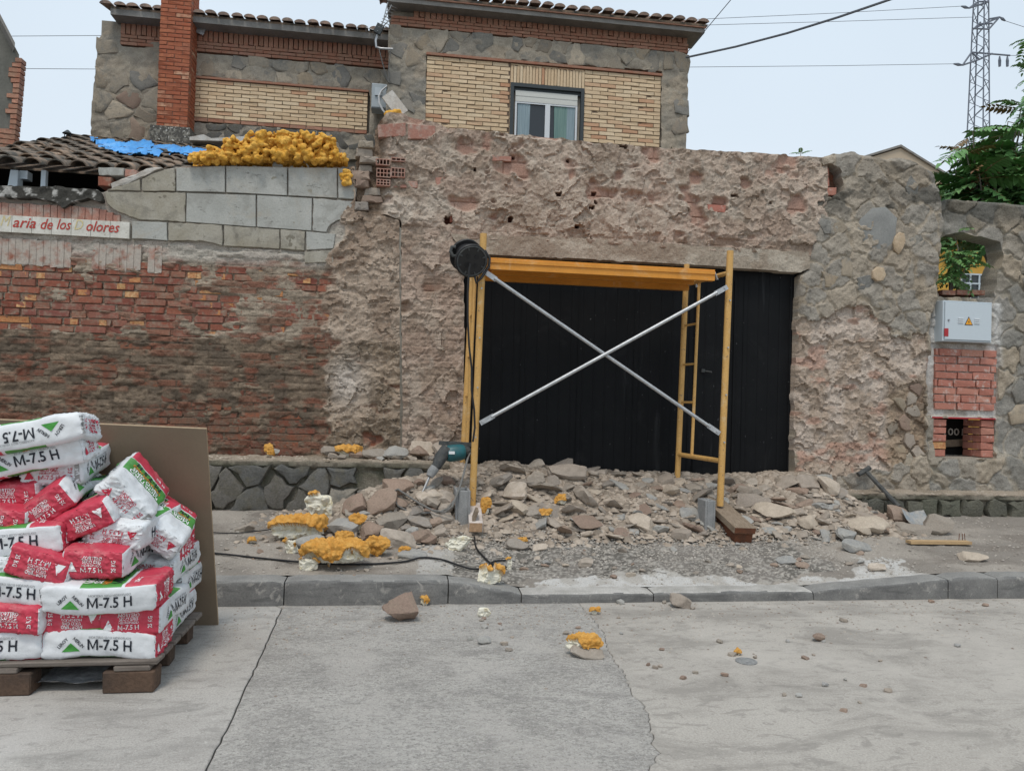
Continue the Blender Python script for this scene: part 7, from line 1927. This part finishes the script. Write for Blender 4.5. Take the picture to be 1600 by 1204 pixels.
        me = bpy.data.meshes.new(name); me.from_pydata([tuple(q) for q in np.concatenate(V)], [], F)
        for m in mats: me.materials.append(m)
        me.polygons.foreach_set('material_index', MI); me.update(); return me
def tri(w, h, n=4):
    V = []; F = []
    for i in range(n + 1):
        for j in range(n + 1 - i): V.append((-w / 2 + w * (j + i * .5) / n, -h / 2 + h * i / n))
    id_ = {}; k = 0
    for i in range(n + 1):
        for j in range(n + 1 - i): id_[i, j] = k; k += 1
    for i in range(n):
        for j in range(n - i):
            F.append((id_[i, j], id_[i, j + 1], id_[i + 1, j]))
            if j < n - i - 1: F.append((id_[i, j + 1], id_[i + 1, j + 1], id_[i + 1, j]))
    return V, F
ME = .022
def T(s_, size, bold=.02, xs=.8): return text2d(s_, bold, 0, ME, size, xs)
def sack_variant(seed):
    s = Sack(seed); it = []
    for fc in ('-Y', '+Y'):
        it.append((fc, .045, -.004, 0, *T('M-7.5 H', .062, .018, .82), M_pk)); it.append((fc, .045, .028, 0, *T('MORTERO SECO HIDROFUGO', .013, .01, .9), M_pgr))
        it.append((fc, -.105, -.012, 0, *tri(.070, .036), M_pg)); it.append((fc, -.136, .006, radians(46), *T('LEROY', .019, .02, .9), M_pk)); it.append((fc, -.076, .006, radians(-46), *T('MERLIN', .019, .02, .82), M_pk))
    G = []
    def flush(nm):
        for fc_ in sorted(set(t[0] for t in it)): G.append((nm, s.prints(nm, [t for t in it if t[0] == fc_])))
    flush('side_lettering'); it = []
    for fc, m in (('+X', M_pw), ('-X', M_pr)):
        it.append((fc, -.082, -.008, 0, *tri(.042, .044), m)); it.append((fc, .083, -.002, radians(90), *T('25 KG', .025, .015, .8), m))
        it.append((fc, -.003, .030, 0, *T('MORTERO', .021, .02, .82), m)); it.append((fc, -.003, .014, 0, *T('SECO GRIS', .019, .02, .80), m)); it.append((fc, -.003, -.001, 0, *T('HIDROFUGO', .015, .01, .9), m)); it.append((fc, -.003, -.022, 0, *T('M-7.5 H', .029, .015, .86), m))
    flush('end_lettering'); it = []
    for fc in ('+Z', '-Z'):
        for line, x, sz, m in (('MORTERO', -.052, .046, M_pw), ('SECO GRIS', -.017, .042, M_pw), ('HIDROFUGO', .016, .038, M_po), ('M-7.5 H', .056, .058, M_pk)): it.append((fc, .0, -x, 0, *T(line, sz, .022, .82), m))
        it.append((fc, -.06, -.135, 0, *T('25 KG', .026, .015, .85), M_pw))
    flush('top_lettering')
    # folded grey valve flap on the white end
    b = MB(); P_ = []
    for (yy, zz) in ((-.118, -.04), (-.100, -.04), (-.100, .045), (-.118, .045)): P_.append((-SL / 2, yy, zz))
    q = s.surf(np.array(P_), .004); b.add(q, [(0, 1, 2, 3)]); fl_ = b.mesh('valve_flap', M_flap)
    G.append(('valve_flap', fl_)); return s.body(), G
VAR = [sack_variant(i * 3 + 1) for i in range(8)]
nsk = 0
def sack(px, py, yf, face, label, roll=0, pitch=0, yaw=0, pos=None, var=None):
    """the middle of the face turned to the street is at picture point px, py, at distance yf"""
    global nsk
    r_, u_, o_ = FACES[face]
    B = Matrix((Vector(r_), Vector(-o_), Vector(u_)))          # rows: face right -> x, inward -> y, face up -> z
    R = Euler((0, 0, radians(yaw))).to_matrix() @ Matrix.Rotation(radians(roll), 3, 'Y') @ Matrix.Rotation(radians(pitch), 3, 'X')
    M = R @ B
    hd = float(abs(o_ @ HALF))
    p = Vector(pos) if pos else aty(px, py, yf)
    c = p + (R @ Vector((0, 1, 0))) * hd
    v = VAR[nsk % len(VAR)] if var is None else VAR[var]; nsk += 1
    o = bpy.data.objects.new('mortar_sack', v[0]); COL.objects.link(o)
    o.matrix_world = Matrix.Translation(c) @ M.to_4x4(); o.rotation_mode = 'XYZ'
    tag(o, label, 'sack', 'mortar sacks on the pallet')
    for nm, me in v[1]:
        ch_ = bpy.data.objects.new(nm, me); COL.objects.link(ch_); ch_.parent = o
    return o

px1 = -.955; px0_ = px1 - 1.2; py0, py1 = -3.335, -2.60; pz = .132
pal = empty('pallet', ((px0_ + px1) / 2, (py0 + py1) / 2, 0), 'weathered wooden pallet carrying the heap of mortar sacks', 'pallet')
def pbox(name, c, d, m, seed):
    b = MB(); b.box((0, 0, 0), d); me = b.mesh(name, m); bm = bmesh.new(); bm.from_mesh(me); r = random.Random(seed)
    bmesh.ops.bevel(bm, geom=bm.edges[:], offset=.005, segments=1, affect='EDGES')
    for v in bm.verts: v.co += Vector((r.uniform(-1, 1), r.uniform(-1, 1), r.uniform(-1, 1))) * .0018
    bm.to_mesh(me); bm.free(); return link(name, me, pal, c)
nb = 6; bw_ = (py1 - py0) / nb
for i in range(nb): pbox('deck_board', ((px0_ + px1) / 2, py0 + bw_ * (i + .5), pz - .011), (1.2, bw_ - .022, .021), M_pallet, i)
for i, x in enumerate((px0_ + .07, (px0_ + px1) / 2, px1 - .10)): pbox('stringer_board', (x, (py0 + py1) / 2, pz - .033), (.14, py1 - py0 - .01, .021), M_pallet, 20 + i)
for i, x in enumerate((px0_ + .09, (px0_ + px1) / 2 + .02, px1 - .11)):
    for j, y in enumerate((py0 + .055, (py0 + py1) / 2, py1 - .06)): pbox('block', (x, y, (pz - .043) / 2), (.20 if j == 0 else .14, .10, pz - .043), M_palblk, 40 + i * 3 + j)
V = []; F = []
gx_ = np.linspace(-1.44, -1.10, 26); gy_ = np.linspace(-3.30, -2.7, 18)
for i, x in enumerate(gx_):
    for j, y in enumerate(gy_): V.append((x, y, .012 + .03 * float(fbm(np.array([x * 14]), np.array([y * 9]), 4)[0]) + (.012 if j == 0 else 0)))
for i in range(25):
    for j in range(17): F.append((i * 18 + j, (i + 1) * 18 + j, (i + 1) * 18 + j + 1, i * 18 + j + 1))
b = MB(); b.add(V, F); tag(b.build('plastic_film', M_film, None, smooth=True), 'crumpled plastic film lying on the street under the pallet', 'plastic film')

z_ = lambda k: pz + .116 * k + .058
SK = [
 # bottom layer
 (154, 1007, -3.30, '-Y', 'white side of the bottom front sack at the right pallet corner', 0, 0, 0), (-27, 1010, -3.30, '-Y', 'bottom front sack cut by the left picture edge, red end showing', 0, 0, 0),
 (0, 0, 0, '-X', 'bottom layer sack lengthwise at the right rear of the pallet', 0, 0, 0, (-1.115, -3.02, z_(0))),
 # second layer
 (112, 967, -3.29, '+X', 'red end with upside-down print in the second layer, left of its twin', 180, 0, 0), (203, 968, -3.29, '+X', 'red end with upright print in the second layer at the corner', 0, 0, 0), (14, 967, -3.32, '+X', 'red end in the second layer touching the left picture edge', 2, 4, -6),
 (0, 0, 0, '-X', 'second layer sack behind the corner red end, white side showing', 0, 0, 0, (-1.12, -2.84, z_(1))),
 # third layer
 (154, 938, -3.34, '-Y', 'third layer front sack with green top band and red end', 1, 7, 0), (2, 924, -3.31, '-Y', 'third layer front sack by the left picture edge with square printed side', 2, 2, 0),
 (0, 0, 0, '-X', 'rounded white sack end at the right flank above the second layer', 0, 0, 0, (-1.105, -3.02, z_(2) + .01)),
 # fourth layer
 (145, 880, -3.29, '+X', 'upright red end in the middle of the stack with white side to the right', -1, 2, 0), (59, 884, -3.31, '+X', 'tilted red end with upside-down print left in the middle of the stack', 196, 0, 4), (-22, 890, -3.28, '-X', 'white end with red triangle half hidden at the left edge', 4, 0, 0),
 # fifth layer
 (6, 848, -3.26, '-Y', 'white lettered side in the fifth layer at the left, slightly tilted', -6, 3, 0), (176, 835, -3.20, '-X', 'white end with upside-down red print in the fifth layer', 188, -6, -4),
 (126, 812, -3.22, '+X', 'red end tilted upwards to the right with upside-down print', 152, -6, -4), (66, 795, -3.20, '+X', 'red end tilted steeply to the left with upright print', -37, 8, 0), (10, 773, -3.12, '+X', 'red end high at the left picture edge behind the tilted one', -7, 0, 0), (-8, 815, -3.22, '+X', 'red end cut by the left picture edge in the fifth layer', 0, 0, 0),
 # top layers
 (78, 739, -3.10, '-X', 'white end with red print near the top, long side turned right', -2, 6, 4), (40, 718, -3.16, '+Y', 'second sack from the top with upright black lettering', -14, 4, 4), (38, 679, -3.20, '-Y', 'topmost sack, lettering upside down', 168, 6, 4),
 # two that slid down the right flank
 (193, 786, -3.16, '-X', 'large white sack tipped on its end at the right, top print facing out', 50, 13, 17), (244, 834, -3.07, '-X', 'slumped white sack with green underside at the far right', 217, -8, 13),
]
FILL = [(-1.20, -2.90, 3, 0, 'sack half hidden behind the slumped white sack, lettered side out'), (-1.26, -2.86, 4, 90, 'sack wedged behind the white end with upside-down red print'), (-1.42, -2.88, 5, 0, 'sack showing only a corner behind the white end near the top')]
for t in SK:
    sack(t[0], t[1], t[2], t[3], t[4], t[5], t[6], t[7], t[8] if len(t) > 8 else None)
for i, (x, y, k, a, lab) in enumerate(FILL):
    sack(0, 0, 0, '-Y' if a == 0 else '-X', lab, 0, 0, 0, (x, y - (SW / 2 if a == 0 else SL / 2) * .5, z_(k) - .01))

# brown board leaning over the back of the stack
bt_r = aty(322, 670, -2.70); bb_r = Vector((-.925, -2.39, 0.0)); bt_l = Vector((bt_r.x - 1.25, bt_r.y - .0, bt_r.z + .03)); bb_l = Vector((bb_r.x - 1.25, bb_r.y, 0))
nrm = (bt_r - bb_r).cross(Vector((1, 0, 0))).normalized(); nrm = nrm if nrm.y > 0 else -nrm
b = MB(); th = .018
Vv = [bb_l, bb_r, bt_r, bt_l]; b.mi = 0
b.add(Vv + [v + nrm * th for v in Vv], [(0, 1, 2, 3), (7, 6, 5, 4)]); b.mi = 1
b.add(Vv + [v + nrm * th for v in Vv], [(0, 4, 5, 1), (1, 5, 6, 2), (2, 6, 7, 3), (3, 7, 4, 0)])
o = b.build('fibreboard', [M_mdf, M_mdfe]); tag(o, 'brown fibreboard sheet standing behind the pallet of sacks', 'board')
